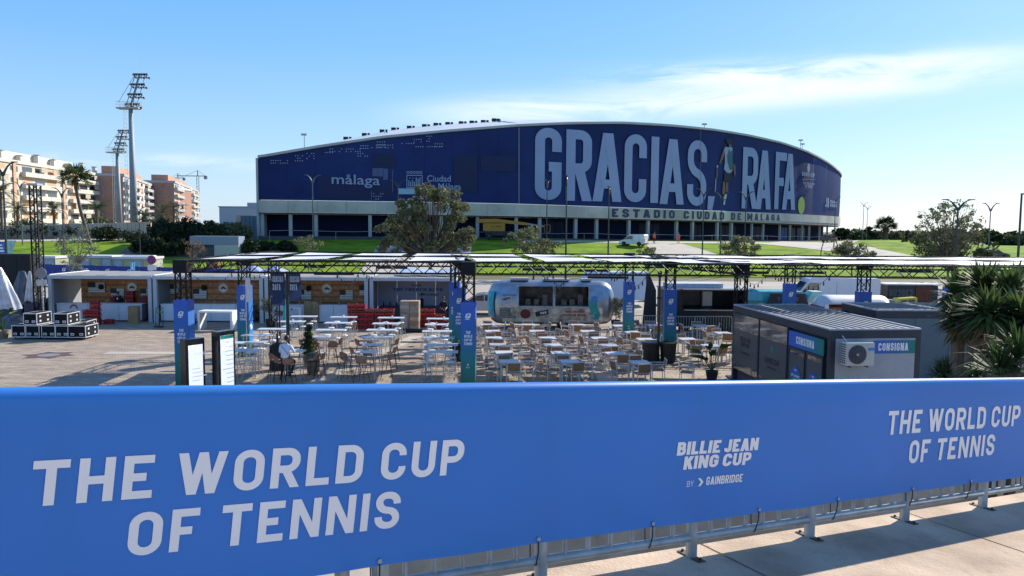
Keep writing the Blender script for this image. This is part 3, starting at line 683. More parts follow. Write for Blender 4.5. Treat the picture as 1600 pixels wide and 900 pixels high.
def btext(text, u0, u1, vb, vt, w=.66, t=.2, sp=.13, space=.30, sh=.12):
    h_ = vt - vb; Wn = (u1 - u0) - sh * h_; _, W0 = layout(text, w, t, sp, space); kx = Wn / W0; x = 0
    for ch in text:                              # each letter is a mesh of its own
        if ch == ' ': x += space; continue
        gw = t if ch in 'I.,' else (.8 if ch == '>' else w * GW.get(ch, 1.0)); b = B(); ua = u0 + x * kx
        fn = lambda a, y, l=0: rp(ua + a, vb + y, bwave(ua + a, vb + y) + .004 + l)
        write(b, ch, fn, gw * kx, h_, shear=sh, w=w, t=t, sp=sp, space=space, eps=.0004, sub=.1)
        b.build('letter', LETTER, BAN, world=True); x += gw + sp
btext('THE WORLD CUP', -.936, .975, -.465, -.283, w=.64, t=.185, sp=.16)
btext('OF TENNIS', -.605, .618, -.708, -.524, w=.64, t=.185, sp=.16)
btext('THE WORLD CUP', 4.575, 6.535, -.422, -.238, w=.64, t=.185, sp=.16)
btext('OF TENNIS', 4.87, 6.14, -.664, -.482, w=.64, t=.185, sp=.16)
btext('BILLIE JEAN', 2.44, 3.165, -.458, -.374, w=.58, t=.23, sp=.07, space=.2, sh=.14)
btext('KING CUP', 2.50, 3.10, -.552, -.468, w=.62, t=.23, sp=.08, space=.22, sh=.14)
btext('BY', 2.535, 2.595, -.664, -.628, w=.6, t=.10, sp=.12)
btext('>', 2.632, 2.68, -.668, -.616, sh=0)
btext('GAINBRIDGE', 2.702, 3.03, -.667, -.613, w=.5, t=.17, sp=.09)
# elastic ties along the lower edge
for k in range(-6, 16):
    u = .55 + k * .88 if k % 2 else .50 + k * .88
    t_ = B(); z0 = bwave(u, -.87) + .006
    t_.pipe([rp(u, -.872, z0), rp(u + .003, -.95, .055), rp(u + .005, -1.03, .03), rp(u, -1.045, 0)], .004, 5).pipe([rp(u - .03, -.88, .02), rp(u - .035, -.98, .03)], .0035, 5)
    t_.build('elastic_tie', BLACK, BAN, world=True)
    B().lathe([(.004, 0), (.012, 0), (.012, .003), (.004, .003)], 12, (0, 0, 0)).build('eyelet', STEEL, BAN).matrix_local = Matrix.Translation(rp(u, -.868, z0 + .002) - BAN.location) @ Matrix(((TD.x, 0, ND.x, 0), (TD.y, 0, ND.y, 0), (0, 1, 0, 0), (0, 0, 0, 1)))

# ================================================================== VEGETATION
def leafmat(name, c1, c2, scale=1.2, trans=.25):
    return mat(name, c1, .65, .25, scale, rgb2=c2, trans=trans, spec=.3)
OLIVE = leafmat('olive_green_leaves', (.085, .10, .040), (.20, .20, .095))
DGREEN = leafmat('dark_green_leaves', (.032, .052, .018), (.085, .115, .042))
DARKTREE = leafmat('blackish_green_leaves', (.012, .022, .008), (.035, .05, .018))
PALMG = leafmat('palm_leaves', (.03, .05, .015), (.085, .12, .035))
PALEG = leafmat('pale_grey_green_leaves', (.12, .14, .08), (.22, .24, .15))
DRYG = leafmat('dry_leaves', (.16, .10, .04), (.26, .18, .08))
BARK = mat('grey_brown_bark', (.12, .095, .07), .9, .25, 6, bump=.5)
def leafcloud(b, c, r, n, size, rnd, flat=.75):
    for _ in range(n):
        d = Vector((rnd.gauss(0, 1), rnd.gauss(0, 1), rnd.gauss(0, 1))).normalized() * (rnd.random() ** .45) * r; d.z *= flat
        p = c + d; a = Vector((rnd.gauss(0, 1), rnd.gauss(0, 1), rnd.gauss(0, .7))).normalized(); e = a.orthogonal().normalized()
        e = (Matrix.Rotation(rnd.random() * 6.28, 3, a) @ e); s_ = size * rnd.uniform(.6, 1.3); g = a.cross(e)
        k = len(b.v); b.v += [tuple(p - e*s_*.5), tuple(p + g*s_*.32), tuple(p + e*s_*.6), tuple(p - g*s_*.32)]; b.f.append((k, k+1, k+2, k+3))
def tree(name, label, cat, base, h, rw, crown0, seed, m, leaf=.28, nblob=26, per=110, blobr=.9, trunk=.16, lean=(0, 0), group=None, sparse=0.0, shape=1.0, lobes=None):
    rnd = random.Random(seed); t = thing(name, label, cat, tuple(base), 0, group)
    top = Vector((lean[0], lean[1], crown0)); tb = B(); tb.pipe([Vector((0, 0, -.3)), top * .5 + Vector((.05, 0, 0)), top], [trunk, trunk*.8, trunk*.65], 8)
    cb = B(); cc = (h + crown0) / 2; hh = (h - crown0) / 2
    cen = []
    for i in range(nblob):
        for _ in range(30):
            d = Vector((rnd.uniform(-1, 1), rnd.uniform(-1, 1), rnd.uniform(-1, 1)))
            if .35 < d.length < 1: break
        if lobes: lb = lobes[i % len(lobes)]; p = Vector((lb[0] + d.x*lb[3], d.y*lb[3] + lb[1], lb[2] + d.z*lb[4]))
        else: p = Vector((d.x * rw * (1 - .25 * max(0, d.z) * shape) + lean[0], d.y * rw * .9 + lean[1], cc + d.z * hh))
        cen.append(p)
        br = blobr * rnd.uniform(.6, 1.25)
        leafcloud(cb, p, br, int(per * rnd.uniform(.5, 1.3) * (1 - sparse)), leaf, rnd)
        mid = top.lerp(p, .5) + Vector((rnd.uniform(-.2, .2), rnd.uniform(-.2, .2), -.15)) * rw * .3
        tb.pipe([top * rnd.uniform(.8, 1), mid, p], [trunk*.4, trunk*.24, trunk*.08], 5)
    tb.build('trunk', BARK, t, smooth=True); cb.build('crown', m, t); return t
def bush(label, base, h, rw, seed, m, leaf=.22, n=14, per=110, group=None, name='bush', cat='bush', depth=None):
    rnd = random.Random(seed); t = thing(name, label, cat, tuple(base), 0, group); b = B(); s_ = B()
    for i in range(n):
        a = rnd.random() * 6.28; r_ = rnd.random() ** .5; p = Vector((math.cos(a)*rw*r_, math.sin(a)*(depth or rw)*r_, h * (.25 + .5*rnd.random()) * (1.05 - .4*r_)))
        leafcloud(b, p, min(h*.42, rw*.55) * rnd.uniform(.6, 1.2), per, leaf, rnd, .8); s_.tube((p.x*.2, p.y*.2, -.1), p, .03, 4, .01)
    b.build('foliage', m, t); s_.build('stem', BARK, t); return t
def frond(b, base, az_, el0, L_, rnd, wid=.5, n=9, droop=1.3, leaflets=True, taper=True):
    d = Vector((math.cos(az_), math.sin(az_), 0)); p = Vector(base); e = el0; pts = [p.copy()]; st = L_ / n
    for i in range(n):
        p = p + (d * math.cos(e) + Vector((0, 0, math.sin(e)))) * st; e -= droop / n; pts.append(p.copy())
    side = Vector((-d.y, d.x, 0))
    for i in range(1, n):
        q = pts[i]; f = (pts[i+1] - pts[i-1]).normalized(); ll = wid * math.sin(math.pi * (i + 1) / (n + 2)) ** .6
        for sg in (-1, 1):
            for k_ in (0, .5):
                q2 = q.lerp(pts[i+1], k_); tip = q2 + (side * sg * .8 + f * .6 + Vector((0, 0, -.35))) * ll; b.poly([q2 - f*.03, q2 + f*.045, tip])
    b.pipe(pts, [.03] + [.02] * (n - 1) + [.008], 3)
def palm(label, base, h, seed, frl=2.4, nf=34, tr=.22, curve=(0, 0), m=None, group=None, fan=False):
    rnd = random.Random(seed); t = thing('palm_tree', label, 'palm tree', tuple(base), 0, group)
    pts = [Vector((curve[0]*math.sin(u*1.4)*1.0, curve[1]*u, h*u)) for u in (0, .25, .5, .75, 1)]
    pts[0].z = -.4; b = B(); b.pipe(pts, [tr*1.25, tr, tr*.95, tr*.9, tr*1.15], 9); b.build('trunk', mat('palm_trunk_bark', (.13, .10, .075), .9, .3, 5, bump=.6), t)
    top = pts[-1]; c = B(); dead = B()
    for i in range(nf):
        a = i * 2.399 + rnd.uniform(-.2, .2); e = rnd.uniform(-.2, 1.25)
        if fan:                                  # fan leaf: stalk and a pleated half disc of blades
            dd = Vector((math.cos(a)*math.cos(e), math.sin(a)*math.cos(e), math.sin(e))); q = top + dd * frl * .55; c.tube(top, q, .025, 3)
            sd_ = Vector((-math.sin(a), math.cos(a), 0)); up = sd_.cross(dd)
            for k in range(11):
                th = (k - 5) / 5 * 1.5; v = (dd * math.cos(th) + sd_ * math.sin(th)) * frl * .55 + Vector((0, 0, -.22 * frl * abs(math.sin(th)) - .05)); w_ = (sd_ * math.cos(th) - dd * math.sin(th)) * .09
                c.poly([q, q + v*.6 + w_ + up*.03, q + v, q + v*.6 - w_ - up*.03])
        else: frond(c, top, a, e, frl * rnd.uniform(.85, 1.1), rnd, wid=frl*.22)
    for i in range(nf // 2):
        a = rnd.random() * 6.28; r_ = tr * rnd.uniform(1.2, 2.4); z = top.z - rnd.uniform(.1, 1.2); p = Vector((top.x + math.cos(a)*r_*.5, top.y + math.sin(a)*r_*.5, z + .3))
        w_ = Vector((-math.sin(a), math.cos(a), 0)) * .15; tip = Vector((top.x + math.cos(a)*r_*1.6, top.y + math.sin(a)*r_*1.6, z - .9)); dead.poly([p - w_, p + w_, tip])
    c.build('frond_crown', m or PALMG, t); dead.build('dead_skirt', DRYG, t); return t
def dep(px, py, Y): return PD(px, py, Y)
def width(px, Y): return px * Y / F
# main tree in front of the stadium
g = G(668, 441)
Y0 = 75.0; q = P(672, 449); tb_ = Vector((q.x, 75, 0)); tb_.x = PD(672, 445, 75).x
def loc_(px, py, Y, base): v = PD(px, py, Y) - Vector(base); return v
lob = []
for (lx, ly, rx, ry) in [(700, 318, 30, 24), (645, 322, 22, 14), (715, 355, 22, 20), (665, 365, 30, 26), (615, 362, 24, 22), (690, 385, 34, 16), (628, 385, 26, 14), (672, 300, 22, 12), (650, 345, 24, 18), (720, 375, 14, 14)]:
    v = loc_(lx, ly, 75, tb_); lob.append((v.x * 1.08, 0, v.z, rx*1.12*75/F, ry*1.1*75/F))
t_ = tree('broad_tree', 'large spreading olive green tree before the left half of the blue stadium', 'tree', tb_, 10.4, 4.8, 3.2, 5, OLIVE, leaf=.27, nblob=140, per=110, blobr=.58, trunk=.24, lobes=lob)
def ptree(x0, x1, y0, y1, base_y, Y, label, seed, m=OLIVE, trunk_x=None, **k):
    bx = trunk_x if trunk_x is not None else (x0 + x1) / 2; bp = PD(bx, base_y, Y); bp.z = hgt(bp.x, Y)
    top = PD((x0+x1)/2, y0, Y); c0 = max(.4, PD((x0+x1)/2, y1, Y).z - bp.z); rw = (x1 - x0)/2 * Y / F * .98
    return tree(k.pop('name', 'small_tree'), label, 'tree', bp, top.z - bp.z, rw, c0, seed, m, lean=(top.x - bp.x, 0), **k)
ptree(783, 884, 356, 402, 430, 88, 'low spreading tree with grey green leaves right of the yellow boom lift', 11, leaf=.25, nblob=42, per=80, blobr=.6, trunk=.12)
ptree(457, 505, 371, 396, 420, 78, 'small leafy sapling below the stadium wall on the left', 12, leaf=.2, nblob=12, per=55, blobr=.45, trunk=.06)
ptree(992, 1034, 386, 418, 462, 66, 'slim street tree behind the white box trailer', 13, leaf=.18, nblob=18, per=70, blobr=.38, trunk=.07)
ptree(1124, 1190, 371, 408, 430, 82, 'rounded grey green tree below the letters on the stadium ring', 14, leaf=.22, nblob=34, per=90, blobr=.55, trunk=.1)
ptree(1297, 1366, 378, 412, 425, 80, 'rounded bushy tree right of the wire arch', 15, leaf=.22, nblob=34, per=90, blobr=.55, trunk=.1)
ptree(1430, 1536, 312, 396, 432, 76, 'tall thin crowned tree with sky showing through its top', 16, leaf=.20, nblob=120, per=30, blobr=.45, trunk=.13, name='open_tree', m=OLIVE)
ptree(1424, 1556, 352, 416, 436, 80, 'dense dark lower tree under the tall thin crowned one', 17, leaf=.26, nblob=60, per=100, blobr=.8, trunk=.17, m=DGREEN)
ptree(88, 150, 348, 412, 450, 70, 'pale straggly tree beside the dark lattice tower on the left', 18, leaf=.2, nblob=30, per=34, blobr=.5, trunk=.07, m=PALEG)
ptree(94, 130, 405, 425, 455, 62, 'thin young tree behind the first kiosk roof', 19, leaf=.15, nblob=12, per=20, blobr=.3, trunk=.04, m=PALEG)
ptree(275, 322, 372, 404, 428, 84, 'bare reddish shrub with upright twigs beside the orange skip', 20, leaf=.16, nblob=24, per=16, blobr=.5, trunk=.06, m=leafmat('rusty_leaves', (.14, .08, .05), (.2, .14, .08)), name='bare_shrub')
# hedges and bushes along the left wall
def pbush(x0, x1, y0, y1, Y, label, seed, m=DARKTREE, group=None, **k):
    bp = PD((x0+x1)/2, y1, Y); z = hgt(bp.x, Y); top = PD((x0+x1)/2, y0, Y).z - z; bp.z = z
    return bush(label, bp, max(.4, top), (x1-x0)/2*Y/F*.85, seed, m, group=group, **k)
pbush(140, 188, 347, 378, 124, 'round dark bush against the beige wall, left of the masts', 31, leaf=.35, n=22)
pbush(186, 232, 356, 378, 122, 'low dark bush against the beige wall under the lamp', 32, leaf=.3, n=18)
for i, (x0, x1, y0) in enumerate([(233, 285, 332), (262, 318, 333), (300, 352, 338), (340, 392, 342)]):
    pbush(x0, x1, y0, 392, 112 + 3*i, ['tall black green hedge tree nearest the right masts', 'tall black green hedge tree behind the bare shrub', 'hedge tree above the grey blue container', 'hedge tree beside the grey shed'][i], 40 + i, leaf=.42, n=34, per=130, m=[DARKTREE, DARKTREE, DGREEN, OLIVE][i])
for i, (x0, x1, y0, y1, Y) in enumerate([(205, 240, 366, 392, 108), (236, 268, 362, 398, 106), (262, 300, 364, 396, 107), (376, 410, 366, 398, 106), (402, 436, 371, 396, 108), (432, 462, 374, 394, 110)]):  # dark bushes added where slope and lawn lie in hedge and stadium shade
    pbush(x0, x1, y0, y1, Y, ['low dark hedge clump at the left end of the brown slope', 'low dark hedge clump left of the bare shrub', 'low dark hedge clump behind the bare shrub', 'low dark hedge clump right of the long grey blue container', 'low dark hedge clump under the stadium corner', 'low dark hedge clump on the lawn right of the stadium corner'][i], 50 + i, leaf=.35, n=22, per=110)
for i, x in enumerate(range(0, 130, 13)):
    if x in (39, 91): continue
    pbush(x-10, x+12, 346 - (i % 3), 376, 131, '%s small bush from the left along the foot of the beige wall' % ['first', 'second', 'third', '', 'fourth', 'fifth', 'sixth', '', 'seventh', 'eighth'][i], 60 + i, leaf=.3, n=5, per=35, group='small bushes along the beige wall', m=DARKTREE)
pbush(118, 178, 326, 352, 150, 'wide green shade tree behind the beige wall', 75, m=DGREEN, leaf=.4, n=26)
pbush(20, 70, 334, 354, 150, 'dark green shade tree behind the left end of the wall', 76, m=DGREEN, leaf=.4, n=20)
pbush(216, 262, 330, 352, 150, 'green shade tree behind the wall beside the tall mast', 77, m=DARKTREE, leaf=.4, n=20)
bp = PD(142, 378, 118); bp.z = hgt(bp.x, 118); tp_ = PD(117, 280, 118)
palm('tall leaning fan palm before the balconies of the long apartment block', bp, tp_.z - bp.z, 81, frl=2.6, nf=46, tr=.26, curve=(tp_.x - bp.x, 0), fan=True)
for i, (px, py, Y, fl_, lb) in enumerate([(85, 328, 140, 3.0, 'feather palm before the middle of the long apartment block'), (28, 328, 140, 3.0, 'feather palm at the left end of the wall'), (152, 326, 145, 3.0, 'feather palm left of the second mast'), (253, 333, 165, 3.8, 'wide feather palm between the orange buildings'), (272, 326, 170, 3.4, 'rusty feather palm left of the far orange building'), (226, 336, 150, 2.4, 'small fan palm at the foot of the tall mast'), (3, 300, 130, 3.2, 'feather palm cut by the left edge of the picture')]):
    b0 = PD(px, 352, Y); b0.z = hgt(b0.x, Y); top = PD(px, py, Y).z; palm(lb, b0, top - b0.z, 90 + i, frl=fl_, nf=28, tr=.25, m=PALMG if i != 4 else leafmat('brown_palm_leaves', (.07, .05, .02), (.14, .09, .04)))
b0 = PD(1383, 374, 170); b0.z = hgt(b0.x, 170); palm('bushy dark fan palm on the horizon right of the stadium', b0, PD(1383, 354, 170).z - b0.z, 120, frl=2.6, nf=50, tr=.6, fan=True, m=DARKTREE)
# dark wood on the right horizon: separate trees
random.seed(21)
names = ['pine', 'olive', 'gum', 'oak']
far = [(1318, 350), (1330, 353), (1345, 356), (1357, 352), (1370, 358), (1398, 357), (1409, 360), (1420, 358), (1432, 360), (1446, 362), (1460, 356), (1475, 358), (1490, 352), (1505, 356), (1520, 358), (1535, 352), (1550, 358), (1562, 362), (1576, 360), (1590, 358), (1604, 354), (1620, 356), (1338, 360), (1440, 366), (1560, 366), (1588, 368)]
for i, (px, py) in enumerate(far):
    Y = random.uniform(190, 300) if i < 22 else 170; x0 = px - random.uniform(11, 17); x1 = px + random.uniform(11, 17)
    pbush(x0, x1, py - 1, 384, Y, '%s tree from the stadium in the %s of the right horizon wood' % (['first', 'second', 'third', 'fourth', 'fifth', 'sixth', 'seventh', 'eighth', 'ninth', 'tenth', 'eleventh', 'twelfth', 'thirteenth', 'fourteenth', 'fifteenth', 'sixteenth', 'seventeenth', 'eighteenth', 'nineteenth', 'twentieth', 'twenty first', 'twenty second'][i] if i < 22 else ['first', 'second', 'third', 'fourth'][i-22], 'back row' if i < 22 else 'front row'), 200 + i, m=[DARKTREE, DGREEN, OLIVE][i % 3], leaf=.9, n=20, per=60, name='horizon_tree', cat='tree', group='trees of the wood on the right horizon')
pbush(1391, 1406, 377, 386, 150, 'clipped round grey bush on the grass mound', 240, m=DGREEN, leaf=.25, n=12)
pbush(1404, 1440, 382, 398, 135, 'low green shrubs at the right foot of the grass mound', 241, m=DGREEN, leaf=.3, n=14)
pbush(1330, 1344, 361, 372, 210, 'clump of bushes at the corner of the stadium forecourt', 242, m=DARKTREE, leaf=.5, n=8)
pbush(998, 1018, 457, 470, 63, 'low bright green shrub at the foot of the slim street tree', 243, m=leafmat('bright_green_leaves', (.05, .10, .02), (.10, .17, .04)), leaf=.12, n=14, per=70)
# yuccas and spiky plants at the right edge
def rosette(b, dead, c, L_, n, rnd, w_=.045, up=None):
    up = up or Vector((0, 0, 1))
    for i in range(n):
        a = rnd.random() * 6.283; e = math.asin(rnd.uniform(-.9, 1)); tgt = dead if e < -.55 else b
        d = Vector((math.cos(a)*math.cos(e), math.sin(a)*math.cos(e), math.sin(e))); s_ = Vector((-math.sin(a), math.cos(a), 0)) * w_
        l_ = L_ * rnd.uniform(.75, 1.1); m_ = c + d * l_ * .55; t = c + d * l_ + Vector((0, 0, -.12 * l_ * math.cos(e)))
        tgt.quad(c - s_*.7 + d*.05, c + s_*.7 + d*.05, m_ + s_, m_ - s_); tgt.poly([m_ - s_, m_ + s_, t])
YUC = leafmat('yucca_blades', (.028, .052, .014), (.085, .125, .035), 2.0, .3)
for i, (px, py, Y, L_, n, lb) in enumerate([(1497, 462, 16, .62, 230, 'yucca head reaching furthest left over the grey cabin roof'), (1538, 452, 15, .66, 260, 'yucca head highest before the truss at the right edge'), (1578, 458, 14.5, .68, 260, 'yucca head second from the right edge, high up'), (1545, 490, 13.5, .62, 280, 'large yucca head with brown skirt in the middle of the cluster'), (1500, 498, 15, .58, 230, 'low yucca head hanging before the grey cabin wall'), (1600, 500, 13.5, .75, 260, 'yucca head cut by the right edge of the picture'), (1520, 475, 17, .6, 220, 'yucca head set back in the middle of the cluster')]):
    c = PD(px, py, Y); rnd = random.Random(300 + i); t = thing('yucca', lb, 'yucca', (c.x + .3, c.y + .5, 0)); b = B(); d_ = B()
    rosette(b, d_, c, L_, n, rnd); rosette(b, d_, c + Vector((0, 0, -.22)), L_*.8, n//3, rnd)
    b.build('blades', YUC, t, world=True); d_.build('dead_blades', leafmat('dry_yucca_blades', (.12, .09, .03), (.20, .13, .05)), t, world=True)
    B().pipe([Vector((c.x + .3, c.y + .5, 0)), Vector((c.x + .15, c.y + .2, c.z*.6)), c], [.16, .12, .09], 8).build('trunk', BARK, t, world=True)
for i, (px, py, Y, L_, n, m_, lb) in enumerate([(1560, 585, 11, .75, 110, YUC, 'arching glossy green plant in front of the yuccas'), (1590, 560, 11, .7, 80, YUC, 'glossy spiky plant at the right edge below the yuccas'), (1475, 592, 14, .5, 130, DGREEN, 'dark fine leaved plant at the foot of the grey cabin'), (1525, 600, 12, .5, 110, DGREEN, 'dark spiky plant low between cabin and yuccas'), (1540, 560, 12.5, .45, 70, leafmat('reddish_blades', (.12, .06, .03), (.2, .12, .06)), 'reddish spiky plant under the middle yucca head')]):
    c = PD(px, py, Y); rnd = random.Random(330 + i); t = thing('spiky_plant', lb, 'plant', (c.x, c.y, 0)); b = B()
    for k in range(n):
        a = rnd.random()*6.28; e = rnd.uniform(.1, 1.4); d = Vector((math.cos(a)*math.cos(e), math.sin(a)*math.cos(e), math.sin(e))); s_ = Vector((-math.sin(a), math.cos(a), 0)) * .02; l_ = L_*rnd.uniform(.6, 1.1)
        m_1 = c + d*l_*.6; t1 = c + d*l_ + Vector((0, 0, -.35*l_*math.cos(e))); b.quad(c-s_, c+s_, m_1+s_, m_1-s_); b.poly([m_1-s_, m_1+s_, t1])
    b.build('blades', m_, t, world=True); B().pipe([Vector((c.x, c.y, 0)), c], [.1, .06], 6).build('stem', BARK, t, world=True)
b_ = PD(1590, 520, 15.2); tag(bush('dark mass of evergreen bush filling the right edge behind the yuccas', (b_.x, b_.y, 0), 4.2, 1.5, 350, DARKTREE, leaf=.2, n=60, per=160), None)
b_ = PD(1562, 575, 13.9); bush('black green shrub below the yucca heads', (b_.x, b_.y, 0), 3.3, 1.1, 351, DARKTREE, leaf=.16, n=40, per=150)

# ================================================================== LAMPS, MASTS, TOWER, CRANES
def lamp_proto(m):
    t = thing('street_lamp', '', 'street lamp'); h = 9.0
    B().pipe([(0, 0, -.3), (0, 0, 1.2), (0, 0, h - .5)], [.11, .09, .05], 8).build('pole', m, t)
    for sg in (-1, 1):
        ps = [Vector((sg * x, 0, z)) for x, z in ((0.02, h-.75), (.12, h-.5), (.32, h-.15), (.55, h+.06), (.8, h+.14))]
        B().pipe(ps, [.09, .08, .06, .045, .03], 6).build('arm', m, t)
        B().box(min(sg*.62, sg*.98), max(sg*.62, sg*.98), -.1, .1, h+.12, h+.19).build('lamp_head', m, t)
    return t
LP = {}
for nm, m in (('dark', GREENPOLE), ('grey', mat('grey_lamp_paint', (.12, .13, .13), .5, .1))): LP[nm] = Proto(lamp_proto(m))
lamps = [(3.5, 252, 395, 62, 'dark', 'leftmost twin arm street lamp, cut by the left edge', 0), (31, 284, 379, 118, 'grey', 'twin arm street lamp between the left edge and the lattice tower', 0), (96, 293, 398, 92, 'dark', 'twin arm street lamp just right of the lattice tower', 0), (217, 323.5, 397, 100, 'dark', 'short twin arm street lamp at the foot of the tall floodlight mast', 0),
 (488, 273, 370, 112, 'grey', 'twin arm street lamp left of the word malaga on the stadium', .5), (622, 281, 372, 108, 'dark', 'twin arm street lamp behind the large spreading tree', 0), (855, 281, 374, 110, 'dark', 'street lamp before the letter G on the stadium', 1.2), (885.7, 274, 398, 90, 'dark', 'thick street lamp before the letter R on the stadium', 1.45), (952, 291, 399, 94, 'dark', 'street lamp before the left letter C', 1.3), (1100, 294, 394, 102, 'dark', 'street lamp before the letter S on the stadium', .1), (1128, 299, 402, 95, 'dark', 'street lamp before the printed player', .1), (1166, 299, 404, 96, 'dark', 'street lamp before the letter R of the second word', .2), (1306, 307, 380, 125, 'dark', 'street lamp at the right end of the stadium', .2),
 (1350, 316.5, 372, 150, 'grey', 'left one of the pair of thin lamps right of the stadium', 0), (1356, 322, 373, 158, 'grey', 'right one of the pair of thin lamps right of the stadium', 0), (1497.8, 311, 412, 60, 'dark', 'big twin arm lamp head above the thin crowned tree', 0), (1548.5, 317, 412.7, 88, 'grey', 'twin arm street lamp right of the thin crowned tree', 0)]
for px, y0, y1, Y, kd, lb, rz in lamps:
    top = PD(px, y0, Y); g0 = hgt(top.x, Y); sc = (top.z - g0) / 9.2; r_ = LP[kd].place((top.x, Y, g0), rz, lb, sc)
    if px == 1497.8: r_.scale = (1.25, 1.25, sc)
c = PD(1596.5, 302, 62); t = thing('floodlight_pole', 'plain dark pole with a square head near the right edge', 'light pole', (c.x, 62, 0))
B().pipe([(0, 0, -.2), (0, 0, c.z)], [.12, .07], 8).build('pole', GREENPOLE, t); B().box(0, .8, -.15, .15, c.z - .1, c.z).build('lamp_head', BLACK, t); B().box(.05, 3, -.05, .05, 2.2, 3.9).build('panel_sign', mat('grey_blue_sign', (.15, .19, .28), .5, .1), t)

def mast(px, y_top, y_plat, Y, label, dia):
    t0 = PD(px, y_plat, Y); H_ = t0.z; g0 = 2.6; t = thing('floodlight_mast', label, 'floodlight mast', (t0.x, Y, g0)); H_ -= g0; top = PD(px, y_top, Y).z - g0; hh = top - H_
    B().pipe([(0, 0, -.5), (0, 0, H_)], [dia/2, dia*.24], 14).build('pole', mat('mast_grey_paint', (.27, .30, .31), .6, .12, .2), t, smooth=True)
    la = B(); la.tube((-dia*.55 - .25, 0, 0), (-.95, 0, H_), .04, 3).tube((-dia*.55 - .75, 0, 0), (-1.45, 0, H_), .04, 3)
    for i in range(int(H_/.9)):
        k = i*.9/H_; x = lerp(-dia*.55 - .25, -.95, k); la.tube((x, 0, i*.9), (x-.5, 0, i*.9), .03, 3)
    la.build('ladder', STEEL, t)
    pl = B().box(-2.7, 2.1, -1, 1, H_ - .2, H_ + .1); po = pl.build('platform', STEEL, t)
    rl = B()
    for x in (-2.7, -1.8, -.9, 0, .9, 2.1):
        for y in (-1, 1): rl.tube((x, y, H_), (x, y, H_ + 1.3), .04, 3)
    for z in (.7, 1.3):
        for y in (-1, 1): rl.tube((-2.7, y, H_+z), (2.1, y, H_+z), .04, 3)
        rl.tube((-2.7, -1, H_+z), (-2.7, 1, H_+z), .04, 3)
    rl.build('guard_rail', STEEL, po)
    dx = hh * .30
    B().tube((0, 0, H_), (dx, 0, top), .28, 8, .2).tube((-2.6, 0, H_+1.2), (dx-.9, 0, top), .05, 4).tube((-1.1, 0, H_), (dx-1, 0, top - .3), .09, 4).tube((1.2, 0, H_), (dx + 1.2, 0, top-.2), .06, 4).build('lamp_frame', mat('mast_frame_paint', (.2, .22, .23), .6, .1), t)
    for i in range(4):
        z = H_ + .7 + i * (hh - 1.0)/3; x = dx * (z - H_) / hh; B().box(x-1.3, x+1.9, -.15, .15, z + .25, z + .38).build('crossbar', STEEL, t)
        for j in range(6):
            M_ = Matrix.Translation((x - 1.15 + j*.56, -.15, z + .05)) @ Matrix.Scale(.85, 4) @ Matrix.Rotation(-.5, 4, 'X') @ Matrix.Rotation(.35, 4, 'Y')
            B().lathe([(.10, .35), (.30, .1), (.36, -.12), (.3, -.2)], 8).mesh
            lb_ = B(); lb_.lathe([(.10, .3), (.28, .1), (.34, -.14)], 8); o = lb_.build('floodlight', BLACK if j > 3 else mat('lamp_grey', (.13, .14, .15), .4, .1, metal=.4), t); o.data.transform(M_)
            lb_ = B(); lb_.lathe([(.10, .3), (.28, .1), (.34, -.14)], 8); o = lb_.build('floodlight', BLACK, t); o.data.transform(Matrix.Translation((.35, .3, -.62 if j % 2 else -.5)) @ M_)
    B().tube((dx, 0, top), (dx + .4, 0, top + 3.4), .04, 3).build('lightning_rod', STEEL, t)
mast(204, 115, 169, 168, 'tall grey floodlight mast, the nearer and higher of the two', 1.75)
mast(183, 203, 238, 215, 'farther and lower of the two grey floodlight masts', 1.75)
for px, y0, y1, ja, jb, Y, lb in ((310.5, 272, 340, 278, 323, 420, 'right tower crane far behind the orange flats'), (279.5, 275, 330, 262, 289, 520, 'left tower crane far behind the orange flats')):
    c = PD(px, y1, Y); tz = PD(px, y0 + 3, Y).z; t = thing('tower_crane', lb, 'crane', (c.x, Y, 0)); k = Y / F; CRM = mat('crane_grey', (.22, .22, .23), .6, .1)
    b = B(); b.tube((-.6, 0, 0), (-.6, 0, tz), .16, 4).tube((.6, 0, 0), (.6, 0, tz), .16, 4)
    for i in range(int(tz/2)): b.tube((-.6, 0, i*2), (.6, 0, i*2+2), .1, 3)
    b.build('tower', CRM, t); B().tube(((ja-px)*k, 0, tz), ((jb-px)*k, 0, tz), .3, 4).tube((0, 0, tz+3), ((ja-px)*k*.6, 0, tz), .1, 3).tube((0, 0, tz+3), ((jb-px)*k, 0, tz), .1, 3).build('jib', CRM, t)
    B().cbox(((jb-px)*k, 0, tz - .8), (1.6, 1.2, 1.8)).build('counterweight', CRM, t); B().tube((0, 0, tz), (0, 0, tz+3), .3, 4).build('peak', CRM, t)
# wire arch sculpture
c = G(1296, 405); t = thing('wire_arch', 'rusty wire arch sculpture with a tangle on top, at the right of the stadium', 'sculpture', (c.x, c.y, c.z - .1)); k = c.y / F
b = B()
for o_ in (-.18, 0, .18):
    b.pipe([Vector((-14*k*math.cos(a*math.pi/14) + o_*.4, o_, 36*k*math.sin(a*math.pi/14)**.75)) for a in range(15)], .07, 5)
b.build('hoop', mat('rusty_wire', (.12, .08, .05), .7, .2), t); rnd = random.Random(5); b = B()
for i in range(70):
    a = Vector((rnd.uniform(-9, 9)*k, rnd.uniform(-.4, .4), (34 + rnd.uniform(-5, 7))*k)); b.tube(a, a + Vector((rnd.uniform(-4, 4)*k, 0, rnd.uniform(-3, 4)*k)), .04, 3)
b.build('wire_tangle', mat('rusty_wire', (.12, .08, .05)), t)

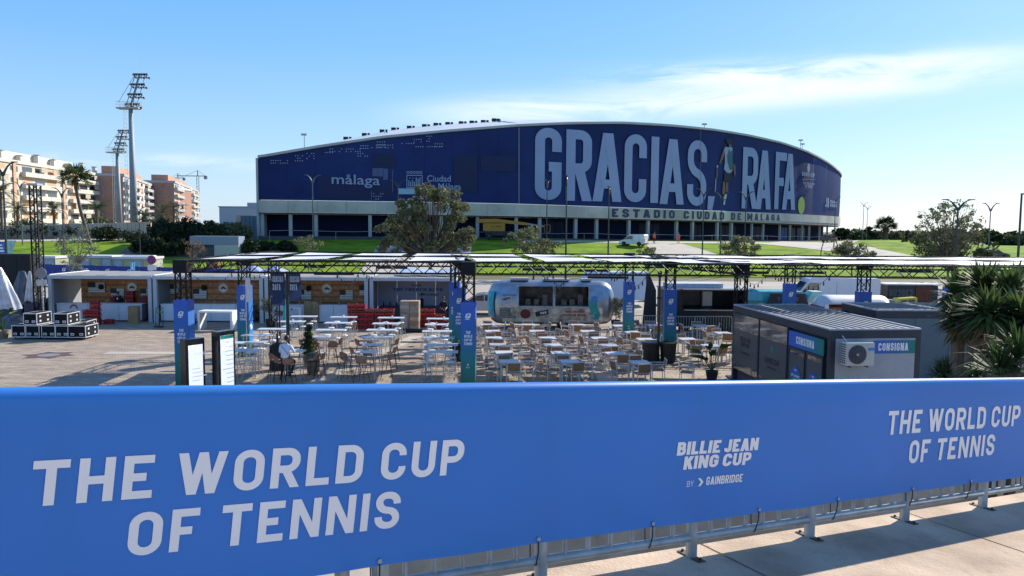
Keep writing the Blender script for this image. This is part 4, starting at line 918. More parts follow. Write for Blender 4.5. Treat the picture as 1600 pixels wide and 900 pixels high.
# ================================================================== BUILDINGS ON THE LEFT
def flats(label, pa, pb, depth, z0, storeys, bays, wall, balc, accent, stripe, seed, roofcol=(.5, .45, .38), balk=1.3, chim=0, end=None):
    """facade from pa to pb (plan), top heights ha, hb"""
    pa = Vector(pa); pb = Vector(pb); d = pb - pa; L_ = d.length; rz = math.atan2(d.y, d.x); t = thing('apartment_building', label, 'apartment building', (pa.x, pa.y, 0), rz)
    rnd = random.Random(seed); H_ = z0; fh = H_ / storeys; WIN = glassmat('far_window_glass', (.035, .045, .06)); bw = L_ / bays
    B().box(0, L_, 0, depth, 0, H_).build('wall', wall, t)
    B().box(-.3, L_+.3, -.4, depth+.3, H_ + .01, H_+.9).build('parapet', roofcol if not isinstance(roofcol, tuple) else balc, t)
    for i in range(bays):
        kind = 2 if i % 4 == 3 else 0
        for f in range(storeys):
            x0 = i * bw; zb = f * fh
            if kind == 2 and stripe:
                for q in (.25, .62):
                    B().box(x0 + bw*q, x0 + bw*(q+.16), -.06, .05, zb + fh*.32, zb + fh*.8).build('window', WIN, t)
            else:
                B().box(x0 + bw*.12, x0 + bw*.88, -.05, .06, zb + fh*.12, zb + fh*.84).build('window', WIN if rnd.random() < .75 else accent, t)
                o = B().box(x0 + bw*.01, x0 + bw*.99, -balk, -.06, zb - .1, zb + fh*.36).build('balcony', balc, t)
                if rnd.random() < .4: B().box(x0 + bw*.3, x0 + bw*.8, -balk*.9, -balk*.8, zb + fh*.5, zb + fh*.92).build('awning', mat('awning_beige', (.45, .38, .28), .8, .1), o)
    for i in range(bays):
        if i % 4 == 3 and stripe: B().box(i*bw + bw*.4, i*bw + bw*.6, -.3, -.07, 0, H_).build('wall_stripe', accent, t)
    B().box(L_*.05, L_*.8, depth*.25, depth*.8, H_+.9, H_ + 3.6).build('penthouse', accent if chim == 0 else balc, t)
    for i in range(chim):
        x = L_ * (.04 + .92 * i / max(1, chim-1)); o = B().box(x, x+1.1, 2 + (i % 2)*2.4, 3.1 + (i % 2)*2.4, H_+.92, H_ + 2.6 + (i % 3)*.5).build('chimney', balc, t)
        B().box(x-.15, x+1.25, 1.85 + (i % 2)*2.4, 3.25 + (i % 2)*2.4, H_ + 2.62 + (i % 3)*.5, H_ + 2.85 + (i % 3)*.5).build('chimney_cap', mat('cap_grey', (.3, .28, .25), .8, .1), o)
    if end: B().box(-.25, -.02, .2, depth - .2, 0, H_ - .1).build('end_wall', end, t)
    for f in range(storeys):
        for q in (.3, .65): B().box(-.33, -.28, depth*q, depth*(q+.1), f*fh + fh*.3, f*fh + fh*.75).build('window', WIN, t)
    return t
CREAM = mat('cream_render', (.56, .50, .40), .85, .06, .2); CREAMB = mat('cream_balcony', (.60, .56, .47), .85, .05, .3)
ORNG = mat('orange_render', (.48, .25, .16), .85, .08, .2); WHT = mat('white_render', (.62, .58, .52), .85, .05, .2); BRK = mat('terracotta_render', (.38, .21, .15), .85, .1, .2); GRYR = mat('grey_render', (.40, .40, .40), .85, .08, .2)
def bp2(px, Y): d = ray(px, 353); return (d.x / d.y * Y, Y)
flats('long cream apartment block with balconies and many chimneys at the left edge', bp2(-60, 185), bp2(168, 268), 14, PD(100, 266, 235).z, 7, 12, CREAM, CREAMB, mat('salmon_render', (.55, .33, .2), .85, .1, .2), True, 1, chim=17)
flats('orange and white apartment block right behind the floodlight masts', bp2(195, 262), bp2(240, 330), 9, PD(215, 283, 290).z, 8, 6, WHT, GRYR, ORNG, True, 2, end=BRK)
flats('farthest orange and white apartment block, rightmost of the row', bp2(274, 330), bp2(310, 420), 12, PD(290, 293, 370).z, 8, 6, WHT, GRYR, ORNG, True, 3, end=BRK)
def flatblock(label, px0, px1, py, Y, wall, win=6, storeys=7):
    a = bp2(px0, Y); b_ = bp2(px1, Y); z = PD((px0+px1)/2, py, Y).z; t = thing('apartment_building', label, 'apartment building', (a[0], Y, 0)); W_ = b_[0] - a[0]
    B().box(0, W_, 0, 16, 0, z).build('wall', wall, t); B().box(-.3, W_+.3, -.3, 16.3, z+.01, z+.8).build('parapet', WHT, t)
    B().box(W_*.2, W_*.7, 4, 9, z+.82, z+3.4).build('penthouse', WHT, t); fh = z/storeys
    for f in range(storeys):
        for i in range(win): B().box(W_*(i+.25)/win, W_*(i+.7)/win, -.06, .05, f*fh+fh*.35, f*fh+fh*.8).build('window', glassmat('far_window_glass', (.035, .045, .06)), t)
        B().box(W_*.05, W_*.45, -1.2, -.07, f*fh - .1, f*fh + fh*.3).build('balcony', GRYR, t)
flatblock('grey and terracotta apartment block left of the nearer mast', 158, 176, 274, 300, GRYR, 3)
flatblock('terracotta apartment block between the two masts', 181, 196, 283, 300, BRK, 2)
flatblock('low grey block between the two orange apartment blocks', 241, 262, 291, 340, GRYR, 4)
flatblock('terracotta block left of the farthest flats', 262, 277, 296, 345, BRK, 2)
# low white building and grey shed left of the stadium
a = bp2(343, 210); z = PD(370, 324, 210).z; t = thing('white_building', 'low white flat roofed building between the flats and the stadium', 'building', (a[0], 210, 0)); W_ = bp2(412, 210)[0] - a[0]
B().box(0, W_, 0, 12, 0, z).build('wall', mat('pale_grey_render', (.46, .48, .5), .8, .05), t); B().box(W_*.38, W_*.75, -.06, .05, z*.35, z*.8).build('window', glassmat('grey_window', (.06, .08, .09)), t); B().box(-.2, W_*.98, -.2, 12, z+.01, z+.3).build('parapet', mat('pale_grey_render', (.46, .48, .5)), t)
B().box(W_*.55, W_*.95, 3, 8, z+.32, z+1.4).build('roof_unit', GRYR, t)
a = bp2(376, 130); b2 = bp2(408, 130); z = PD(390, 337.5, 130).z; t = thing('grey_shed', 'grey blue metal fence panel house beside the stadium corner', 'shed', (a[0], 130, 2.5)); W_ = b2[0] - a[0]
B().box(0, W_, 0, 6, 0, z-2.5).build('wall', mat('grey_blue_sheet', (.13, .17, .20), .6, .12), t)
for i in range(5): B().box(W_*i/5+.05, W_*i/5+.12, -.08, -.01, 0, z-2.5).build('seam_rib', mat('grey_blue_sheet', (.13, .17, .20)), t)
# beige wall in panels
t = thing('beige_wall', 'long beige panelled garden wall below the apartment blocks', 'wall', (bp2(0, 133)[0], 133, 3.0)); x0 = bp2(-20, 133)[0]; x1 = bp2(236, 133)[0]; n = 42
for i in range(n):
    xa = lerp(x0, x1, i/n); xb = lerp(x0, x1, (i+1)/n); zt = lerp(PD(0, 353.5, 133).z, PD(236, 346.5, 133).z, i/n); zb = hgt(xa, 133) - .3
    B().box(xa+.03, xb-.03, 133, 133.3, zb, zt).build('wall_panel', mat('beige_wall_concrete', (.56, .45, .34), .85, .12, .4), t, world=True)
    if i % 3 == 0: B().box(xa-.08, xa+.02, 132.85, 133.35, zb, zt+.05).build('wall_post', mat('beige_wall_concrete', (.56, .45, .34)), t, world=True)
# shade net fence on the slope, pale container, orange skip
a = PD(297, 392, 104); c_ = PD(373, 392, 104); za = hgt(a.x, 104)
t = thing('site_container', 'long grey blue container lying below the dark hedge', 'container', (a.x, 104, PD(330, 382.5, 104).z)); W_ = c_.x - a.x; h_ = PD(330, 369, 104).z - PD(330, 382.5, 104).z
B().box(0, W_, 0, 2.4, 0, h_).build('box', mat('grey_blue_container', (.22, .27, .36), .6, .08), t)
for i in range(12): B().box(W_*i/12, W_*i/12+.08, -.05, -.01, .1, h_-.1).build('rib', mat('grey_blue_container', (.22, .27, .36)), t)
B().box(W_*.5, W_, -.02, 2.4, -1.8, -.02).build('pale_base', mat('pale_base_concrete', (.42, .42, .40), .8, .1), t)
c = PD(329, 392, 92); t = thing('skip', 'rusty orange skip beside the bare shrub', 'skip', (c.x, 92, hgt(c.x, 92))); B().prism([(-.4, 0), (.3, 0), (.6, 1.3), (-.6, 1.3)], 0, 1.6).build('body', mat('rust_orange', (.34, .11, .035), .7, .2), t, bevel=.02); B().box(-.62, .62, -.05, 1.65, 1.3, 1.38).build('rim', mat('rust_orange', (.34, .11, .035)), t)
# lattice tower at the left
c = PD(62, 470, 45); t = thing('lattice_tower', 'tall black lattice tower left of the first kiosk', 'tower', (c.x, 45, 0)); h_ = PD(62, 290, 45).z; b = B(); r_ = .21
for x in (-r_, r_):
    for y in (-r_, r_): b.tube((x, y, 0), (x, y, h_), .045, 4)
b.build('chord_tubes', TRUSS, t); b = B(); n = int(h_/.42)
for i in range(n):
    z0, z1 = i*h_/n, (i+1)*h_/n
    for (a1, a2) in (((-r_, -r_), (r_, -r_)), ((r_, -r_), (r_, r_)), ((r_, r_), (-r_, r_)), ((-r_, r_), (-r_, -r_))):
        if i % 2: a1, a2 = a2, a1
        b.tube((*a1, z0), (*a2, z1), .028, 3)
b.build('lattice', TRUSS, t); B().box(-.3, .3, -.3, .3, h_, h_+.12).build('head_plate', mat('pale_plate', (.4, .4, .42), .5, .1), t)

# ================================================================== TRUSS CANOPY
HT, HC = 4.7, 3.25
def lattice(b, p, q, w_, step, rc=.034, rd=.021, up=Vector((0, 0, 1))):
    p = Vector(p); q = Vector(q); d = (q - p); L_ = d.length; d.normalize()
    if abs(d.z) > .9: a = Vector((1, 0, 0)); c = Vector((0, 1, 0))
    else: a = Vector((-d.y, d.x, 0)).normalized(); c = Vector((0, 0, 1))
    cr = [(a * sx + c * sy) * w_ / 2 for sx, sy in ((-1, -1), (1, -1), (1, 1), (-1, 1))]
    for o_ in cr: b.tube(p + o_, q + o_, rc, 4, caps=False)
    n = max(1, round(L_ / step))
    for i in range(n):
        z0, z1 = p + d * (L_*i/n), p + d * (L_*(i+1)/n)
        for k in range(4):
            o1, o2 = cr[k], cr[(k+1) % 4]
            if i % 2: o1, o2 = o2, o1
            b.tube(z0 + o1, z1 + o2, rd, 3, caps=False)
COVER = gradmat('blue_green_cover', [(0, (.006, .11, .07)), (.33, (.010, .20, .20)), (.60, (.018, .15, .42)), (1, (.035, .12, .52))], 0, HC)
COVERL = gradmat('bright_blue_cover_side', [(0, (.01, .10, .08)), (.4, (.02, .20, .45)), (.6, (.03, .14, .55)), (1, (.03, .08, .42))], 0, HC)
COLS = [(-12.15, 28.3, 'blue to green wrapped truss column at the front left corner, beside the screens'), (-12.3, 35.2, 'blue to green wrapped truss column behind the two white screens'), (-1.6, 28.3, 'blue to green wrapped truss column in the middle of the front row'), (-2.35, 34.3, 'wrapped truss column just behind the middle front column'), (-2.85, 38.2, 'teal and blue wrapped truss column furthest back in the middle'), (6.05, 39.6, 'blue to green wrapped truss column beside the silver trailer'), (7.15, 34.6, 'blue to green wrapped truss column beside the dark bins'), (9.15, 30.6, 'black truss column rising behind the grey cabin corner'), (14.1, 38.9, 'blue wrapped truss column before the turquoise food van'), (15.7, 34.2, 'blue wrapped truss column before the red and white caravan'), (-12.0, 38.6, 'bare truss column at the back left'), (19.2, 27.7, 'wrapped truss column hidden among the yuccas')]
PW = .27
for i, (x, y, lb) in enumerate(COLS):
    t = thing('truss_column', lb, 'truss column', (x, y, 0), R(-2)); b = B(); lattice(b, (0, 0, 0), (0, 0, HT), .40, .42); b.build('lattice', TRUSS, t)
    B().box(-.26, .26, -.26, .26, HT - .46, HT + .02).build('corner_block', TRUSS, t)
    B().box(-.4, .4, -.4, .4, .006, .05).build('base_plate', BLACK, t)
    if i in (7, 10): continue
    c = B().box(-PW, PW, -PW, PW, .05, HC).build('cover', COVER, t, bevel=.008)
    for txt, z in (('THE', 2.08), ('WORLD', 1.94), ('CUP OF', 1.80), ('TENNIS', 1.66)):
        b = B(); write(b, txt, lambda a, y_, l=0: (a, -PW - .004 - l, z + y_), {'THE': .18, 'WORLD': .30, 'CUP OF': .30, 'TENNIS': .31}[txt], .10, t=.2, shear=.15, anchor='c'); b.build('lettering', LETTER, c)
    b = B(); 
    for k, (a, z_, w_, h_) in enumerate([(-.06, 2.66, .06, .15), (.0, 2.64, .05, .10), (.07, 2.66, .05, .16), (.02, 2.80, .12, .035), (-.02, 2.60, .14, .03)]): b.quad((a-w_/2-.02, -PW-.004-.001*k, z_), (a+w_/2-.02, -PW-.004-.001*k, z_), (a+w_/2+.02, -PW-.004-.001*k, z_+h_), (a-w_/2+.02, -PW-.004-.001*k, z_+h_))
    b.build('cup_emblem', LETTER, c)
    b = B().disc((0, -PW-.004, .93), .03, n=10); write(b, 'DAVIS CUP', lambda a, y_, l=0: (a, -PW - .004 - l, .80 + y_), .13, .05, anchor='c', t=.16); b.build('small_emblem', LETTER, c)
    if i in (0, 1, 3):
        b = B().quad((PW+.004, -.2, .6), (PW+.004, .2, .6), (PW+.004, .2, 2.1), (PW+.004, -.2, 2.1)); b.build('side_panel', mat('sunlit_azure_print', (.03, .20, .62), .5, .1), c)  # bright azure panel on the right side of the cover
        b = B().disc((PW+.008, 0, 1.35), .13, 'X', 12); b.build('side_emblem', LETTER, c)
BEAMS = [((-12.15, 28.3), (-1.6, 28.3), 'front left'), ((-1.6, 28.3), (9.0, 28.3), 'front middle'), ((9.0, 28.3), (25, 27.5), 'front right'),
         ((-12.3, 33.6), (-2.35, 33.6), 'middle left'), ((-2.35, 33.6), (7.15, 33.9), 'middle'), ((7.15, 33.9), (26, 33.2), 'middle right'),
         ((-12.0, 38.6), (-2.85, 38.2), 'back left'), ((-2.85, 38.2), (6.05, 38.4), 'back middle'), ((6.05, 38.4), (27, 37.6), 'back right'),
         ((-12.15, 28.3), (-12.3, 33.6), 'left side, front half of the'), ((-12.3, 33.6), (-12.0, 38.6), 'left side, back half of the'), ((-1.6, 28.3), (-2.35, 33.6), 'cross, from the middle front column, near half of the'), ((-2.35, 33.6), (-2.85, 38.2), 'cross, behind the middle front column, far half of the'), ((9.0, 28.3), (7.3, 33.9), 'cross, from the cabin corner, near half of the'), ((7.3, 33.9), (6.05, 38.4), 'cross, toward the silver trailer, far half of the')]
for p, q, lb in BEAMS:
    t = thing('truss_beam', 'black lattice roof beam, %s canopy' % lb, 'truss beam', ((p[0]+q[0])/2, (p[1]+q[1])/2, HT - .22))
    d = Vector((q[0]-p[0], q[1]-p[1], 0)); L_ = d.length; d.normalize(); hh = d * (L_/2 - .28)
    b = B(); lattice(b, -hh, hh, .42, .46, .033, .021); b.build('lattice', TRUSS, t)
    n = int(L_ / 2.3)
    for k in range(n + 1): c_ = -hh + d * (2 * (L_/2 - .28) * k / max(1, n)); b = B(); b.cbox(c_, (.05, .46, .46) if abs(d.x) > .7 else (.46, .05, .46)); 
# roof sheets
SAIL = mat('white_shade_cloth', (.74, .74, .76), .7, .05, .5, trans=.06)
rowdef = [(28.9, 32.5, 'front'), (33.6, 36.4, 'back')]
edge = lambda y: -12.0 + (y - 28.3) * .0
ordn = ['first', 'second', 'third', 'fourth', 'fifth', 'sixth', 'seventh', 'eighth', 'ninth', 'tenth', 'eleventh', 'twelfth', 'thirteenth', 'fourteenth', 'fifteenth', 'sixteenth']
for ya, yb, rn in rowdef:
    for k in range(15):
        xa = -11.75 + k * 2.6; xb = xa + 2.16; sk = -.045 * (xa + 12) / 10 * 1.0; off = (.45 if rn == 'back' else 0)
        if xa > 5: xb = xa + 2.48
        fy = -max(0, xa - 4) * .035; rnd = random.Random(k + (50 if rn == 'back' else 0))
        if rn == 'front' and k == 9: pass
        sx = -(yb - ya) * (.12 if xa > -3 else .04)
        h0 = rnd.uniform(.0, .04); cor = [Vector((xa - off, ya + fy, HT + h0)), Vector((xb - off, ya + fy, HT + rnd.uniform(.02, .08))), Vector((xb + sx - off, yb + fy, HT + rnd.uniform(-.02, .05))), Vector((xa + sx - off, yb + fy, HT + rnd.uniform(-.02, .05)))]
        def fn(u, v):
            p = cor[0].lerp(cor[1], u).lerp(cor[3].lerp(cor[2], u), v); p.z -= .10 * math.sin(math.pi*u) * math.sin(math.pi*v) * rnd_s; 
            p.y += .10 * math.sin(math.pi*u) * (1 if v < .5 else -1) * abs(v-.5)*2; p.x += .06*math.sin(math.pi*v)*(1 if u < .5 else -1)*abs(u-.5)*2; return p
        rnd_s = rnd.uniform(.3, 1.3)
        tag(B().grid(8, 8, fn).build('shade_sail', SAIL, smooth=True), 'white shade cloth, %s from the left in the %s row of the truss roof' % (ordn[k], rn), 'shade sail', 'white shade cloths on the truss roof')
# black bar heaters / speakers and bulb strings hanging below the roof beams
for i, (px, py, Y, ww) in enumerate([(612, 418, 28.3, 1.15), (522, 428, 33, 1.7), (843, 421, 29, 1.3), (928, 423, 33, 1.4), (950, 433.5, 33, 1.75), (492, 417, 36, 1.0), (1270, 426, 29.5, 1.0), (1430, 424, 29.6, 1.4), (1180, 426, 29, 1.0)]):
    c = PD(px, py, Y); t = thing('bar_heater', '%s black bar heater hung under the roof truss, counted from the left' % ['third', 'second', 'fourth', 'fifth', 'sixth', 'first', 'eighth', 'ninth', 'seventh'][i], 'heater', tuple(c))
    B().box(-ww/2, ww/2, -.06, .06, -.05, .05).build('heater_bar', BLACK, t); B().tube((-ww*.3, 0, .05), (-ww*.3, 0, .3), .012, 4).build('hanger', BLACK, t); B().tube((ww*.3, 0, .05), (ww*.3, 0, .3), .012, 4).build('hanger', BLACK, t)
for i, (a, c) in enumerate([((-1.6, 28.5), (-2.7, 38)), ((9.0, 30), (14.1, 38.9)), ((2, 28.5), (1.4, 38)), ((5, 28.5), (4.6, 38)), ((-12, 28.5), (-11.8, 38)), ((12, 29), (13, 38.5)), ((-6.5, 28.5), (-6.6, 38))]):
    t = thing('light_string', ['string of dark bulbs beside the middle front column', 'string of dark bulbs slanting over the grey cabin', 'string of dark bulbs over the silver trailer, left one', 'string of dark bulbs over the silver trailer, right one', 'string of dark bulbs along the left edge of the canopy', 'string of dark bulbs over the turquoise van', 'string of dark bulbs over the high tables'][i], 'string lights', (a[0], a[1], 4.1)); pr = None; b = B()
    for k in range(15):
        u = k / 14; p = Vector((lerp(a[0], c[0], u), lerp(a[1], c[1], u), 4.22 - .55 * math.sin(math.pi * (u * 2 % 1)) ** 1))
        if pr is not None: b.tube(pr, p, .010, 3, caps=False)
        bb = B(); bb.lathe([(.012, .0), (.022, -.05), (.035, -.11), (.02, -.16)], 6, tuple(p)); bb.build('bulb', mat('dark_bulb', (.05, .05, .045), .3, .1), t, world=True); pr = p
    b.build('cable', BLACK, t, world=True)

# ================================================================== KIOSKS
KY = 47.0
KG = mat('kiosk_grey_white', (.50, .52, .53), .6, .06, .4); KW = mat('counter_white', (.66, .67, .70), .5, .04); KROOF = mat('kiosk_roof_sheet', (.30, .29, .26), .75, .14, .5)
PLANK = mat('orange_brown_plank', (.46, .20, .07), .6, .2, 5, rgb2=(.58, .28, .11))
PLANKD = mat('orange_brown_plank_dark', (.36, .15, .05), .6, .22, 5)
KX = [-28.55, -22.1, -15.25, -8.8, -3.5]
KN = ['leftmost wood lined kiosk, beside the flight cases', 'second wood lined kiosk, behind the white arch table', 'third wood lined kiosk, behind the lamp post flags', 'grey blue kiosk reading from the French Alps']
KT = 2.86
def logo_disc(par, x, y, z, r):
    o = B().lathe([(r, 0), (r, .03)], 28).build('logo_disc', mat('logo_cream', (.86, .83, .74), .6, .05), par); o.rotation_euler = (math.pi/2, 0, 0); o.location = (x, y, z)
    b = B()
    for k in range(22):
        a0 = 2*math.pi*k/22; a1 = a0 + .17; b.quad(*[(r_*math.cos(a), r_*math.sin(a), .034) for r_, a in ((r*.95, a0), (r*.95, a1), (r*.80, a1), (r*.80, a0))])
    b.poly([(-r*.55, -r*.05, .036), (-r*.3, -r*.3, .036), (0, -r*.1, .036), (r*.45, -r*.32, .036), (r*.6, -r*.02, .036), (r*.2, r*.12, .036), (r*.3, r*.36, .036), (-r*.02, r*.18, .036), (-r*.25, r*.38, .036), (-r*.22, r*.08, .036)])
    b.build('logo_print', mat('logo_black', (.03, .03, .03), .6, .1), o)
for i in range(4):
    x0, x1 = KX[i] + .05, KX[i+1] - .05; W_ = x1 - x0; t = thing('kiosk', KN[i], 'kiosk', (x0, KY, 0)); D = 4.6
    for xx in (0, W_ - .22): B().box(xx, xx+.22, 0, .22, 0, KT - .2).build('post', KG, t)
    B().box(-.02, W_+.02, -.03, .2, KT - .2, KT).build('fascia', KG, t, bevel=.01)
    nr = 9
    for k in range(nr): B().box(W_*k/nr + .01, W_*(k+1)/nr - .01, .21, D, KT - .06 + (.0 if k % 2 else .012), KT + .01 + (.0 if k % 2 else .012)).build('roof_panel', KROOF, t)
    B().box(-.03, .05, .2, D, KT - .2, KT+.06).build('roof_edge', WHITE, t); B().box(W_-.05, W_+.03, .2, D, KT - .2, KT+.06).build('roof_edge', KG, t)
    B().box(.0, .10, .23, D, .02, KT - .07).build('side_wall', mat('side_wall_grey', (.27, .29, .31), .7, .08), t); B().box(W_-.10, W_, .23, D, .02, KT - .07).build('side_wall', mat('side_wall_grey', (.27, .29, .31)), t)
    B().box(.1, W_-.1, .3, D - .2, .0, .05).build('floor_board', mat('kiosk_floor', (.07, .06, .05), .8, .2), t)
    if i < 3:
        n = 20
        for k in range(n):
            z0 = .06 + k * (KT - .2)/n; B().box((.8 if i == 0 else .12), W_-.12, 2.2 + (.012 if k % 2 else 0), 2.25 + (.012 if k % 2 else 0), z0, z0 + (KT-.2)/n - .004).build('plank', PLANK if (k*7 + i) % 3 else PLANKD, t)
        logo_disc(t, W_*(.645 if i == 0 else .52), 2.17, 1.99, .34)
        brd = [(.29, 1.97, 1.1, .66), (.50, 1.60, .86, .62), (.80, 1.60, .86, .62), (.985, 1.95, .8, .64)] if i == 0 else [(.06, 1.9, .6, .62), (.30, 1.60, .86, .62), (.72, 1.60, .86, .62), (.93, 1.9, .8, .62)]
        for (u, z, w_, h_) in brd:              # striped menu flags: dark upper corner, horizontal slats
            xx = min(u * W_, W_ - .15 - w_/2); m_ = thing('x', '', ''); bpy.data.objects.remove(m_)
            fl_ = B().box(xx - w_/2, xx + w_/2, 2.12, 2.16, z - h_/2, z + h_/2).build('menu_board', mat('menu_board_grey', (.20, .21, .20), .6, .1), t)
            for k in range(6):
                zz = z - h_/2 + h_*(k+.14)/6; B().box(xx - w_/2 + .02, xx + w_/2 - .02, 2.10, 2.12, zz, zz + h_/6*.66).build('stripe', mat('menu_stripe_white', (.84, .86, .80), .6, .05), fl_)
            B().box(xx - w_/2 + (.0 if k % 2 else .02), xx - w_*.05, 2.08, 2.10, z + h_*.02, z + h_/2).build('dark_canton', mat('menu_dark', (.03, .04, .045), .6, .1), fl_)
        for k in range(int(W_/1.6)):            # counter fronts
            xa = .28 + k*(W_-.56)/int(W_/1.6); xb = .28 + (k+1)*(W_-.56)/int(W_/1.6)
            if k == int(W_/1.6)-1: xb -= .5
            B().box(xa+.012, xb-.012, .34, .36, .08, 1.06).build('counter_panel', KW, t)
        B().box(.26, W_-.75, .32, 1.0, 1.065, 1.11).build('countertop', WHITE, t); B().box(.3, W_-.8, .38, .95, .1, 1.06).build('counter_body', mat('counter_body_grey', (.3, .3, .32), .7, .1), t)
        b = B()
        for k in range(9):
            a0 = math.pi*k/9; b.quad(*[(1.35 + r_*math.cos(a), .335, .78 + r_*math.sin(a)) for r_, a in ((.27, a0), (.27, a0+.3), (.16, a0+.3), (.16, a0))])
        b.build('counter_emblem', mat('rust_red_print', (.32, .07, .04), .6, .2), t)
        for k, (u, h_) in enumerate([(.13, .16), (.31, .26), (.52, .26), (.70, .24)]): B().lathe([(.03, 0), (.03, h_*.6), (.012, h_*.8), (.03, h_)], 8, (u*W_, .6, 1.11)).build('beer_tap' if k else 'bottle', mat('brass_tap', (.45, .34, .15), .35, .1, metal=.6), t)
        B().lathe([(.13, -.16), (.18, 0), (.13, .16)], 8, (W_*.34, 2.08, 2.0)).build('hanging_plant', DARKTREE, t)
    else:
        for k in range(4): B().box(.12 + (W_-.24)*k/4 + .008, .12 + (W_-.24)*(k+1)/4 - .008, 2.2, 2.25, .06, KT - .2).build('back_panel', mat('grey_blue_panel', (.30, .36, .45), .6, .06), t)
        NV = mat('navy_print', (.03, .06, .16), .6, .05)
        b = B(); write(b, 'FROM', lambda a, y, l=0: (W_*.50 + a, 2.18 - l, 2.16 + y), .62, .12, anchor='c'); b.build('lettering', NV, t)
        b = B(); write(b, 'THE FRENCH ALPS', lambda a, y, l=0: (W_*.52 + a, 2.18 - l, 1.86 + y), 3.2, .21, anchor='c', t=.24); b.build('lettering', mat('blue_print', (.04, .12, .36), .6, .05), t)
        b = B(); write(b, 'RESTAURANT', lambda a, y, l=0: (W_*.66 + a, 2.18 - l, 1.58 + y), 1.25, .12, anchor='c'); b.build('lettering', NV, t)
        B().box(.4, W_-.4, 1.2, 1.9, .06, .95).build('counter_body', mat('dark_counter', (.05, .05, .06), .6, .1), t)
        for k in range(5): B().lathe([(.05, 0), (.05, .18), (.018, .26), (.018, .34)], 8, (.6 + k*.42, 1.5, .95)).build('bottle', BLACK, t)
# roof clutter on the last kiosk: awning of pale blue cloth, small lamps
t = thing('folded_awning', 'pale blue folded cloth lying on the grey blue kiosk roof', 'awning', (-7.2, KY + 1, KT + .05))
B().grid(10, 4, lambda u, v: (u*4.2, v*1.8, .12 + .22*v + .05*math.sin(u*9))).build('cloth', mat('pale_blue_cloth', (.34, .46, .62), .7, .08), t)

# ================================================================== CRATES, BOXES, PALLETS
def crate_proto():
    t = thing('red_crate', '', 'crate'); b = B(); w_, d_, h_ = .51, .40, .285
    B().box(-w_/2+.02, w_/2-.02, -d_/2+.02, d_/2-.02, 0, .02).build('base', REDP, t)
    for z0, z1 in ((0, .05), (.125, .16), (.235, h_)):
        b.box(-w_/2, w_/2, -d_/2, -d_/2+.02, z0, z1).box(-w_/2, w_/2, d_/2-.02, d_/2, z0, z1).box(-w_/2, -w_/2+.02, -d_/2+.021, d_/2-.021, z0, z1).box(w_/2-.02, w_/2, -d_/2+.021, d_/2-.021, z0, z1)
    b.build('slatted_sides', REDP, t)
    b = B()
    for x in (-w_/2+.03, 0, w_/2-.03): b.box(x-.03, x+.03, -d_/2+.004, -d_/2+.018, .03, h_-.03)
    b.build('uprights', mat('dark_red_plastic', (.22, .008, .012), .5, .15), t); B().box(-w_/2+.05, w_/2-.05, -d_/2+.05, d_/2-.05, .021, .2).build('contents', DARK, t)
    return t
CR = Proto(crate_proto())
pos = ['bottom', 'second', 'third', 'fourth', 'fifth']
def stack(x, y, n, where, rz=0, z0=0.0):
    for k in range(n):
        nm = 'bottom' if k == 0 else ('top' if k == n-1 else pos[k])
        CR.place((x + random.uniform(-.02, .02), y, z0 + k*.30), rz + random.uniform(-.09, .09), 'red crate, %s of the stack %s' % (nm, where) if n > 1 else 'single red crate %s' % where)
def at(px, py, z=0): return P(px, py, z)
random.seed(4)
for px, n, wh, dy in [(142, 3, 'left of the tall stack before the first kiosk', .2), (156, 5, 'standing tallest before the first kiosk', 0), (172, 1, 'right of the tall stack before the first kiosk', .3), (300, 2, 'beside the front left wrapped column', .3)]:
    p = at(px, 506); stack(p.x, p.y - .4 + dy, n, wh)
for k, px in enumerate([551, 565]):
    p = at(px, 514); stack(p.x, p.y, 5, ['left of the first pair before the kiosk post', 'right of the first pair before the kiosk post'][k])
for k, px in enumerate([578, 594, 609]): p = at(px, 514); stack(p.x, p.y, 4, '%s of three left of the wrapped pallet' % ['leftmost', 'middle', 'rightmost'][k])
for k, (px, n) in enumerate([(659, 4), (673, 4), (687, 3), (700, 2)]): p = at(px, 514); stack(p.x, p.y, n, '%s of four right of the wrapped pallet' % ['first', 'second', 'third', 'last'][k])
for i in range(3):
    for k in range(2 + (i == 1)): CR.place((KX[0] + 3.3 + i*.95, KY + 1.7, 1.0 + k*.295 if False else .9 + k*.295), 0, 'red crate %s in the %s pile inside the first kiosk' % (pos[k], ['left', 'middle', 'right'][i]))
def box_thing(name, label, px, py, w_, d_, h_, m, rz=0, cat='box', z=0, tape=True):
    p = at(px, py); t = thing(name, label, cat, (p.x, p.y, z), rz); B().box(-w_/2, w_/2, -d_/2, d_/2, 0, h_).build('carton', m, t, bevel=.01)
    if tape: B().box(-w_/2+.02, w_/2-.02, -.03, .03, h_+.001, h_+.004).build('tape_strip', mat('tape_brown', (.40, .28, .15), .4, .1), t); B().box(-.03, .03, -d_/2-.004, -d_/2-.001, h_*.7, h_-.01).build('tape_strip', mat('tape_brown', (.40, .28, .15)), t)
    return t
box_thing('cardboard_box', 'tall brown cardboard box leaning on the first kiosk counter', 210, 505, .58, .4, 1.05, CARD, .05)
box_thing('cardboard_box', 'low brown cardboard box left of the red crates at the first kiosk', 125, 500, .7, .4, .68, CARD, .2)
box_thing('tall_cardboard_box', 'left one of two tall brown cardboard boxes by the third kiosk', 482, 504, .45, .5, 1.35, CARD, .08)
box_thing('tall_cardboard_box', 'right one of two tall brown cardboard boxes by the third kiosk', 494, 504, .5, .5, 1.33, CARD, -.15)
p = at(641, 518); t = thing('pallet_load', 'tall pallet of wrapped cartons on a trolley before the grey blue kiosk', 'pallet load', (p.x, p.y, 0))
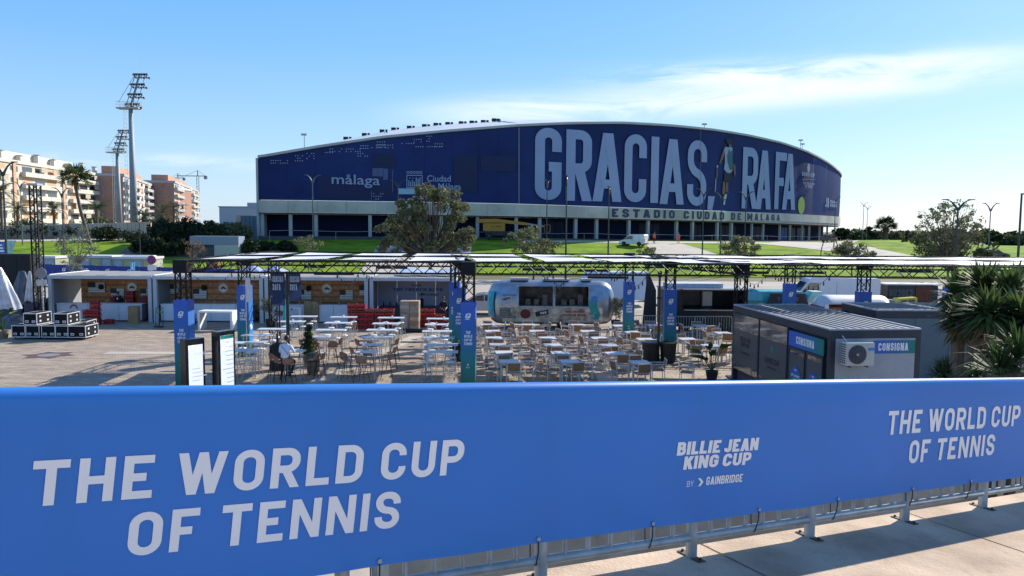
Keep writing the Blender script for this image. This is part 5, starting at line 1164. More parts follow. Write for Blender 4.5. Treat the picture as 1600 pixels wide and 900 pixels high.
B().box(-.95, .95, -.4, .4, .12, .2).build('trolley_deck', BLACK, t)
for x in (-.8, .8):
    for y in (-.3, .3): B().lathe([(.06, -.02), (.06, .02)], 10, (0, 0, 0)).build('wheel', RUBBER, t).matrix_local = Matrix.Translation((x, y, .062)) @ Matrix.Rotation(math.pi/2, 4, 'X')
rnd = random.Random(8)
for k in range(7):
    for x in (-.27, .27):
        for y in (-.18, .2): B().box(x-.26, x+.26, y-.17, y+.17, .21 + k*.225, .21 + k*.225 + .215).build('carton', [CARD, mat('grey_carton', (.32, .27, .22), .8, .2, 4), mat('pale_carton', (.42, .36, .30), .8, .2, 4)][rnd.randrange(3)], t)
B().box(-.45, -.1, -.42, -.38, .25, 1.05).build('plastic_bag', mat('grey_bag', (.32, .31, .32), .4, .2, 5), t)
# flight cases
def flight_case(w_, d_, h_, label, x, y, z, rz, latch=2, wheels=True):
    t = thing('flight_case', label, 'flight case', (x, y, z), rz); BD = mat('case_black_laminate', (.012, .012, .015), .75, .15, spec=.15); E_ = mat('case_aluminium_edge', (.72, .72, .72), .4, .1, metal=.2)
    z0 = .12 if wheels else .02
    B().box(-w_/2+.015, w_/2-.015, -d_/2+.015, d_/2-.015, z0, h_-.005).build('body', BD, t)
    e = .030; b = B()
    for zz in (z0, h_ - e*1.2, ): 
        b.box(-w_/2, w_/2, -d_/2, -d_/2+e, zz, zz+e*1.2).box(-w_/2, w_/2, d_/2-e, d_/2, zz, zz+e*1.2).box(-w_/2, -w_/2+e, -d_/2+e, d_/2-e, zz, zz+e*1.2).box(w_/2-e, w_/2, -d_/2+e, d_/2-e, zz, zz+e*1.2)
    for x_ in (-w_/2, w_/2-e):
        for y_ in (-d_/2, d_/2-e): b.box(x_, x_+e, y_, y_+e, z0+e*1.25, h_-e*1.25)
    b.build('edge_profile', E_, t)
    zl = z0 + (h_-z0)*.28
    for k in range(latch):
        xx = -w_/2 + w_*(k+.5+.0)/latch; B().box(xx-.09, xx+.09, -d_/2+.004, -d_/2+.014, zl-.06, zl+.06).build('latch_plate', E_, t); B().box(xx-.05, xx+.05, -d_/2-.012, -d_/2+.003, zl-.025, zl+.025).build('handle', BLACK, t)
    for k in range(2):
        for zz in (.3, .7):
            yy = -d_/2 + d_*(k+.5)/2; B().box(w_/2-.014, w_/2-.004, yy-.07, yy+.07, z0+(h_-z0)*zz-.05, z0+(h_-z0)*zz+.05).build('side_latch', E_, t)
    if wheels:
        for x_ in (-w_*.38, w_*.38):
            for y_ in (-d_*.36, d_*.36):
                o = B().lathe([(.05, -.015), (.05, .015)], 10).build('wheel', RUBBER, t); o.rotation_euler = (0, math.pi/2, 0); o.location = (x_, y_, .052); B().box(x_-.03, x_+.03, y_-.03, y_+.03, .06, .12).build('caster', STEEL, t)
    return t
def fcx(px, y): return (px-800)/F*y*1.003
yb = 39.6
for i, (px, w_, lb) in enumerate([(27, .72, 'bottom row flight case furthest left'), (49, .72, 'bottom row flight case second from left'), (73.5, .72, 'bottom row flight case third from left'), (95, .70, 'bottom row flight case fourth from left'), (118, .92, 'bottom row flight case at the right end')]):
    flight_case(w_, 1.25 if i != 4 else 1.3, .74, 'black ' + lb, (px-803)/1200*yb, yb + .6, 0, -.03 + .015*i)
flight_case(.72, 1.2, .62, 'black flight case on top of the left pair', (46-803)/1200*yb, yb + .6, .75, -.05, wheels=False)
flight_case(.72, 1.2, .62, 'black flight case on top of the right pair', (93-803)/1200*yb, yb + .6, .75, .02, wheels=False)
flight_case(.62, 1.2, .74, 'black flight case standing behind the right end of the row', (133-803)/1200*(yb+2.4), yb + 2.4, 0, .1)
flight_case(.7, .9, .5, 'small dark flight case lying behind the right end case', (117-803)/1200*(yb+1.8), yb + 1.8, .2, .3, wheels=False)
# white arch table
p = at(343, 515); t = thing('white_arch_table', 'big white square arch table before the second kiosk', 'table', (p.x - .1, p.y + .1, 0), -.04)
B().box(-1.0, 1.0, -.45, .45, 1.0, 1.1).build('tabletop', WHITE, t, bevel=.01); B().box(-1.0, -.88, -.45, .45, 0, .998).build('leg_panel', WHITE, t); B().box(.88, 1.0, -.45, .45, 0, .998).build('leg_panel', WHITE, t)

# ================================================================== TABLES AND CHAIRS
TAN = mat('tan_shell_plastic', (.40, .20, .115), .5, .12, 3); GREYT = mat('pale_table_top', (.60, .63, .68), .3, .05); SILV = mat('silver_leg', (.50, .51, .52), .35, .1, metal=.35)
def chair_proto():
    t = thing('terrace_chair', '', 'chair', group='tan backed armchairs on the terrace')
    for x in (-.26, .26):
        B().box(x-.015, x+.015, -.25, -.22, 0, .655).build('leg', ALU, t); B().pipe([(x, .25, 0), (x, .24, .44), (x, .33, .87)], .016, 4).build('leg', ALU, t)
        B().box(x-.022, x+.022, -.26, .275, .657, .685).build('armrest', ALU, t)
    s_ = B()
    for k in range(6): s_.box(-.24, .24, -.23 + k*.078, -.23 + k*.078 + .066, .425, .445)
    B().box(-.243, .243, -.24, .24, .395, .42).build('seat_frame', ALU, t); s_.build('seat', WOODSLAT, t)
    Mb = Matrix.Translation((0, .262, .5)) @ Matrix.Rotation(-.2, 4, 'X')
    bb = B().box(-.235, .235, -.012, .012, .0, .325, Mb).build('backrest', WOODSLAT, t)
    B().box(-.245, .245, -.016, .016, .33, .36, Mb).build('back_rail', ALU, t); B().box(-.245, .245, -.013, .013, -.03, -.004, Mb).build('back_rail', ALU, t)
    return t
def table_proto():
    t = thing('terrace_table', '', 'table', group='square terrace tables'); B().box(-.38, .38, -.38, .38, .72, .75).build('tabletop', GREYT, t, bevel=.006)
    B().box(-.34, .34, -.34, .34, .68, .718).build('apron', ALU, t)
    for x in (-.34, .34):
        for y in (-.34, .34): B().box(x-.024, x+.024, y-.024, y+.024, 0, .679).build('leg', ALU, t)
    return t
CH = Proto(chair_proto()); TB = Proto(table_proto())
TBL = [(1, 1, -.10, 29.9), (1, 2, -.31, 32.1), (1, 3, -.62, 34.2), (1, 4, -.85, 36.3), (1, 5, -.97, 38.7), (1, 6, -1.3, 41.2),
       (2, 1, 2.3, 30.0), (2, 2, 2.05, 32.1), (2, 3, 1.85, 34.2), (2, 4, 1.73, 36.4), (2, 5, 1.28, 38.8), (2, 6, .9, 41.3),
       (3, 1, 5.05, 29.9), (3, 2, 4.36, 32.0), (3, 3, 4.4, 34.2), (3, 4, 4.2, 36.5), (3, 5, 3.9, 38.9), (3, 6, 3.6, 41.4),
       (4, 4, 6.35, 36.2), (4, 5, 6.1, 38.7), (4, 6, 5.85, 41.2), (5, 4, 8.4, 36.4), (5, 6, 7.75, 41.6), (6, 3, 9.0, 34.3), (6, 5, 10.7, 38.6), (6, 6, 10.3, 41.5)]
rown = ['', 'nearest', 'second', 'third', 'fourth', 'fifth', 'farthest']; coln = ['', 'leftmost', 'second', 'third', 'fourth', 'fifth', 'rightmost']
random.seed(11)
for c_, r_, x, y in TBL:
    rz = R(6) + random.uniform(-.05, .05); TB.place((x, y, 0), rz, 'white square table, %s row, %s column of the terrace' % (rown[r_], coln[c_]))
    for k, sd_ in enumerate(('near', 'right', 'far', 'left')):
        a = rz + k * math.pi/2; dd = random.uniform(.50, .68) if k % 2 == 0 else random.uniform(.58, .92); lat = random.uniform(-.14, .14)
        if (c_, r_) in ((4, 4), (3, 1)) and k == 1 and False: continue
        dx, dy = math.sin(a) * dd + math.cos(a)*lat, -math.cos(a) * dd + math.sin(a)*lat
        CH.place((x + dx, y + dy, 0), a + math.pi + random.uniform(-.42, .42), 'tan backed chair %s of the %s row table, %s terrace column' % ({'near': 'in front', 'far': 'at the back', 'left': 'at the left', 'right': 'at the right'}[sd_], rown[r_], coln[c_]))
CH.place((6.85, 29.6, 0), R(70), 'tan backed chair standing alone in front of the dark bins')
CH.place((8.1, 33.4, 0), R(-20), 'tan backed chair beside the wrapped column by the bins')
CH.place((7.0, 42.6, 0), R(15), 'tan backed chair at the foot of the silver trailer column')
# high tables, tan shell stools, white stools
def stool_proto(tan):
    t = thing('tan_bar_stool' if tan else 'white_bar_stool', '', 'bar stool', group='tan shell bar stools' if tan else 'white bar stools')
    m = TAN if tan else WHITE; lg = BLACK if tan else SILV; sh = .74 if tan else .76
    if tan:
        def shell(u, v):
            a = lerp(-1.35, 1.35, u); 
            if v < .5: k = v * 2; return (math.sin(a)*.21*k, -math.cos(a)*.19*k*-1 + (0), sh + .01*k)
            k = (v - .5) * 2; return (math.sin(a)*(.21 + .03*k), math.cos(a)*(.19 + .05*k), sh + .01 + .27*k * max(.25, math.cos(a*.75)))
        B().grid(12, 8, shell).build('seat_shell', m, t, smooth=True); B().box(-.19, .19, -.2, .05, sh-.015, sh+.012).build('seat_pan', m, t, bevel=.01)
    else:
        B().lathe([(.05, -.03), (.17, -.012), (.18, .012), (.14, .03)], 14, (0, 0, sh)).build('seat', m, t, smooth=True)
    ft = B(); q = []
    for x in (-1, 1):
        for y in (-1, 1):
            B().tube((x*.12, y*.12, sh-.03), (x*.23, y*.23, 0), .011, 5).build('leg', lg, t)
    z = .27; k = .12 + .11*(1 - z/sh)
    for (x0, y0), (x1, y1) in (((-k, -k), (k, -k)), ((k, -k), (k, k)), ((k, k), (-k, k)), ((-k, k), (-k, -k))): ft.tube((x0, y0, z), (x1, y1, z), .008, 4)
    ft.build('footrest', lg, t); return t
def hightable_proto(L_, tan):
    t = thing('high_table', '', 'high table', group='white high tables'); B().box(-L_/2, L_/2, -.3, .3, 1.07, 1.10).build('tabletop', GREYT, t, bevel=.006)
    for x in (-L_/2+.12, L_/2-.12):
        lg = B()
        for y in (-.22, .22): lg.tube((x, y, 0), (x, y, 1.07), .016, 5)
        lg.tube((x, -.28, .02), (x, .28, .02), .018, 5); lg.build('leg_frame', SILV, t)
    B().tube((-L_/2+.12, 0, .3), (L_/2-.12, 0, .3), .012, 5).build('stretcher', SILV, t); return t
TS, WS = Proto(stool_proto(True)), Proto(stool_proto(False)); HP = {True: Proto(hightable_proto(.85, True)), False: Proto(hightable_proto(1.4, False))}
HTB = [(378, 546.5, 0, 'wr', 'just right of the white screens, nearest'), (387, 535, 0, 'w', 'right of the screens, second nearest'), (403, 523, 0, 'w', 'right of the screens, third nearest'), (427, 513.5, 0, 'w', 'left of the lamp post'), (455, 502, 0, 'w', 'behind the lamp post'), (475, 494, 0, 'w', 'left of the two tall cartons'),
       (459, 548, 1, 't', 'where the man in white sits'), (501, 525.5, 1, 't', 'beside the cone shaped tree'), (517, 515, 0, 'w', 'behind the cone shaped tree'), (529, 504, 0, 'w', 'second from the red crates of the third kiosk'), (537, 495, 0, 'w', 'nearest the third kiosk'),
       (573.5, 549, 1, 't', 'nearest of the middle column'), (583, 538, 1, 't', 'second of the middle column'), (589, 526, 0, 't', 'third of the middle column'), (596, 515, 0, 'w', 'fourth of the middle column'), (604, 505, 0, 'w', 'fifth of the middle column'), (611, 496, 0, 'w', 'farthest of the middle column'),
       (688, 549, 0, 'w', 'nearest of the column by the middle truss column'), (689, 538, 0, 'w', 'second of the column by the middle truss column'), (686, 527, 0, 'w', 'third of the column by the middle truss column'), (683, 517, 0, 'w', 'fourth of the column by the middle truss column'), (686, 506.5, 0, 'w', 'fifth of the column by the middle truss column'), (687, 497.5, 0, 'w', 'farthest of the column by the middle truss column')]
random.seed(19)
for px, py, tan, st_, lb in HTB:
    p = P(px, py, 1.1); rz = R(2) + random.uniform(-.03, .03); HP[bool(tan)].place((p.x, p.y, 0), rz, 'white high table ' + lb)
    if st_ == 't':
        for k, (dx, dy, nm) in enumerate([(-.1, -.62, 'in front'), (.75, .1, 'right'), (-.75, -.05, 'left')]):
            if px == 459 and k == 0: continue
            a = math.atan2(dx, -dy); TS.place((p.x + dx, p.y + dy, 0), a + math.pi + random.uniform(-.3, .3), 'tan bar stool %s of the table %s' % (nm, lb))
    else:
        n = 4
        for k, (dx, dy, nm) in enumerate([(-.42, -.48, 'front left'), (.4, -.5, 'front right'), (-.4, .5, 'back left'), (.42, .5, 'back right')]):
            lb = lb.replace('of the column by the middle truss column', 'beside the middle truss column').replace('from the red crates of the third kiosk', 'by the third kiosk crates').replace('just right of the white screens, nearest', 'nearest the white screens')
            WS.place((p.x + dx + random.uniform(-.12, .12), p.y + dy + random.uniform(-.1, .1), 0), random.uniform(0, 6), 'white bar stool %s of the table %s' % (nm, lb))
for px, py, a, lb in [(437, 596, 1.8, 'tan bar stool alone at the left of the seated man'), (500, 590, -1.4, 'tan bar stool in front of the potted cone tree'), (540, 590, 1.2, 'tan bar stool between the potted tree and the middle tables'), (520, 570, .2, 'tan bar stool right of the potted cone tree'), (490, 560, 2.9, 'tan bar stool beside the potted cone tree, farther one')]:
    p = P(px, py, 0); TS.place((p.x, p.y, 0), a, lb)

# ================================================================== SCREENS, POTS, LAMP POST, BINS
for i, (pa, pb, ya_, yb_, Y, lb) in enumerate([((288, 530), (321, 527), 0, 0, 24.6, 'nearer, lower and left of the two black framed white screen totems'), ((340, 516), (365, 512), 0, 0, 25.2, 'right, taller looking of the two black framed white screen totems')]):
    # a slim double sided advertising totem turned about 55 degrees
    xl = PD(290 if i == 0 else 341, 540, Y).x; W_ = 1.0; rz = R(57 if i == 0 else 63)
    hz = PD(318 if i == 0 else 363, 529 if i == 0 else 517, Y + .5).z + .02
    W_ = .70 if i == 0 else .72; t = thing('screen_totem', lb, 'screen totem', (xl, Y, 0), rz)
    B().box(0, W_, 0, .32, .05, hz).build('housing', mat('totem_black', (.014, .015, .018), .3, .1, coat=.3), t, bevel=.01)
    B().box(-.05, W_+.05, -.05, .37, .001, .05).build('base_plate', BLACK, t)
    sc_ = B().box(.09, W_-.09, -.012, -.002, .3, hz - (.14 if i else .2)).build('screen', mat('lit_white_screen', (.80, .82, .86), .3, .0, emit=.62), t)
    b = B(); GREYI = mat('grey_screen_print', (.52, .56, .64), .5, .05, emit=.5)
    if i == 0:
        write(b, 'QUEVES', lambda a, y, l=0: (.18 + a, -.016 - l, hz - .55 + y), .5, .09, t=.12)
        for k in range(4): b.quad((.2, -.016, hz-1.0-k*.13), (.3 + .12*(k % 3) + .2, -.016, hz-1.0-k*.13), (.3 + .12*(k % 3)+.2, -.016, hz-.97-k*.13), (.2, -.016, hz-.97-k*.13))
    else:
        for k in range(11): b.quad((.3 if k not in (2, 6) else .14, -.016, hz-.4-k*.15), (.62, -.016, hz-.4-k*.15), (.62, -.016, hz-.36-k*.15), (.3 if k not in (2, 6) else .14, -.016, hz-.36-k*.15))
        B().box(.09, W_-.09, -.018, -.0125, hz-.26, hz-.142).build('green_header', mat('green_screen_header', (.02, .25, .20), .4, .05, emit=.2), sc_)
    b.build('screen_text', GREYI, sc_)
# green lamp post with hanging flags
c = P(451, 588); t = thing('lamp_post_with_flags', 'dark green post with two navy hanging flags among the high tables', 'flag post', (c.x, c.y, 0))
hz = PD(452, 424, c.y).z; B().pipe([(0, 0, 0), (0, 0, 1.0), (0, 0, hz)], [.10, .075, .06], 10).build('pole', GREENPOLE, t); B().tube((-.62, 0, hz-.05), (.62, 0, hz-.05), .02, 6).build('flag_arm', BLACK, t)
NVF = mat('navy_flag_cloth', (.03, .05, .13), .8, .1, trans=.2)
for sg, x0, x1, zb in ((-1, -.60, -.08, 1.25), (1, .09, .56, 1.12)):
    fl_ = B().grid(6, 12, lambda u, v: (lerp(x0, x1, u) + (.02*math.sin(v*5) if sg > 0 else 0), -.03 + .05*math.sin(u*3.1 + v*3)*(1-v), hz - .07 - zb*(1-v) + .05*u*sg*(1-v))).build('flag', NVF, t, smooth=True)
    for txt, zz in (('GRACIAS', .42), ('RAFA', .74)):
        b = B(); write(b, txt, lambda a, y, l=0: (lerp(x0, x1, .1) + a, -.09 - l, hz - zz + y), (x1-x0)*.8 if txt == 'GRACIAS' else (x1-x0)*.6, .24, t=.22, w=.5); b.build('lettering', mat('flag_print', (.50, .54, .62), .7, .05), fl_)
# white feather flag on the second column, tall black planters, planted poles
c = PD(388.5, 455, 34.9); t = thing('feather_flag', 'small white banner hanging beside the wrapped column behind the screens', 'flag', (c.x - .1, 34.8, 0)); B().tube((0, 0, 0), (0, 0, c.z + .7), .015, 5).build('pole', ALU, t)
B().grid(3, 6, lambda u, v: (.02 + u*.2, .02*math.sin(v*4), c.z - .5 + v*1.1 + .1*u)).build('flag', WHITE, t)
def pot(t, r, h_, m): B().lathe([(r*.72, 0), (r, h_), (r*.9, h_), (r*.85, h_-.06)], 16).build('pot', m, t); B().disc((0, 0, h_-.05), r*.86, 'Z', 14).build('soil', DARK, t)
POTB = mat('black_planter', (.015, .016, .018), .5, .15); POTW = mat('woven_basket', (.26, .18, .11), .85, .35, 14, bump=.6)
def pot_tree(label, px, py, h_, rw, m, seed, potr=.3, poth=.5, potm=POTB, cone=False, leaf=.09):
    c = P(px, py); t = thing('potted_tree', label, 'potted plant', (c.x, c.y, 0)); pot(t, potr, poth, potm); rnd = random.Random(seed); b = B()
    B().pipe([(0, 0, poth - .1), (0.02, 0, h_*.6), (0, 0, h_*.9)], [.03, .022, .01], 6).build('trunk', BARK, t)
    if cone:
        for k in range(40): z = rnd.random(); leafcloud(b, Vector((0, 0, lerp(poth, h_, z))) + Vector((rnd.gauss(0, .4), rnd.gauss(0, .4), 0)) * rw * (1-z), .12 + .16*(1-z), 50, leaf, rnd)
    else:
        for k in range(22):
            d = Vector((rnd.gauss(0, .5), rnd.gauss(0, .5), rnd.gauss(0, .45))); leafcloud(b, Vector((0, 0, lerp(poth+.1, h_, .58))) + Vector((d.x*rw, d.y*rw, d.z*(h_-poth)*.5)), rw*.42, 60, leaf, rnd)
    b.build('foliage', m, t); return t
OLIVEP = leafmat('silvery_olive_leaves', (.10, .115, .07), (.19, .20, .13), 3.0)
pot_tree('potted olive tree left of the lamp post flags', 423, 512, 1.95, .55, OLIVEP, 61)
pot_tree('potted olive shrub at the right end of the silver trailer', 962, 513, 1.7, .55, OLIVEP, 62)
pot_tree('cone shaped dark green potted tree among the high tables', 483, 572, 1.75, .34, DGREEN, 63, cone=True, potr=.26, poth=.45, potm=POTW)
pot_tree('woven basket planter with pale sprigs under the tan stools', 489, 584, .78, .22, leafmat('pale_sprigs', (.3, .26, .18), (.45, .4, .3)), 64, potr=.3, poth=.52, potm=POTW)
def leafy(label, px, py, h_, seed, n=9, m=None):
    c = P(px, py); t = thing('leafy_potted_plant', label, 'potted plant', (c.x, c.y, 0)); pot(t, .26, .38, POTB if m is None else m); rnd = random.Random(seed)
    for k in range(n):
        a = rnd.random()*6.28; e = rnd.uniform(.9, 1.45); L_ = h_*rnd.uniform(.55, .95); d = Vector((math.cos(a)*math.cos(e), math.sin(a)*math.cos(e), math.sin(e))); p0 = Vector((0, 0, .33)); p1 = p0 + d*L_*.6; b = B(); b.tube(p0, p1, .015, 4)
        s_ = Vector((-math.sin(a), math.cos(a), 0)) * .11; p2 = p1 + d*.25 + Vector((0, 0, -.02)); p3 = p1 + Vector((d.x*2.2, d.y*2.2, .35)) * .6
        b.poly([p1, p1.lerp(p2, .6) + s_, p2 + s_*.8, p3]).poly([p1, p3, p2 - s_*.8, p1.lerp(p2, .6) - s_]); b.build('leaf', leafmat('banana_leaf', (.03, .07, .015), (.07, .14, .03)), t)
leafy('big leaved green plant in a dark tub left of the grey cabin', 1112, 594, 1.75, 5)
leafy('big leaved plant in a basket left of the flight cases', 6, 528, 2.0, 6, 12, POTW)
c = P(1028, 566); t = thing('bin_post', 'tall dark green post standing between two black tubs on the terrace', 'post', (c.x, c.y, 0)); hz = PD(1031, 428, c.y).z
B().pipe([(0, 0, 0), (0, 0, 1.6), (0, 0, hz)], [.07, .055, .05], 8).build('pole', GREENPOLE, t); B().cbox((0, 0, 2.9), (.22, .1, .08)).build('crossbar', GREENPOLE, t); B().cbox((0, 0, hz), (.16, .16, .25)).build('lamp_head', BLACK, t)
for k, dx in enumerate((-.36, .42)):
    t = thing('black_tub', 'ribbed black tub at the %s of the dark green terrace post' % ['left', 'right'][k], 'tub', (c.x + dx, c.y - .1, 0)); b = B().lathe([(.30, 0), (.36, .85), (.40, .86), (.40, .93), (.33, .93)], 18); b.build('body', POTB, t)
    rb = B()
    for j in range(18): a = 2*math.pi*j/18; rb.tube((.302*math.cos(a), .302*math.sin(a), .02), (.365*math.cos(a), .365*math.sin(a), .84), .012, 4)
    rb.build('ribs', POTB, t)
t = thing('black_planter', 'black round planter at the foot of the middle rear column', 'planter', (*P(713, 563).xy, 0)); pot(t, .33, .75, POTB)
t = thing('dark_cabinet', 'dark cabinet with an umbrella stump in front of the seated man', 'cabinet', (*P(434, 578).xy, 0)); B().box(-.28, .22, -.2, .25, 0, 1.05).build('body', POTB, t, bevel=.02); B().lathe([(.22, 0), (.22, .04), (.05, .1), (.04, .45)], 12, (0, 0, 1.06)).build('umbrella_foot', BLACK, t); B().box(-.24, .18, -.215, -.202, .1, .9).build('door', BLACK, t)
t = thing('teal_flag_stand', 'thin turquoise banner stand beside the olive tree', 'banner stand', (*P(445, 520).xy, 0)); B().box(-.06, .06, -.02, .02, .05, 1.9).build('turquoise_strip', mat('turquoise_print', (.03, .33, .34), .5, .1), t); B().box(-.2, .2, -.12, .12, 0, .05).build('foot', BLACK, t)
for k, (px, py) in enumerate([(246, 512), (252, 512)]):
    t = thing('bottle_trolley', 'slim dark trolley frame standing at the kiosk post, %s one' % ['left', 'right'][k], 'trolley', (*P(px, py).xy, 0)); B().pipe([(-.1, 0, .1), (-.1, .1, 1.15), (.1, .1, 1.15), (.1, 0, .1)], .018, 5).build('frame', BLACK, t); B().box(-.16, .16, -.2, .02, .05, .1).build('toe_plate', BLACK, t); B().box(-.12, .12, .07, .09, .85, .95).build('label_strip', mat('green_label', (.05, .3, .12), .5), t)
# white round thing on the second kiosk bench
t = thing('white_bench', 'white bench in front of the third kiosk counter', 'bench', (*P(463, 507).xy, 0)); B().box(-.6, .35, -.2, .2, 1.0, 1.08).build('seat_board', WHITE, t); B().box(.2, .35, -.2, .2, .0, .998).build('leg', WHITE, t); B().box(-.6, -.5, -.2, .2, .0, .998).build('leg', WHITE, t)

# ================================================================== PEOPLE
def skin_body(name, pts, edges, rad, mats, pick, parent, finger=True, sub=2):
    me = bpy.data.meshes.new(name); me.from_pydata([Vector(p) for p in pts], edges, []); o = bpy.data.objects.new(name, me); COL.objects.link(o)
    md = o.modifiers.new('s', 'SKIN'); me.skin_vertices[0].data[0].use_root = True
    for i, r_ in enumerate(rad): me.skin_vertices[0].data[i].radius = (r_, r_) if isinstance(r_, float) else r_
    sb = o.modifiers.new('b', 'SUBSURF'); sb.levels = sub; sb.render_levels = sub
    bpy.context.view_layer.update(); dg = bpy.context.evaluated_depsgraph_get(); nm = bpy.data.meshes.new_from_object(o.evaluated_get(dg)); o.modifiers.clear(); o.data = nm
    nm.materials.clear()
    for m in mats: nm.materials.append(m)
    for p in nm.polygons: p.material_index = pick(p.center); p.use_smooth = True
    o.parent = parent; return o
SKINM = mat('skin', (.30, .16, .10), .55, .08); HAIR = mat('dark_hair', (.012, .010, .009), .6, .2)
def head(t, c, tilt=0, hair=HAIR, face=-1):
    b = B(); c = Vector(c)
    def sph(u, v):
        a = 2*math.pi*u; e = math.pi*(v - .5); r_ = 1.0
        x = .075*math.cos(e)*math.cos(a); y = .092*math.cos(e)*math.sin(a); z = .115*math.sin(e)
        if y*face > 0 and z < 0: x *= 1 - .25*(-z/.115); 
        return (c.x + x, c.y + y, c.z + z)
    b.grid(16, 12, sph); fy = c.y + face*.09
    h_ = b.build('head', SKINM, t, smooth=True)
    B().poly([(c.x-.013, fy+face*.002, c.z-.03), (c.x+.013, fy+face*.002, c.z-.03), (c.x, fy+face*.025, c.z-.028), (c.x, fy+face*.002, c.z+.015)]).build('nose', SKINM, h_)
    B().box(c.x-.025, c.x+.025, min(fy, fy-face*.01), max(fy, fy-face*.01), c.z-.062, c.z-.055).build('mouth', mat('lip', (.2, .07, .06), .5), h_)
    for sg in (-1, 1):
        B().cbox((c.x + sg*.03, fy - face*.003, c.z + .012), (.022, .012, .010)).build('eye', mat('eye_dark', (.02, .02, .02), .3), h_); B().lathe([(.008, -.02), (.018, 0), (.008, .022)], 6, (c.x + sg*.076, c.y, c.z - .005)).build('ear', SKINM, h_)
    hb = B(); hb.grid(16, 8, lambda u, v: (c.x + .086*math.cos(2*math.pi*u)*math.cos(math.pi/2*v*.98 - .15*1), c.y - face*.012 + .100*math.sin(2*math.pi*u)*math.cos(math.pi/2*v*.98 - .15), c.z + (.02 if math.sin(2*math.pi*u)*face > .3 else -.03)*(1-v) + .128*math.sin(math.pi/2*v))); hb.build('hair', hair, h_, smooth=True)
def person(label, loc, rz, joints, shirt, trousers, shoes=BLACK, hair=HAIR, sleeves=True, face=-1, scale=1.0):
    t = thing('person', label, 'person', loc, rz); j = {k: Vector(v) for k, v in joints.items()}
    names = ['pelvis', 'waist', 'chest', 'neck', 'neck2', 'sl', 'el', 'wl', 'sr', 'er', 'wr', 'hl', 'kl', 'al', 'tl', 'hr', 'kr', 'ar', 'tr']
    E_ = [('pelvis', 'waist'), ('waist', 'chest'), ('chest', 'neck'), ('neck', 'neck2'), ('chest', 'sl'), ('sl', 'el'), ('el', 'wl'), ('chest', 'sr'), ('sr', 'er'), ('er', 'wr'), ('pelvis', 'hl'), ('hl', 'kl'), ('kl', 'al'), ('al', 'tl'), ('pelvis', 'hr'), ('hr', 'kr'), ('kr', 'ar'), ('ar', 'tr')]
    rad = dict(pelvis=(.15, .11), waist=(.135, .10), chest=(.165, .115), neck=(.07, .06), neck2=(.05, .05), sl=.062, el=.045, wl=.028, sr=.062, er=.045, wr=.028, hl=.09, kl=.06, al=.04, tl=.035, hr=.09, kr=.06, ar=.04, tr=.035)
    pts = [j[n] for n in names]; rr = [rad[n] for n in names]; ed = [(names.index(a), names.index(b_)) for a, b_ in E_]
    for w_, e_ in (('wl', 'el'), ('wr', 'er')):
        d = (j[w_] - j[e_]).normalized(); s_ = d.orthogonal().normalized(); pm = j[w_] + d*.06; pts.append(pm); rr.append((.032, .016)); ip = len(pts) - 1; ed.append((names.index(w_), ip))
        for k in range(5):
            off = s_ * ((k - 2) * .018) + d * (.03 if k else -.01); m_ = pm + off + d*.012; tip = pm + off*1.25 + d*([.03, .07, .08, .075, .06][k]); pts += [m_, tip]; rr += [.009, .008]; ed += [(ip, len(pts)-2), (len(pts)-2, len(pts)-1)]
    segs = [(j[a], j[b_], (a, b_)) for a, b_ in E_]
    def pick(c):
        best = min(segs, key=lambda s: (c - (s[0] + (s[1]-s[0]) * max(0, min(1, (c-s[0]).dot(s[1]-s[0]) / max(1e-9, (s[1]-s[0]).length_squared))))).length)[2]
        if best in (('pelvis', 'waist'), ('waist', 'chest'), ('chest', 'neck'), ('chest', 'sl'), ('chest', 'sr'), ('sl', 'el'), ('sr', 'er')): return 1
        if best in (('el', 'wl'), ('er', 'wr')):
            w_ = j[best[1]]; return 0 if (not sleeves or (c - w_).length < .05 or (c-j[best[0]]).length > (w_-j[best[0]]).length) else 1
        if best == ('neck', 'neck2'): return 0
        if best in (('al', 'tl'), ('ar', 'tr')): return 3
        return 2
    skin_body('body', pts, ed, [r_ if isinstance(r_, tuple) else float(r_) for r_ in rr], [SKINM, shirt, trousers, shoes], pick, t)
    hp = j['neck2'] + Vector((0, face*.02, .13)); head(t, hp, 0, hair, face); t.scale = (scale,)*3; return t
STAND = dict(pelvis=(0, 0, .95), waist=(0, 0, 1.1), chest=(0, 0, 1.34), neck=(0, 0, 1.47), neck2=(0, -.01, 1.54), sl=(.17, 0, 1.40), el=(.23, .02, 1.12), wl=(.22, -.08, .88), sr=(-.17, 0, 1.40), er=(-.23, .02, 1.12), wr=(-.22, -.08, .88), hl=(.09, 0, .88), kl=(.11, -.02, .48), al=(.11, .02, .09), tl=(.12, -.14, .04), hr=(-.09, 0, .88), kr=(-.11, 0, .48), ar=(-.12, .04, .09), tr=(-.13, -.12, .04))
SIT = dict(pelvis=(0, 0, .86), waist=(0, -.02, 1.0), chest=(0, .05, 1.24), neck=(0, .10, 1.36), neck2=(0, .12, 1.42), sl=(.19, .06, 1.29), el=(.27, .14, 1.06), wl=(.12, .36, 1.10), sr=(-.19, .06, 1.29), er=(-.27, .14, 1.06), wr=(-.10, .36, 1.10), hl=(.10, .06, .84), kl=(.15, .40, .72), al=(.10, .24, .34), tl=(.11, .38, .31), hr=(-.10, .05, .84), kr=(-.24, .30, .58), ar=(-.22, .10, .12), tr=(-.25, .24, .05))
c = P(448, 599); wsh = mat('white_shirt', (.78, .80, .84), .8, .04); blk = mat('black_cloth', (.012, .013, .016), .85, .2)
TS.place((c.x + .10, c.y - .06, 0), R(-6) + math.pi, 'tan bar stool under the man in white')
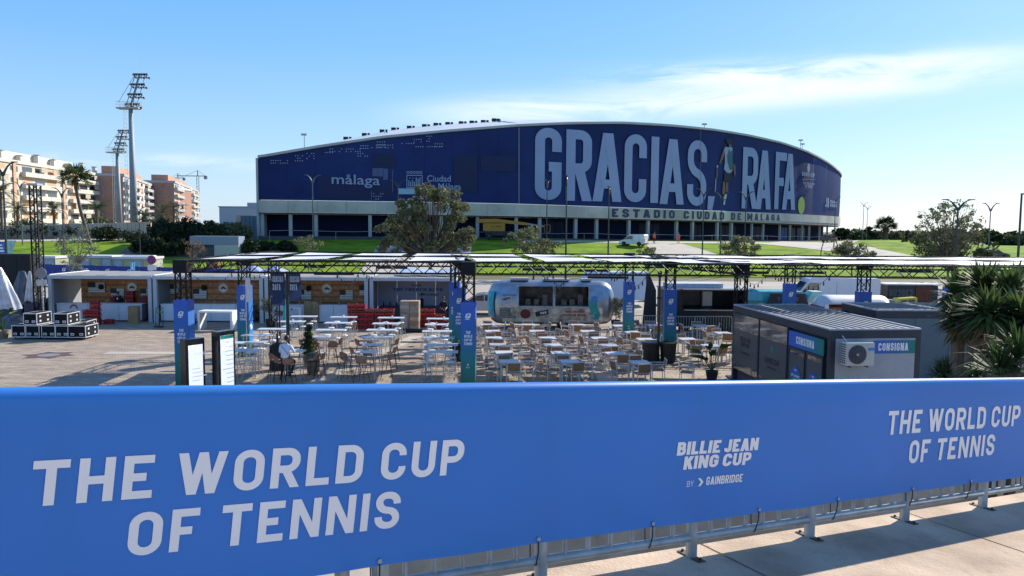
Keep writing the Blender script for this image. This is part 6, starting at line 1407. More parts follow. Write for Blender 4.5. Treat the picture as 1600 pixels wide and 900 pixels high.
pp = person('man in white top and black trousers seated with his back turned', (c.x - .04, c.y, 0), R(-10), SIT, wsh, blk, face=1, scale=1.1)
B().tube((-.12, -.06, 1.33), (.17, -.10, 1.02), .008, 5).build('shoulder_strap', BLACK, pp)
def stand(label, x, y, z, rz, shirt, trs, **k): 
    jj = dict(STAND); jj.update(k.pop('j', {})); return person(label, (x, y, z), rz, jj, shirt, trs, **k)
c = PD(185, 470, 48.4); pp = stand('person with dark curly hair in a black T shirt behind the first kiosk counter', c.x, 48.4, .05, 0, blk, blk, scale=.97); B().disc((0, -.13, 1.32), .06, n=12).build('shirt_print', WHITE, pp)
c = PD(696, 480, 47.9); stand('person in black standing at the grey blue kiosk looking down', c.x, 46.4, 0, .3, blk, blk, sleeves=False, j=dict(wl=(.08, -.26, 1.02), wr=(-.08, -.26, 1.02)))
c = PD(659, 478, 47.9); stand('person in black half hidden by the wrapped pallet', c.x, 48.0, .05, 1.5, blk, blk)
hv = mat('orange_red_workwear', (.75, .10, .03), .7, .1)
for px, lb, tr_ in ((1022, 'left worker in orange on the stadium forecourt', blk), (1060, 'right worker in orange red on the stadium forecourt', hv)):
    g = G(px, 381); stand(lb, g.x, g.y, g.z, .5 if px < 1050 else -.6, hv, tr_, scale=1.05)

# ================================================================== SILVER TRAILER
AY = 46.2; t = thing('silver_trailer', 'polished silver rounded food trailer with serving hatches and printed graphics', 'food trailer', (2.35, AY, 0))
CHROME = mat('polished_aluminium', (.40, .405, .42), .30, .18, 2.5, metal=.85, bump=.06, bscale=3)
HL = 3.78
ring_z = [(-.02, .28), (-.85, .28), (-1.08, .32), (-1.15, .55), (-1.17, 1.0), (-1.18, 1.36), (-1.15, 1.75), (-1.06, 2.15), (-.90, 2.45), (-.88, 2.52), (-.55, 2.74), (0, 2.82), (.55, 2.74), (.98, 2.3), (1.15, 1.7), (1.17, 1.0), (1.0, .35), (.5, .28), (-.02, .28)]
xs = [-HL, -HL + .06, -HL + .22, -HL + .5, -HL + .9, -HL + 1.35, -1.94, -1.3, -.7, .06, .20, 1.1, 2.16, HL - 1.35, HL - .9, HL - .5, HL - .22, HL - .06, HL]
hat = [(-1.94, .06), (.20, 2.16)]
b = B(); k = len(ring_z)
for x in xs:
    e = max(0, (abs(x) - (HL - 1.0)) / 1.0); sc = math.sqrt(max(.0, 1 - e ** 3.2)); sc = max(sc, .25); zc = 1.45
    for y, z in ring_z: b.v.append((x, y * lerp(sc, 1, .15 if abs(x) < HL else 0), zc + (z - zc) * lerp(sc, 1, .25)))
for i in range(len(xs)-1):
    xm = (xs[i] + xs[i+1]) / 2
    for j_ in range(k-1):
        if any(a < xm < c_ for a, c_ in hat) and 5 <= j_ <= 8: continue
        b.f.append((i*k+j_, i*k+j_+1, (i+1)*k+j_+1, (i+1)*k+j_))
b.f += [tuple(range(k-1)), tuple(range((len(xs)-1)*k + k - 2, (len(xs)-1)*k - 1, -1))]
body = b.build('body', CHROME, t, smooth=True)
sm = None
for a, c_ in hat:
    B().box(a+.02, c_-.02, -.98, .2, 1.30, 1.36).build('hatch_counter', STEEL, t); B().quad((a, -.2, 1.3), (c_, -.2, 1.3), (c_, -.2, 2.6), (a, -.2, 2.6)).build('interior', mat('dark_kitchen', (.025, .022, .02), .6, .5, 3, rgb2=(.10, .09, .08)), t)
    f_ = B(); f_.box(a-.04, a, -1.20, -.9, 1.3, 2.48).box(c_, c_+.04, -1.20, -.9, 1.3, 2.48).box(a-.04, c_+.04, -1.22, -1.1, 1.26, 1.32); f_.build('hatch_frame', STEEL, t)
    for q in (.2, .45, .7): B().box(lerp(a, c_, q), lerp(a, c_, q) + .3, -.7, -.3, 1.36, 1.75 + .3*(q > .5)).build('kitchen_unit', mat('kitchen_steel', (.10, .095, .09), .4, .5, 8, metal=.4), t)
B().quad((-2.0, -.93, 2.50), (2.25, -.93, 2.50), (2.3, -1.55, 2.55), (-2.05, -1.55, 2.55)).build('awning_sheet', mat('pale_blue_awning', (.40, .47, .58), .4, .08, metal=.3), t)
for x in (-2.0, -1.2, -.4, .35, 1.1, 1.9): B().tube((x, -.9, 2.52), (x-.02, -1.56, 2.57), .02, 5).build('awning_rib', STEEL, t)
for x, w_, h_ in ((-1.9, 1.1, .14), (.3, 1.6, .1), (2.1, .6, .12)): B().box(x-w_/2, x+w_/2, -.4, .4, 2.83, 2.83+h_).build('roof_vent', mat('vent_grey', (.35, .35, .36), .5, .2), t)
for x in (-.35, .65):
    o = B().lathe([(.36, -.1), (.36, .1)], 20).build('wheel', RUBBER, t); o.rotation_euler = (math.pi/2, 0, 0); o.location = (x, -.95, .36); o2 = B().lathe([(.2, 0), (.2, .02), (.05, .06)], 16).build('rim', STEEL, o); o2.location = (0, 0, .1)
# printed graphics on the lower panels
def gy(z): return -1.20 if z > .9 else -1.17
b = B(); rnd = random.Random(9)
SAND = mat('sandy_graffiti', (.40, .28, .17), .5, .5, 2.6, rgb2=(.58, .46, .32))
B().grid(24, 3, lambda u, v: (lerp(-2.9, 3.0, u), -1.205 + .03*abs(v-.6), lerp(.42, 1.30, v))).build('printed_band', SAND, t)
for i in range(60):
    x = rnd.uniform(-1.2, 2.6); z = rnd.uniform(.72, 1.22); r_ = rnd.uniform(.04, .13); n_ = 9
    for j in range(n_): a0 = 6.28*j/n_*.8; a1 = 6.28*(j+1)/n_*.8; b.quad(*[(x + rr*math.cos(a), -1.215 - .0003*i, z + rr*math.sin(a)) for rr, a in ((r_, a0), (r_, a1), (r_*.8, a1), (r_*.8, a0))])
o = b.build('scroll_print', mat('cream_print', (.55, .50, .42), .6, .1), t); o['kind'] = 'stuff'
RD = mat('dark_red_print', (.16, .02, .02), .6, .1); BK = mat('black_print', (.02, .02, .02), .6, .1)
B().disc((-1.55, -1.235, .92), .30, n=18, ry=.28).build('round_print', RD, t); b = B()
Mx = Matrix.Translation((-.58, -1.24, .97)) @ Matrix.Rotation(.25, 4, 'Y'); Mx = Matrix.Translation((-.58, -1.24, .97)) @ Matrix.Rotation(-.22, 4, 'Y'); pl = B().box(-.38, .38, -.003, .003, -.14, .14, Mx).build('slanted_sign', BK, t); write(b, 'YOU', lambda a, y, l=0: Mx @ Vector((a + .08, -.006 - l, y - .07)), .38, .13, anchor='c', t=.22); b.build('lettering', LETTER, pl)
b = B(); write(b, 'FIRST DETROIT', lambda a, y, l=0: (1.35 + a, -1.24 - l, 1.0 + y), 1.15, .13, anchor='c', t=.26); write(b, 'PIZZA IN SPAIN', lambda a, y, l=0: (1.35 + a, -1.24 - l, .80 + y), 1.35, .13, anchor='c', t=.26); b.build('lettering', mat('brick_red_print', (.30, .05, .04), .6, .1), t)
for k, wt in enumerate(('CHEEKY', 'GROWLY', 'GREASY', 'DETROITERS')):
    o = B().box(-3.05, -3.05 + [.62, .6, .66, .92][k], -1.236, -1.232, 1.12 - k*.145, 1.245 - k*.145).build('caption_strip', BK, t); b = B(); write(b, wt, lambda a, y, l=0: (-3.02 + a, -1.24 - l, 1.14 - k*.145 + y), [.54, .52, .58, .84][k], .085, t=.2); b.build('lettering', mat('cream_print', (.55, .50, .42)), o)
Mx = Matrix.Translation((-2.66, -1.22, 1.72)) @ Matrix.Rotation(-.15, 4, 'Y'); o = B().box(-.32, .32, -.01, .01, -.22, .22, Mx).build('white_sign', mat('off_white_sign', (.5, .5, .5), .6, .1), t); b = B(); write(b, 'CHIPPY', lambda a, y, l=0: Mx @ Vector((a, -.014-l, y)), .5, .16, anchor='c', t=.24); b.build('lettering', BK, o)
B().grid(4, 6, lambda u, v: (lerp(2.25, 2.75, u) + .1*math.sin(v*6), -1.22 + .03*abs(u-.5), lerp(.6, 1.75, v))).build('teal_figure_print', mat('teal_print', (.02, .30, .27), .5, .2), t); B().disc((2.5, -1.22, 1.82), .19, n=12).build('blue_head_print', mat('sky_print', (.08, .22, .55), .5, .1), t)
B().grid(4, 8, lambda u, v: (lerp(-3.72, -3.35, u) - .02 + .12*math.sin(math.pi*v)*-.6, -.50 - .62*u**.7*1.0 - .02, lerp(.75, 2.25, v))).build('teal_stripe_print', mat('bright_teal_print', (.02, .42, .50), .45, .15), t)
b = B(); write_font(b, 'FAT BEAR', lambda x, y, l: (x - 2.9, -1.155 + .32*y, 1.96 + y), .12, .8, .02); b.build('lettering', mat('steel_blue_print', (.12, .13, .22), .6), t)

# ================================================================== VEHICLES
def wheel(t, x, y, r, w_=.2, side=-1, m=None):
    o = B().lathe([(r*.55, -w_/2), (r*.95, -w_/2), (r, -w_*.35), (r, w_*.35), (r*.95, w_/2), (r*.55, w_/2)], 22).build('wheel', RUBBER, t); o.rotation_euler = (math.pi/2, 0, 0); o.location = (x, y, r)
    o2 = B().lathe([(r*.56, w_/2-.02), (r*.45, w_/2-.03), (r*.12, w_/2+.0), (.01, w_/2+.005)], 14).build('rim', m or STEEL, o)
    if side > 0: o2.rotation_euler = (math.pi, 0, 0)
    return o
CGL = glassmat('vehicle_glass', (.02, .028, .035), .05)
def van(label, loc, rz, L_=5.6, H_=2.5, W_=2.0, body=None, nose=.9, hood=1.15, panel_windows=(), name='van', cat='van'):
    t = thing(name, label, cat, loc, rz); body = body or mat('white_car_paint', (.72, .73, .74), .25, .03, coat=.5)
    pr = [(-L_/2, .35), (-L_/2, H_*.92), (-L_/2+.12, H_), (L_/2-nose-1.05, H_), (L_/2-nose-.9, H_*.97), (L_/2-nose+.05, hood), (L_/2-.12, hood*.86), (L_/2, hood*.62), (L_/2, .35)]
    xa, xb, r_ = -L_*.29, L_*.31, .33
    def arch(xc): return [(xc + .40*math.cos(a), .33 + .40*math.sin(a)) for a in [math.pi*k/8 for k in range(9)]]
    pts = pr + [(xb+.41, .35)] + arch(xb) + [(xb-.41, .35), (xa+.41, .35)] + arch(xa) + [(xa-.41, .35)]
    B().prism(pts, -W_/2, W_/2).build('body', body, t, bevel=.05)
    for y in (-W_/2-.012, W_/2+.012):
        s_ = 1 if y > 0 else -1
        def slab(q): bb = B(); bb.prism(q, min(y, y-s_*.02), max(y, y-s_*.02)); return bb
        x1 = L_/2-nose-.95; x2 = L_/2-nose-.12
        slab([(x1-.55, hood+.08), (x1-.55, H_*.88), (x1+.05, H_*.88), (x2, hood+.08)]).build('side_window', CGL, t)
        for xs_ in (x1-.62, x1-1.7): slab([(xs_, .5), (xs_+.012, .5), (xs_+.012, H_*.9), (xs_, H_*.9)]).build('door_seam', BLACK, t)
        slab([(x1-.5, hood-.12), (x1-.34, hood-.12), (x1-.34, hood-.08), (x1-.5, hood-.08)]).build('handle', BLACK, t)
        for q in panel_windows: slab([(q[0], hood+.1), (q[1], hood+.1), (q[1], H_*.86), (q[0], H_*.86)]).build('side_window', CGL, t)
        B().cbox((x2 - .05, y + s_*.13, hood + .22), (.12, .2, .26)).build('mirror', BLACK, t)
    a = Vector((L_/2-nose-.88, 0, H_*.95)); c_ = Vector((L_/2-nose+.04, 0, hood+.03)); nv = Vector((c_.z-a.z, 0, -(c_.x-a.x))).normalized() * -.012
    w2 = W_/2-.12; B().quad(a+nv+Vector((0, -w2, 0)), a+nv+Vector((0, w2, 0)), c_+nv+Vector((0, w2, 0)), c_+nv+Vector((0, -w2, 0))).build('windscreen', CGL, t)
    for y in (-W_*.36, W_*.36):
        B().cbox((L_/2-.03, y, hood*.68), (.1, .34, .2)).build('headlight', mat('headlight_glass', (.6, .6, .62), .1, .05), t); B().cbox((-L_/2, y*1.15, H_*.5), (.06, .12, .5)).build('tail_light', mat('tail_red', (.4, .02, .02), .3), t)
    B().box(-L_/2-.05, -L_/2+.1, -W_/2+.05, W_/2-.05, .3, .5).build('rear_bumper', BLACK, t); B().box(L_/2-.12, L_/2+.05, -W_/2+.05, W_/2-.05, .28, .5).build('front_bumper', BLACK, t)
    for y in (-W_/2+.08, W_/2-.08):
        for x in (xa, xb): wheel(t, x, y, r_, .2, -1 if y < 0 else 1)
    return t
g = G(990, 384.5); van('small white panel van parked on the grass edge before the stadium', (g.x, g.y, g.z), math.pi - .55, 4.2, 1.85, 1.75, nose=.75, hood=1.0)
# large white van behind the turquoise food trailer
van('large white high roof van behind the red and white caravan', (21.6, 52.4, 0), math.pi - .12, 6.2, 2.75, 2.1, nose=.75, hood=1.35)
# pale car at the left of the silver trailer, dark cars far right
def car(label, loc, rz, m, L_=4.2):
    t = thing('parked_car', label, 'car', loc, rz); pr = [(-L_/2, .3), (-L_/2, .85), (-L_/2+.15, 1.0), (-L_/2+.7, 1.38), (-.1, 1.46), (.45, 1.38), (1.15, .98), (L_/2-.35, .82), (L_/2, .6), (L_/2, .3)]
    def arch(xc): return [(xc + .38*math.cos(a), .3 + .38*math.sin(a)) for a in [math.pi*k/8 for k in range(9)]]
    B().prism(pr + [(1.3+.39, .3)] + arch(1.3) + [(1.3-.39, .3), (-1.3+.39, .3)] + arch(-1.3) + [(-1.3-.39, .3)], -.86, .86).build('body', m, t, bevel=.05)
    for y in (-.872, .852):
        B().prism([(-L_/2+.5, .98), (-L_/2+.85, 1.30), (-.15, 1.38), (-.15, .98)], y, y+.02).build('side_window', CGL, t); B().prism([(-.08, .98), (-.08, 1.38), (.42, 1.31), (.98, .98)], y, y+.02).build('side_window', CGL, t)
    B().quad((.5, -.72, 1.385), (.5, .72, 1.385), (1.17, .76, 1.0), (1.17, -.76, 1.0)).build('windscreen', CGL, t)
    for y in (-.78, .78):
        for x in (-1.3, 1.3): wheel(t, x, y, .31, .19, -1 if y < 0 else 1)
    for y in (-.6, .6): B().cbox((L_/2-.03, y, .66), (.1, .3, .14)).build('headlight', mat('headlight_glass', (.6, .6, .62)), t); B().cbox((-L_/2+.0, y, .85), (.06, .28, .16)).build('tail_light', mat('tail_red', (.4, .02, .02)), t)
    return t
SILVERP = mat('silver_blue_car_paint', (.42, .46, .52), .25, .05, coat=.5, metal=.3); DKP = mat('dark_car_paint', (.04, .045, .05), .3, .05, coat=.5)
car('silver blue car partly hidden behind the left end of the silver trailer', (-2.0, 53.0, 0), math.pi, SILVERP)
g = G(1549, 405); car('dark car on the road at the right edge', (g.x, g.y, g.z), .1, DKP, 4.6)
g = G(1296, 378.5); car('dark car parked at the right corner of the stadium', (g.x, g.y, g.z), .9, DKP)
# white box trailer behind the silver trailer
t = thing('box_trailer', 'white box trailer behind the right half of the silver trailer', 'trailer', (8.3, 58.5, 0)); WP = mat('white_trailer_panel', (.55, .60, .68), .4, .04)
b = B().prism([(-3.1, .5), (-3.1, 1.6), (-2.8, 2.3), (-2.3, 2.62), (2.15, 2.62), (2.15, .5)], 0, 2.1); b.build('body', WP, t, bevel=.04); wheel(t, -.5, .1, .33); wheel(t, .3, .1, .33); B().box(-.7, -.69, -.012, -.002, .6, 2.5).build('panel_seam', BLACK, t); B().box(2.1, 2.2, -.02, 2.12, .5, 2.64).build('corner_profile', STEEL, t); B().box(-4, -3.1, .9, 1.1, .45, .55).build('drawbar', BLACK, t)
B().box(2.2, 5.2, .3, 1.2, .001, .16).build('ramp', mat('dark_ramp', (.08, .08, .08), .8), t)
# black food truck with raised roof
t = thing('black_food_trailer', 'black food trailer with a lit serving hatch behind metal barriers', 'food trailer', (8.7, 43.6, 0)); L_ = 4.75
b = B(); b.box(0, L_, 0, 2.2, .4, 1.35).box(0, 1.05, 0, .1, 1.351, 2.5).box(L_-.15, L_, 0, .1, 1.351, 2.5).box(0, L_, .101, 2.2, 1.351, 1.4).box(0, .1, .101, 2.2, 1.401, 2.5).box(L_-.1, L_, .101, 2.2, 1.401, 2.5).box(.101, L_-.101, 2.1, 2.2, 1.401, 2.5); b.build('body', BLACK, t)
B().box(-.05, L_+.05, -.1, 2.25, 2.501, 2.6).build('roof', mat('pale_roof_grey', (.35, .36, .38), .5, .1), t); B().box(.9, L_, -.75, -.11, 2.52, 2.58).build('hatch_lid', BLACK, t); B().box(.2, 3.4, .3, 1.6, 2.6, 2.85).build('roof_unit', mat('white_roof_unit', (.5, .52, .55), .5, .1), t)
B().box(1.1, L_-.2, -.25, .0, 1.352, 1.4).build('counter_shelf', STEEL, t); B().box(2.55, 3.1, 1.5, 1.9, 1.45, 2.3).build('white_fridge', WHITE, t); B().box(1.1, 2.5, 1.9, 2.08, 1.45, 2.4).build('menu_board', mat('menu_grey', (.12, .12, .13), .6, .2, 6), t)
for x in (1.2, 3.6): wheel(t, x, .2, .33)
t = thing('black_tarp_panel', 'black slanted awning panel left of the black food trailer', 'awning', (7.35, 44.6, 0)); B().prism([(.25, 0), (.5, 3.2), (.68, 3.25), (1.05, 2.4), (1.1, 0)], 0, .08).build('panel', mat('dark_tarp', (.025, .027, .032), .7, .2), t); B().tube((.5, .1, 0), (.5, .1, 3.3), .03, 5).build('pole', BLACK, t)
# crowd barriers
def barrier_proto():
    t = thing('crowd_barrier', '', 'barrier', group='steel crowd barriers'); B().pipe([(-1.05, 0, .12), (-1.05, 0, 1.02), (-.98, 0, 1.1), (.98, 0, 1.1), (1.05, 0, 1.02), (1.05, 0, .12)], .02, 6).build('frame', STEEL, t); B().tube((-1.05, 0, .2), (1.05, 0, .2), .016, 5).build('bottom_rail', STEEL, t)
    for k in range(1, 14): B().tube((-1.05 + k*.15, 0, .2), (-1.05 + k*.15, 0, 1.1), .009, 5).build('bar', STEEL, t)
    for x in (-.8, .8): B().box(x-.02, x+.02, -.3, .3, .0, .03).tube((x, 0, .03), (x, 0, .2), .015, 5).build('foot', STEEL, t)
    return t
BR = Proto(barrier_proto())
BR.place((7.6, 42.9, 0), 0, 'steel crowd barrier left of the black food trailer'); BR.place((9.75, 42.6, 0), 0, 'steel crowd barrier in front of the left half of the black trailer'); BR.place((11.3, 42.75, 0), .05, 'steel crowd barrier in front of the middle of the black trailer')
p = P(262, 433); BR.place((-25.2, 58, 0), 1.2, 'steel crowd barrier behind the roof of the first kiosk')
# turquoise food trailer
t = thing('turquoise_food_trailer', 'turquoise retro food trailer with round arch and dark awnings', 'food trailer', (15.4, 47.2, 0)); TQ = mat('turquoise_paint', (.05, .40, .42), .35, .08, coat=.3)
B().prism([(-1.2, .4), (-1.25, 1.5), (-1.1, 1.95), (-.8, 2.15), (2.6, 2.15), (2.9, 1.9), (2.95, .4)], 0, 2).build('body', TQ, t, bevel=.05)
b = B(); b.prism([(-.75 + .75*math.cos(a), 1.62 + .75*math.sin(a)) for a in [math.pi*k/12 for k in range(13)]], -.3, .5); b.build('round_arch', mat('light_turquoise_paint', (.10, .45, .55), .35, .08), t)
B().prism([(-1.55 + .45*math.cos(a), 1.5 + .42*math.sin(a)) for a in [math.pi*k/10 for k in range(11)]], -.5, .3).build('dome', mat('pale_blue_paint', (.12, .40, .62), .35, .08), t)
B().prism([(.15, 1.3), (.4, 2.1), (2.5, 2.1), (2.75, 1.3)], -.5, -.42).build('sloping_awning', mat('dark_awning', (.035, .035, .04), .7, .2), t)
b = B(); write(b, 'TACOS', lambda a, y, l=0: (1.45 + a, -.51 - l, 1.6 + y), 1.3, .26, anchor='c', t=.24); b.build('lettering', mat('faded_print', (.16, .13, .14), .7), t)
B().prism([(2.6, 1.55), (3.0, 2.2), (3.6, 2.2), (3.3, 1.55)], -.4, .6).build('side_awning', mat('mint_cloth', (.22, .50, .46), .6, .08), t)
for x in (.2, 1.6): wheel(t, x, .1, .3)
# red and white caravan
t = thing('red_white_caravan', 'red and white caravan with rounded cream roof', 'caravan', (19.9, 43.9, 0), .0); t.scale = (.66, 1, 1); CW = mat('cream_roof_paint', (.62, .60, .56), .4, .06)
B().prism([(-3.0, .4), (-3.0, 1.55), (2.6, 1.55), (3.1, 1.45), (3.1, .4)], 0, 2).build('body', mat('dark_red_paint', (.30, .02, .025), .35, .08, coat=.3), t, bevel=.03)
b = B(); b.grid(16, 8, lambda u, v: (lerp(-3.05, 3.15, u), lerp(-.05, 2.05, v), 1.56 + .62*math.sin(math.pi*min(1, max(0.02, v)))**.5 * min(1, (1-abs(2*u-1))*7)**.5)); b.build('roof', CW, t, smooth=True)
for x in (-2.4, -1.7): B().box(x, x+.55, -.02, -.005, .95, 1.45).build('window', mat('warm_window', (.30, .20, .12), .3, .3, 5), t)
B().disc((-.6, -.02, 1.2), .16, n=12).build('round_emblem', mat('pink_print', (.5, .12, .12), .6), t); B().box(-2.95, -2.6, -.06, 0, .6, 1.7).build('white_corner', WHITE, t)
for x in (-1.4, 1.2): wheel(t, x, .1, .32)
# burger container with yellow front vehicle, blue flag
t = thing('burger_container', 'black food container with cut out letters and wood cladding', 'food container', (25.5, 52.0, 0)); t.scale = (.72, .72, .75); B().box(0, 2.6, 0, 2.2, 1.75, 3.0).build('letter_box', mat('black_sheet', (.03, .032, .035), .6, .2), t)
b = B(); write(b, 'BURGER', lambda a, y, l=0: (1.3 + a, -.01 - l, 2.0 + y), 2.2, .62, anchor='c', t=.26); b.build('lettering', mat('faint_letter_grey', (.08, .085, .09), .5), t)
B().box(2.65, 4.8, .05, 2.2, .2, 3.0).build('body', mat('dark_sheet', (.05, .045, .04), .6, .2), t)
for k in range(7): B().box(2.7 + k*.2, 2.88 + k*.2, -.0, .04, .2, 2.95).build('cladding_board', mat('dark_red_brown_board', (.14, .045, .02), .7, .25), t)
B().box(-.1, 5.0, -.1, 2.3, 3.01, 3.12).build('roof', mat('pale_roof_grey', (.35, .36, .38)), t)
t = thing('yellow_truck', 'yellow truck cab in front of the black burger container', 'truck', (25.2, 50.4, 0)); t.scale = (.8, .8, .85); YL = mat('yellow_paint', (.50, .46, .05), .35, .08)
B().prism([(.1, .5), (.1, .95), (.45, 1.75), (1.9, 1.85), (1.95, .5)], 0, 1.1).build('cab', YL, t, bevel=.03); B().prism([(.38, 1.05), (.62, 1.62), (1.05, 1.66), (1.05, 1.05)], -.015, -.003).build('side_window', CGL, t); B().prism([(1.15, 1.05), (1.15, 1.66), (1.7, 1.7), (1.7, 1.05)], -.015, -.003).build('side_window', CGL, t); B().box(-.9, .1, .1, 1.0, .5, 1.55).build('bonnet', mat('glassy_grey', (.15, .19, .2), .2), t); wheel(t, .6, .05, .36)
t = thing('blue_banner_panel', 'plain blue panel showing left of the yucca heads', 'panel', (29.0, 51.5, 0)); B().box(0, 1.1, 0, .08, .3, 2.2).build('panel', mat('royal_blue_panel', (.03, .11, .50), .5, .05), t); B().tube((.05, .1, 0), (.05, .1, 2.3), .03).build('pole', BLACK, t)
# yellow boom lift under the stadium ring, red lift behind the tree
YB = mat('ochre_machine_paint', (.42, .20, .015), .5, .12)
s, _ = fac(775, 360); q = fw(s, 0, 3.0); zg = hgt(q.x, q.y) + .1; t = thing('boom_lift', 'yellow telescopic boom lift parked by the stadium columns', 'boom lift', (q.x, q.y, zg))
B().box(-2.6, 1.0, -1, 1, 1.3, 2.6).build('engine_cover', YB, t, bevel=.08); B().prism([(-3.6, 2.65), (-3.4, 3.3), (-.5, 3.35), (4.6, 2.75), (4.6, 2.3), (-.4, 2.72)], -.25, .25).build('boom', YB, t, bevel=.03); B().prism([(4.6, 2.35), (4.6, 2.7), (7.4, 2.3), (7.4, 2.05)], -.16, .16).build('boom_section', mat('grey_boom', (.3, .26, .2), .5), t)
B().box(-2.2, 2.0, -1.1, 1.1, .6, 1.29).build('chassis', BLACK, t); b = B(); write(b, 'ALQUILER', lambda a, y, l=0: (-.4 + a, -1.01 - l, 1.95 + y), 1.5, .3, anchor='c'); b.build('lettering', RD, t)
for x in (-1.6, 1.4): wheel(t, x, -1.1, .55, .4)
b = B()
for (a, c_) in (((7.5, -.5, 1.2), (7.5, -.5, 2.4)), ((8.4, -.5, 1.2), (8.4, -.5, 2.4)), ((7.5, -.5, 2.4), (8.4, -.5, 2.4)), ((7.5, .5, 1.2), (7.5, .5, 2.4)), ((7.5, .5, 2.4), (8.4, .5, 2.4)), ((8.4, .5, 1.2), (8.4, .5, 2.4)), ((7.5, -.5, 1.2), (8.4, -.5, 1.2)), ((7.5, .5, 1.2), (8.4, .5, 1.2))): b.tube(a, c_, .05, 5)
b.build('basket', mat('rust_orange', (.34, .11, .035)), t)
s, _ = fac(644, 360); q = fw(s, 0, 6.0); zg = hgt(q.x, q.y) + .1; t = thing('red_lift', 'red lifting machine half hidden by the large spreading tree', 'lift', (q.x, q.y, zg)); RM = mat('red_machine_paint', (.50, .05, .02), .5, .12)
B().box(-1.8, .9, -1, 1, .5, 1.5).build('chassis', RM, t, bevel=.05); B().prism([(-.8, 1.55), (-.6, 3.1), (1.8, 3.3), (2.6, 2.6), (1.2, 2.2), (.8, 1.55)], -.3, .3).build('arm', RM, t); B().box(-1.6, -.5, -1.05, -1.0, .6, 1.4).build('white_panel', WHITE, t)
for x in (-1.3, .6): wheel(t, x, -1.0, .45, .3)

# ================================================================== GREY CABINS
def cabin(label, loc, rz, L_, W_, H_, ribs):
    """corner at origin, long side along +x (front at y=0), depth W_"""
    t = thing('grey_cabin', label, 'cabin', loc, rz); e = .16; b = B()
    B().box(e, L_-e, e, W_-e, .12, H_-.12).build('inner_box', mat('cabin_inner', (.06, .065, .07), .7, .1), t)
    for x in (0, L_-e):
        for y in (0, W_-e): B().box(x, x+e, y, y+e, 0, H_-.24).build('corner_post', FRAMEGREY, t)
    B().box(0, L_, 0, e, H_-.238, H_).build('top_beam', FRAMEGREY, t); B().box(0, L_, W_-e, W_, H_-.238, H_).build('top_beam', FRAMEGREY, t)
    B().box(0, e, e+.002, W_-e-.002, H_-.238, H_).build('top_beam', FRAMEGREY, t); B().box(L_-e, L_, e+.002, W_-e-.002, H_-.238, H_).build('top_beam', FRAMEGREY, t)
    B().box(.02, L_-.02, .02, e, 0, .12).build('bottom_beam', FRAMEGREY, t)
    B().box(e, L_-e, e, W_-e, H_-.12, H_-.06).build('roof_sheet', mat('cabin_roof', (.09, .10, .11), .55, .2, 2), t)
    for y0, y1 in ((-.0, .05), (W_-.05, W_)): B().box(0, L_, y0, y1, H_+.001, H_+.05).build('roof_lip', mat('pale_edge', (.45, .46, .48), .5, .1), t)
    for x0, x1 in ((-.0, .035), (L_-.035, L_)): B().box(x0, x1, .036, W_-.036, H_+.001, H_+.05).build('roof_lip', mat('pale_edge', (.45, .46, .48), .5, .1), t)
    for k in range(ribs):
        y = lerp(e+.06, W_-e-.12, k/(ribs-1)); B().box(e+.02, L_-e-.02, y, y+.10, H_-.059, H_+.02).build('roof_rib', mat('cabin_roof_rib', (.20, .215, .235), .45, .15, 2), t)
    return t
CZ = 3.1
nR = P(1440, 515.5, CZ); nL = P(1298, 516.5, CZ); fL = P(1146, 477, CZ); d = (fL - nL); Lc = d.length; ang = math.atan2(d.y, d.x)
Wc = (nR - nL).length
# local frame: x runs from the near left corner to the far left corner, y to the right of it is negative; build with x reversed
t = cabin('anthracite left luggage cabin with ribbed roof and blue green consigna signs', (fL.x, fL.y, 0), math.atan2(-d.y, -d.x), Lc, Wc, CZ, 10)
def tl(px):                                      # place along the long side seen at this column of the photo
    best = min(range(401), key=lambda i: abs((lambda q: q.x / q.y - ray(px, 500).x / ray(px, 500).y)(fL.lerp(nL, i / 400)))); return best / 400 * Lc
GLW = glassmat('cabin_glass', (.035, .045, .05), .06); GLW2 = glassmat('reflecting_cabin_glass', (.09, .10, .10), .06)
# glazed long side faces -y in this frame
bays = [(.18, 1.62), (1.72, 3.2), ]
FROST = mat('grey_window_film', (.085, .09, .095), .4, .08)
for k, (a, c_) in enumerate([(.17, tl(1186)), (tl(1188.5), tl(1231))]):
    B().box(a, c_, -.012, .10, .75, CZ-.26).build('window', GLW2, t); w1 = B().box(a+.02, c_-.02, -.02, -.014, 1.0 - .1*k, 2.25 - .0*k).build('window_film', FROST, t); b = B(); cx = (a+c_)/2; DP = mat('dark_film_print', (.03, .03, .032), .5)
    if k == 0:
        for tx, z, w_ in (('BILLIE JEAN', 1.88, .95), ('KING CUP', 1.68, .75)): write(b, tx, lambda a_, y, l=0: (cx + a_, -.024-l, z + y), w_, .16, anchor='c', t=.24)
        write(b, 'BY GAINBRIDGE', lambda a_, y, l=0: (cx + a_, -.024-l, 1.42 + y), .8, .07, anchor='c')
    else:
        write(b, 'DAVIS CUP', lambda a_, y, l=0: (cx + a_, -.024-l, 1.45 + y), 1.1, .2, anchor='c', t=.18); write(b, 'THE WORLD CUP OF TENNIS', lambda a_, y, l=0: (cx + a_, -.024-l, 1.28 + y), .7, .07, anchor='c'); B().poly([(cx-.12, -.024, 1.95), (cx, -.024, 1.75), (cx+.12, -.024, 1.95), (cx+.10, -.024, 2.1), (cx-.10, -.024, 2.1)]).build('cup_emblem', mat('teal_film_print', (.02, .20, .15), .5), w1)
    b.build('lettering', DP, w1)
for a in (tl(1187.2), tl(1232.5)): B().box(a-.02, a+.02, -.03, .1, .13, CZ-.25).build('mullion', FRAMEGREY, t)
SG = None
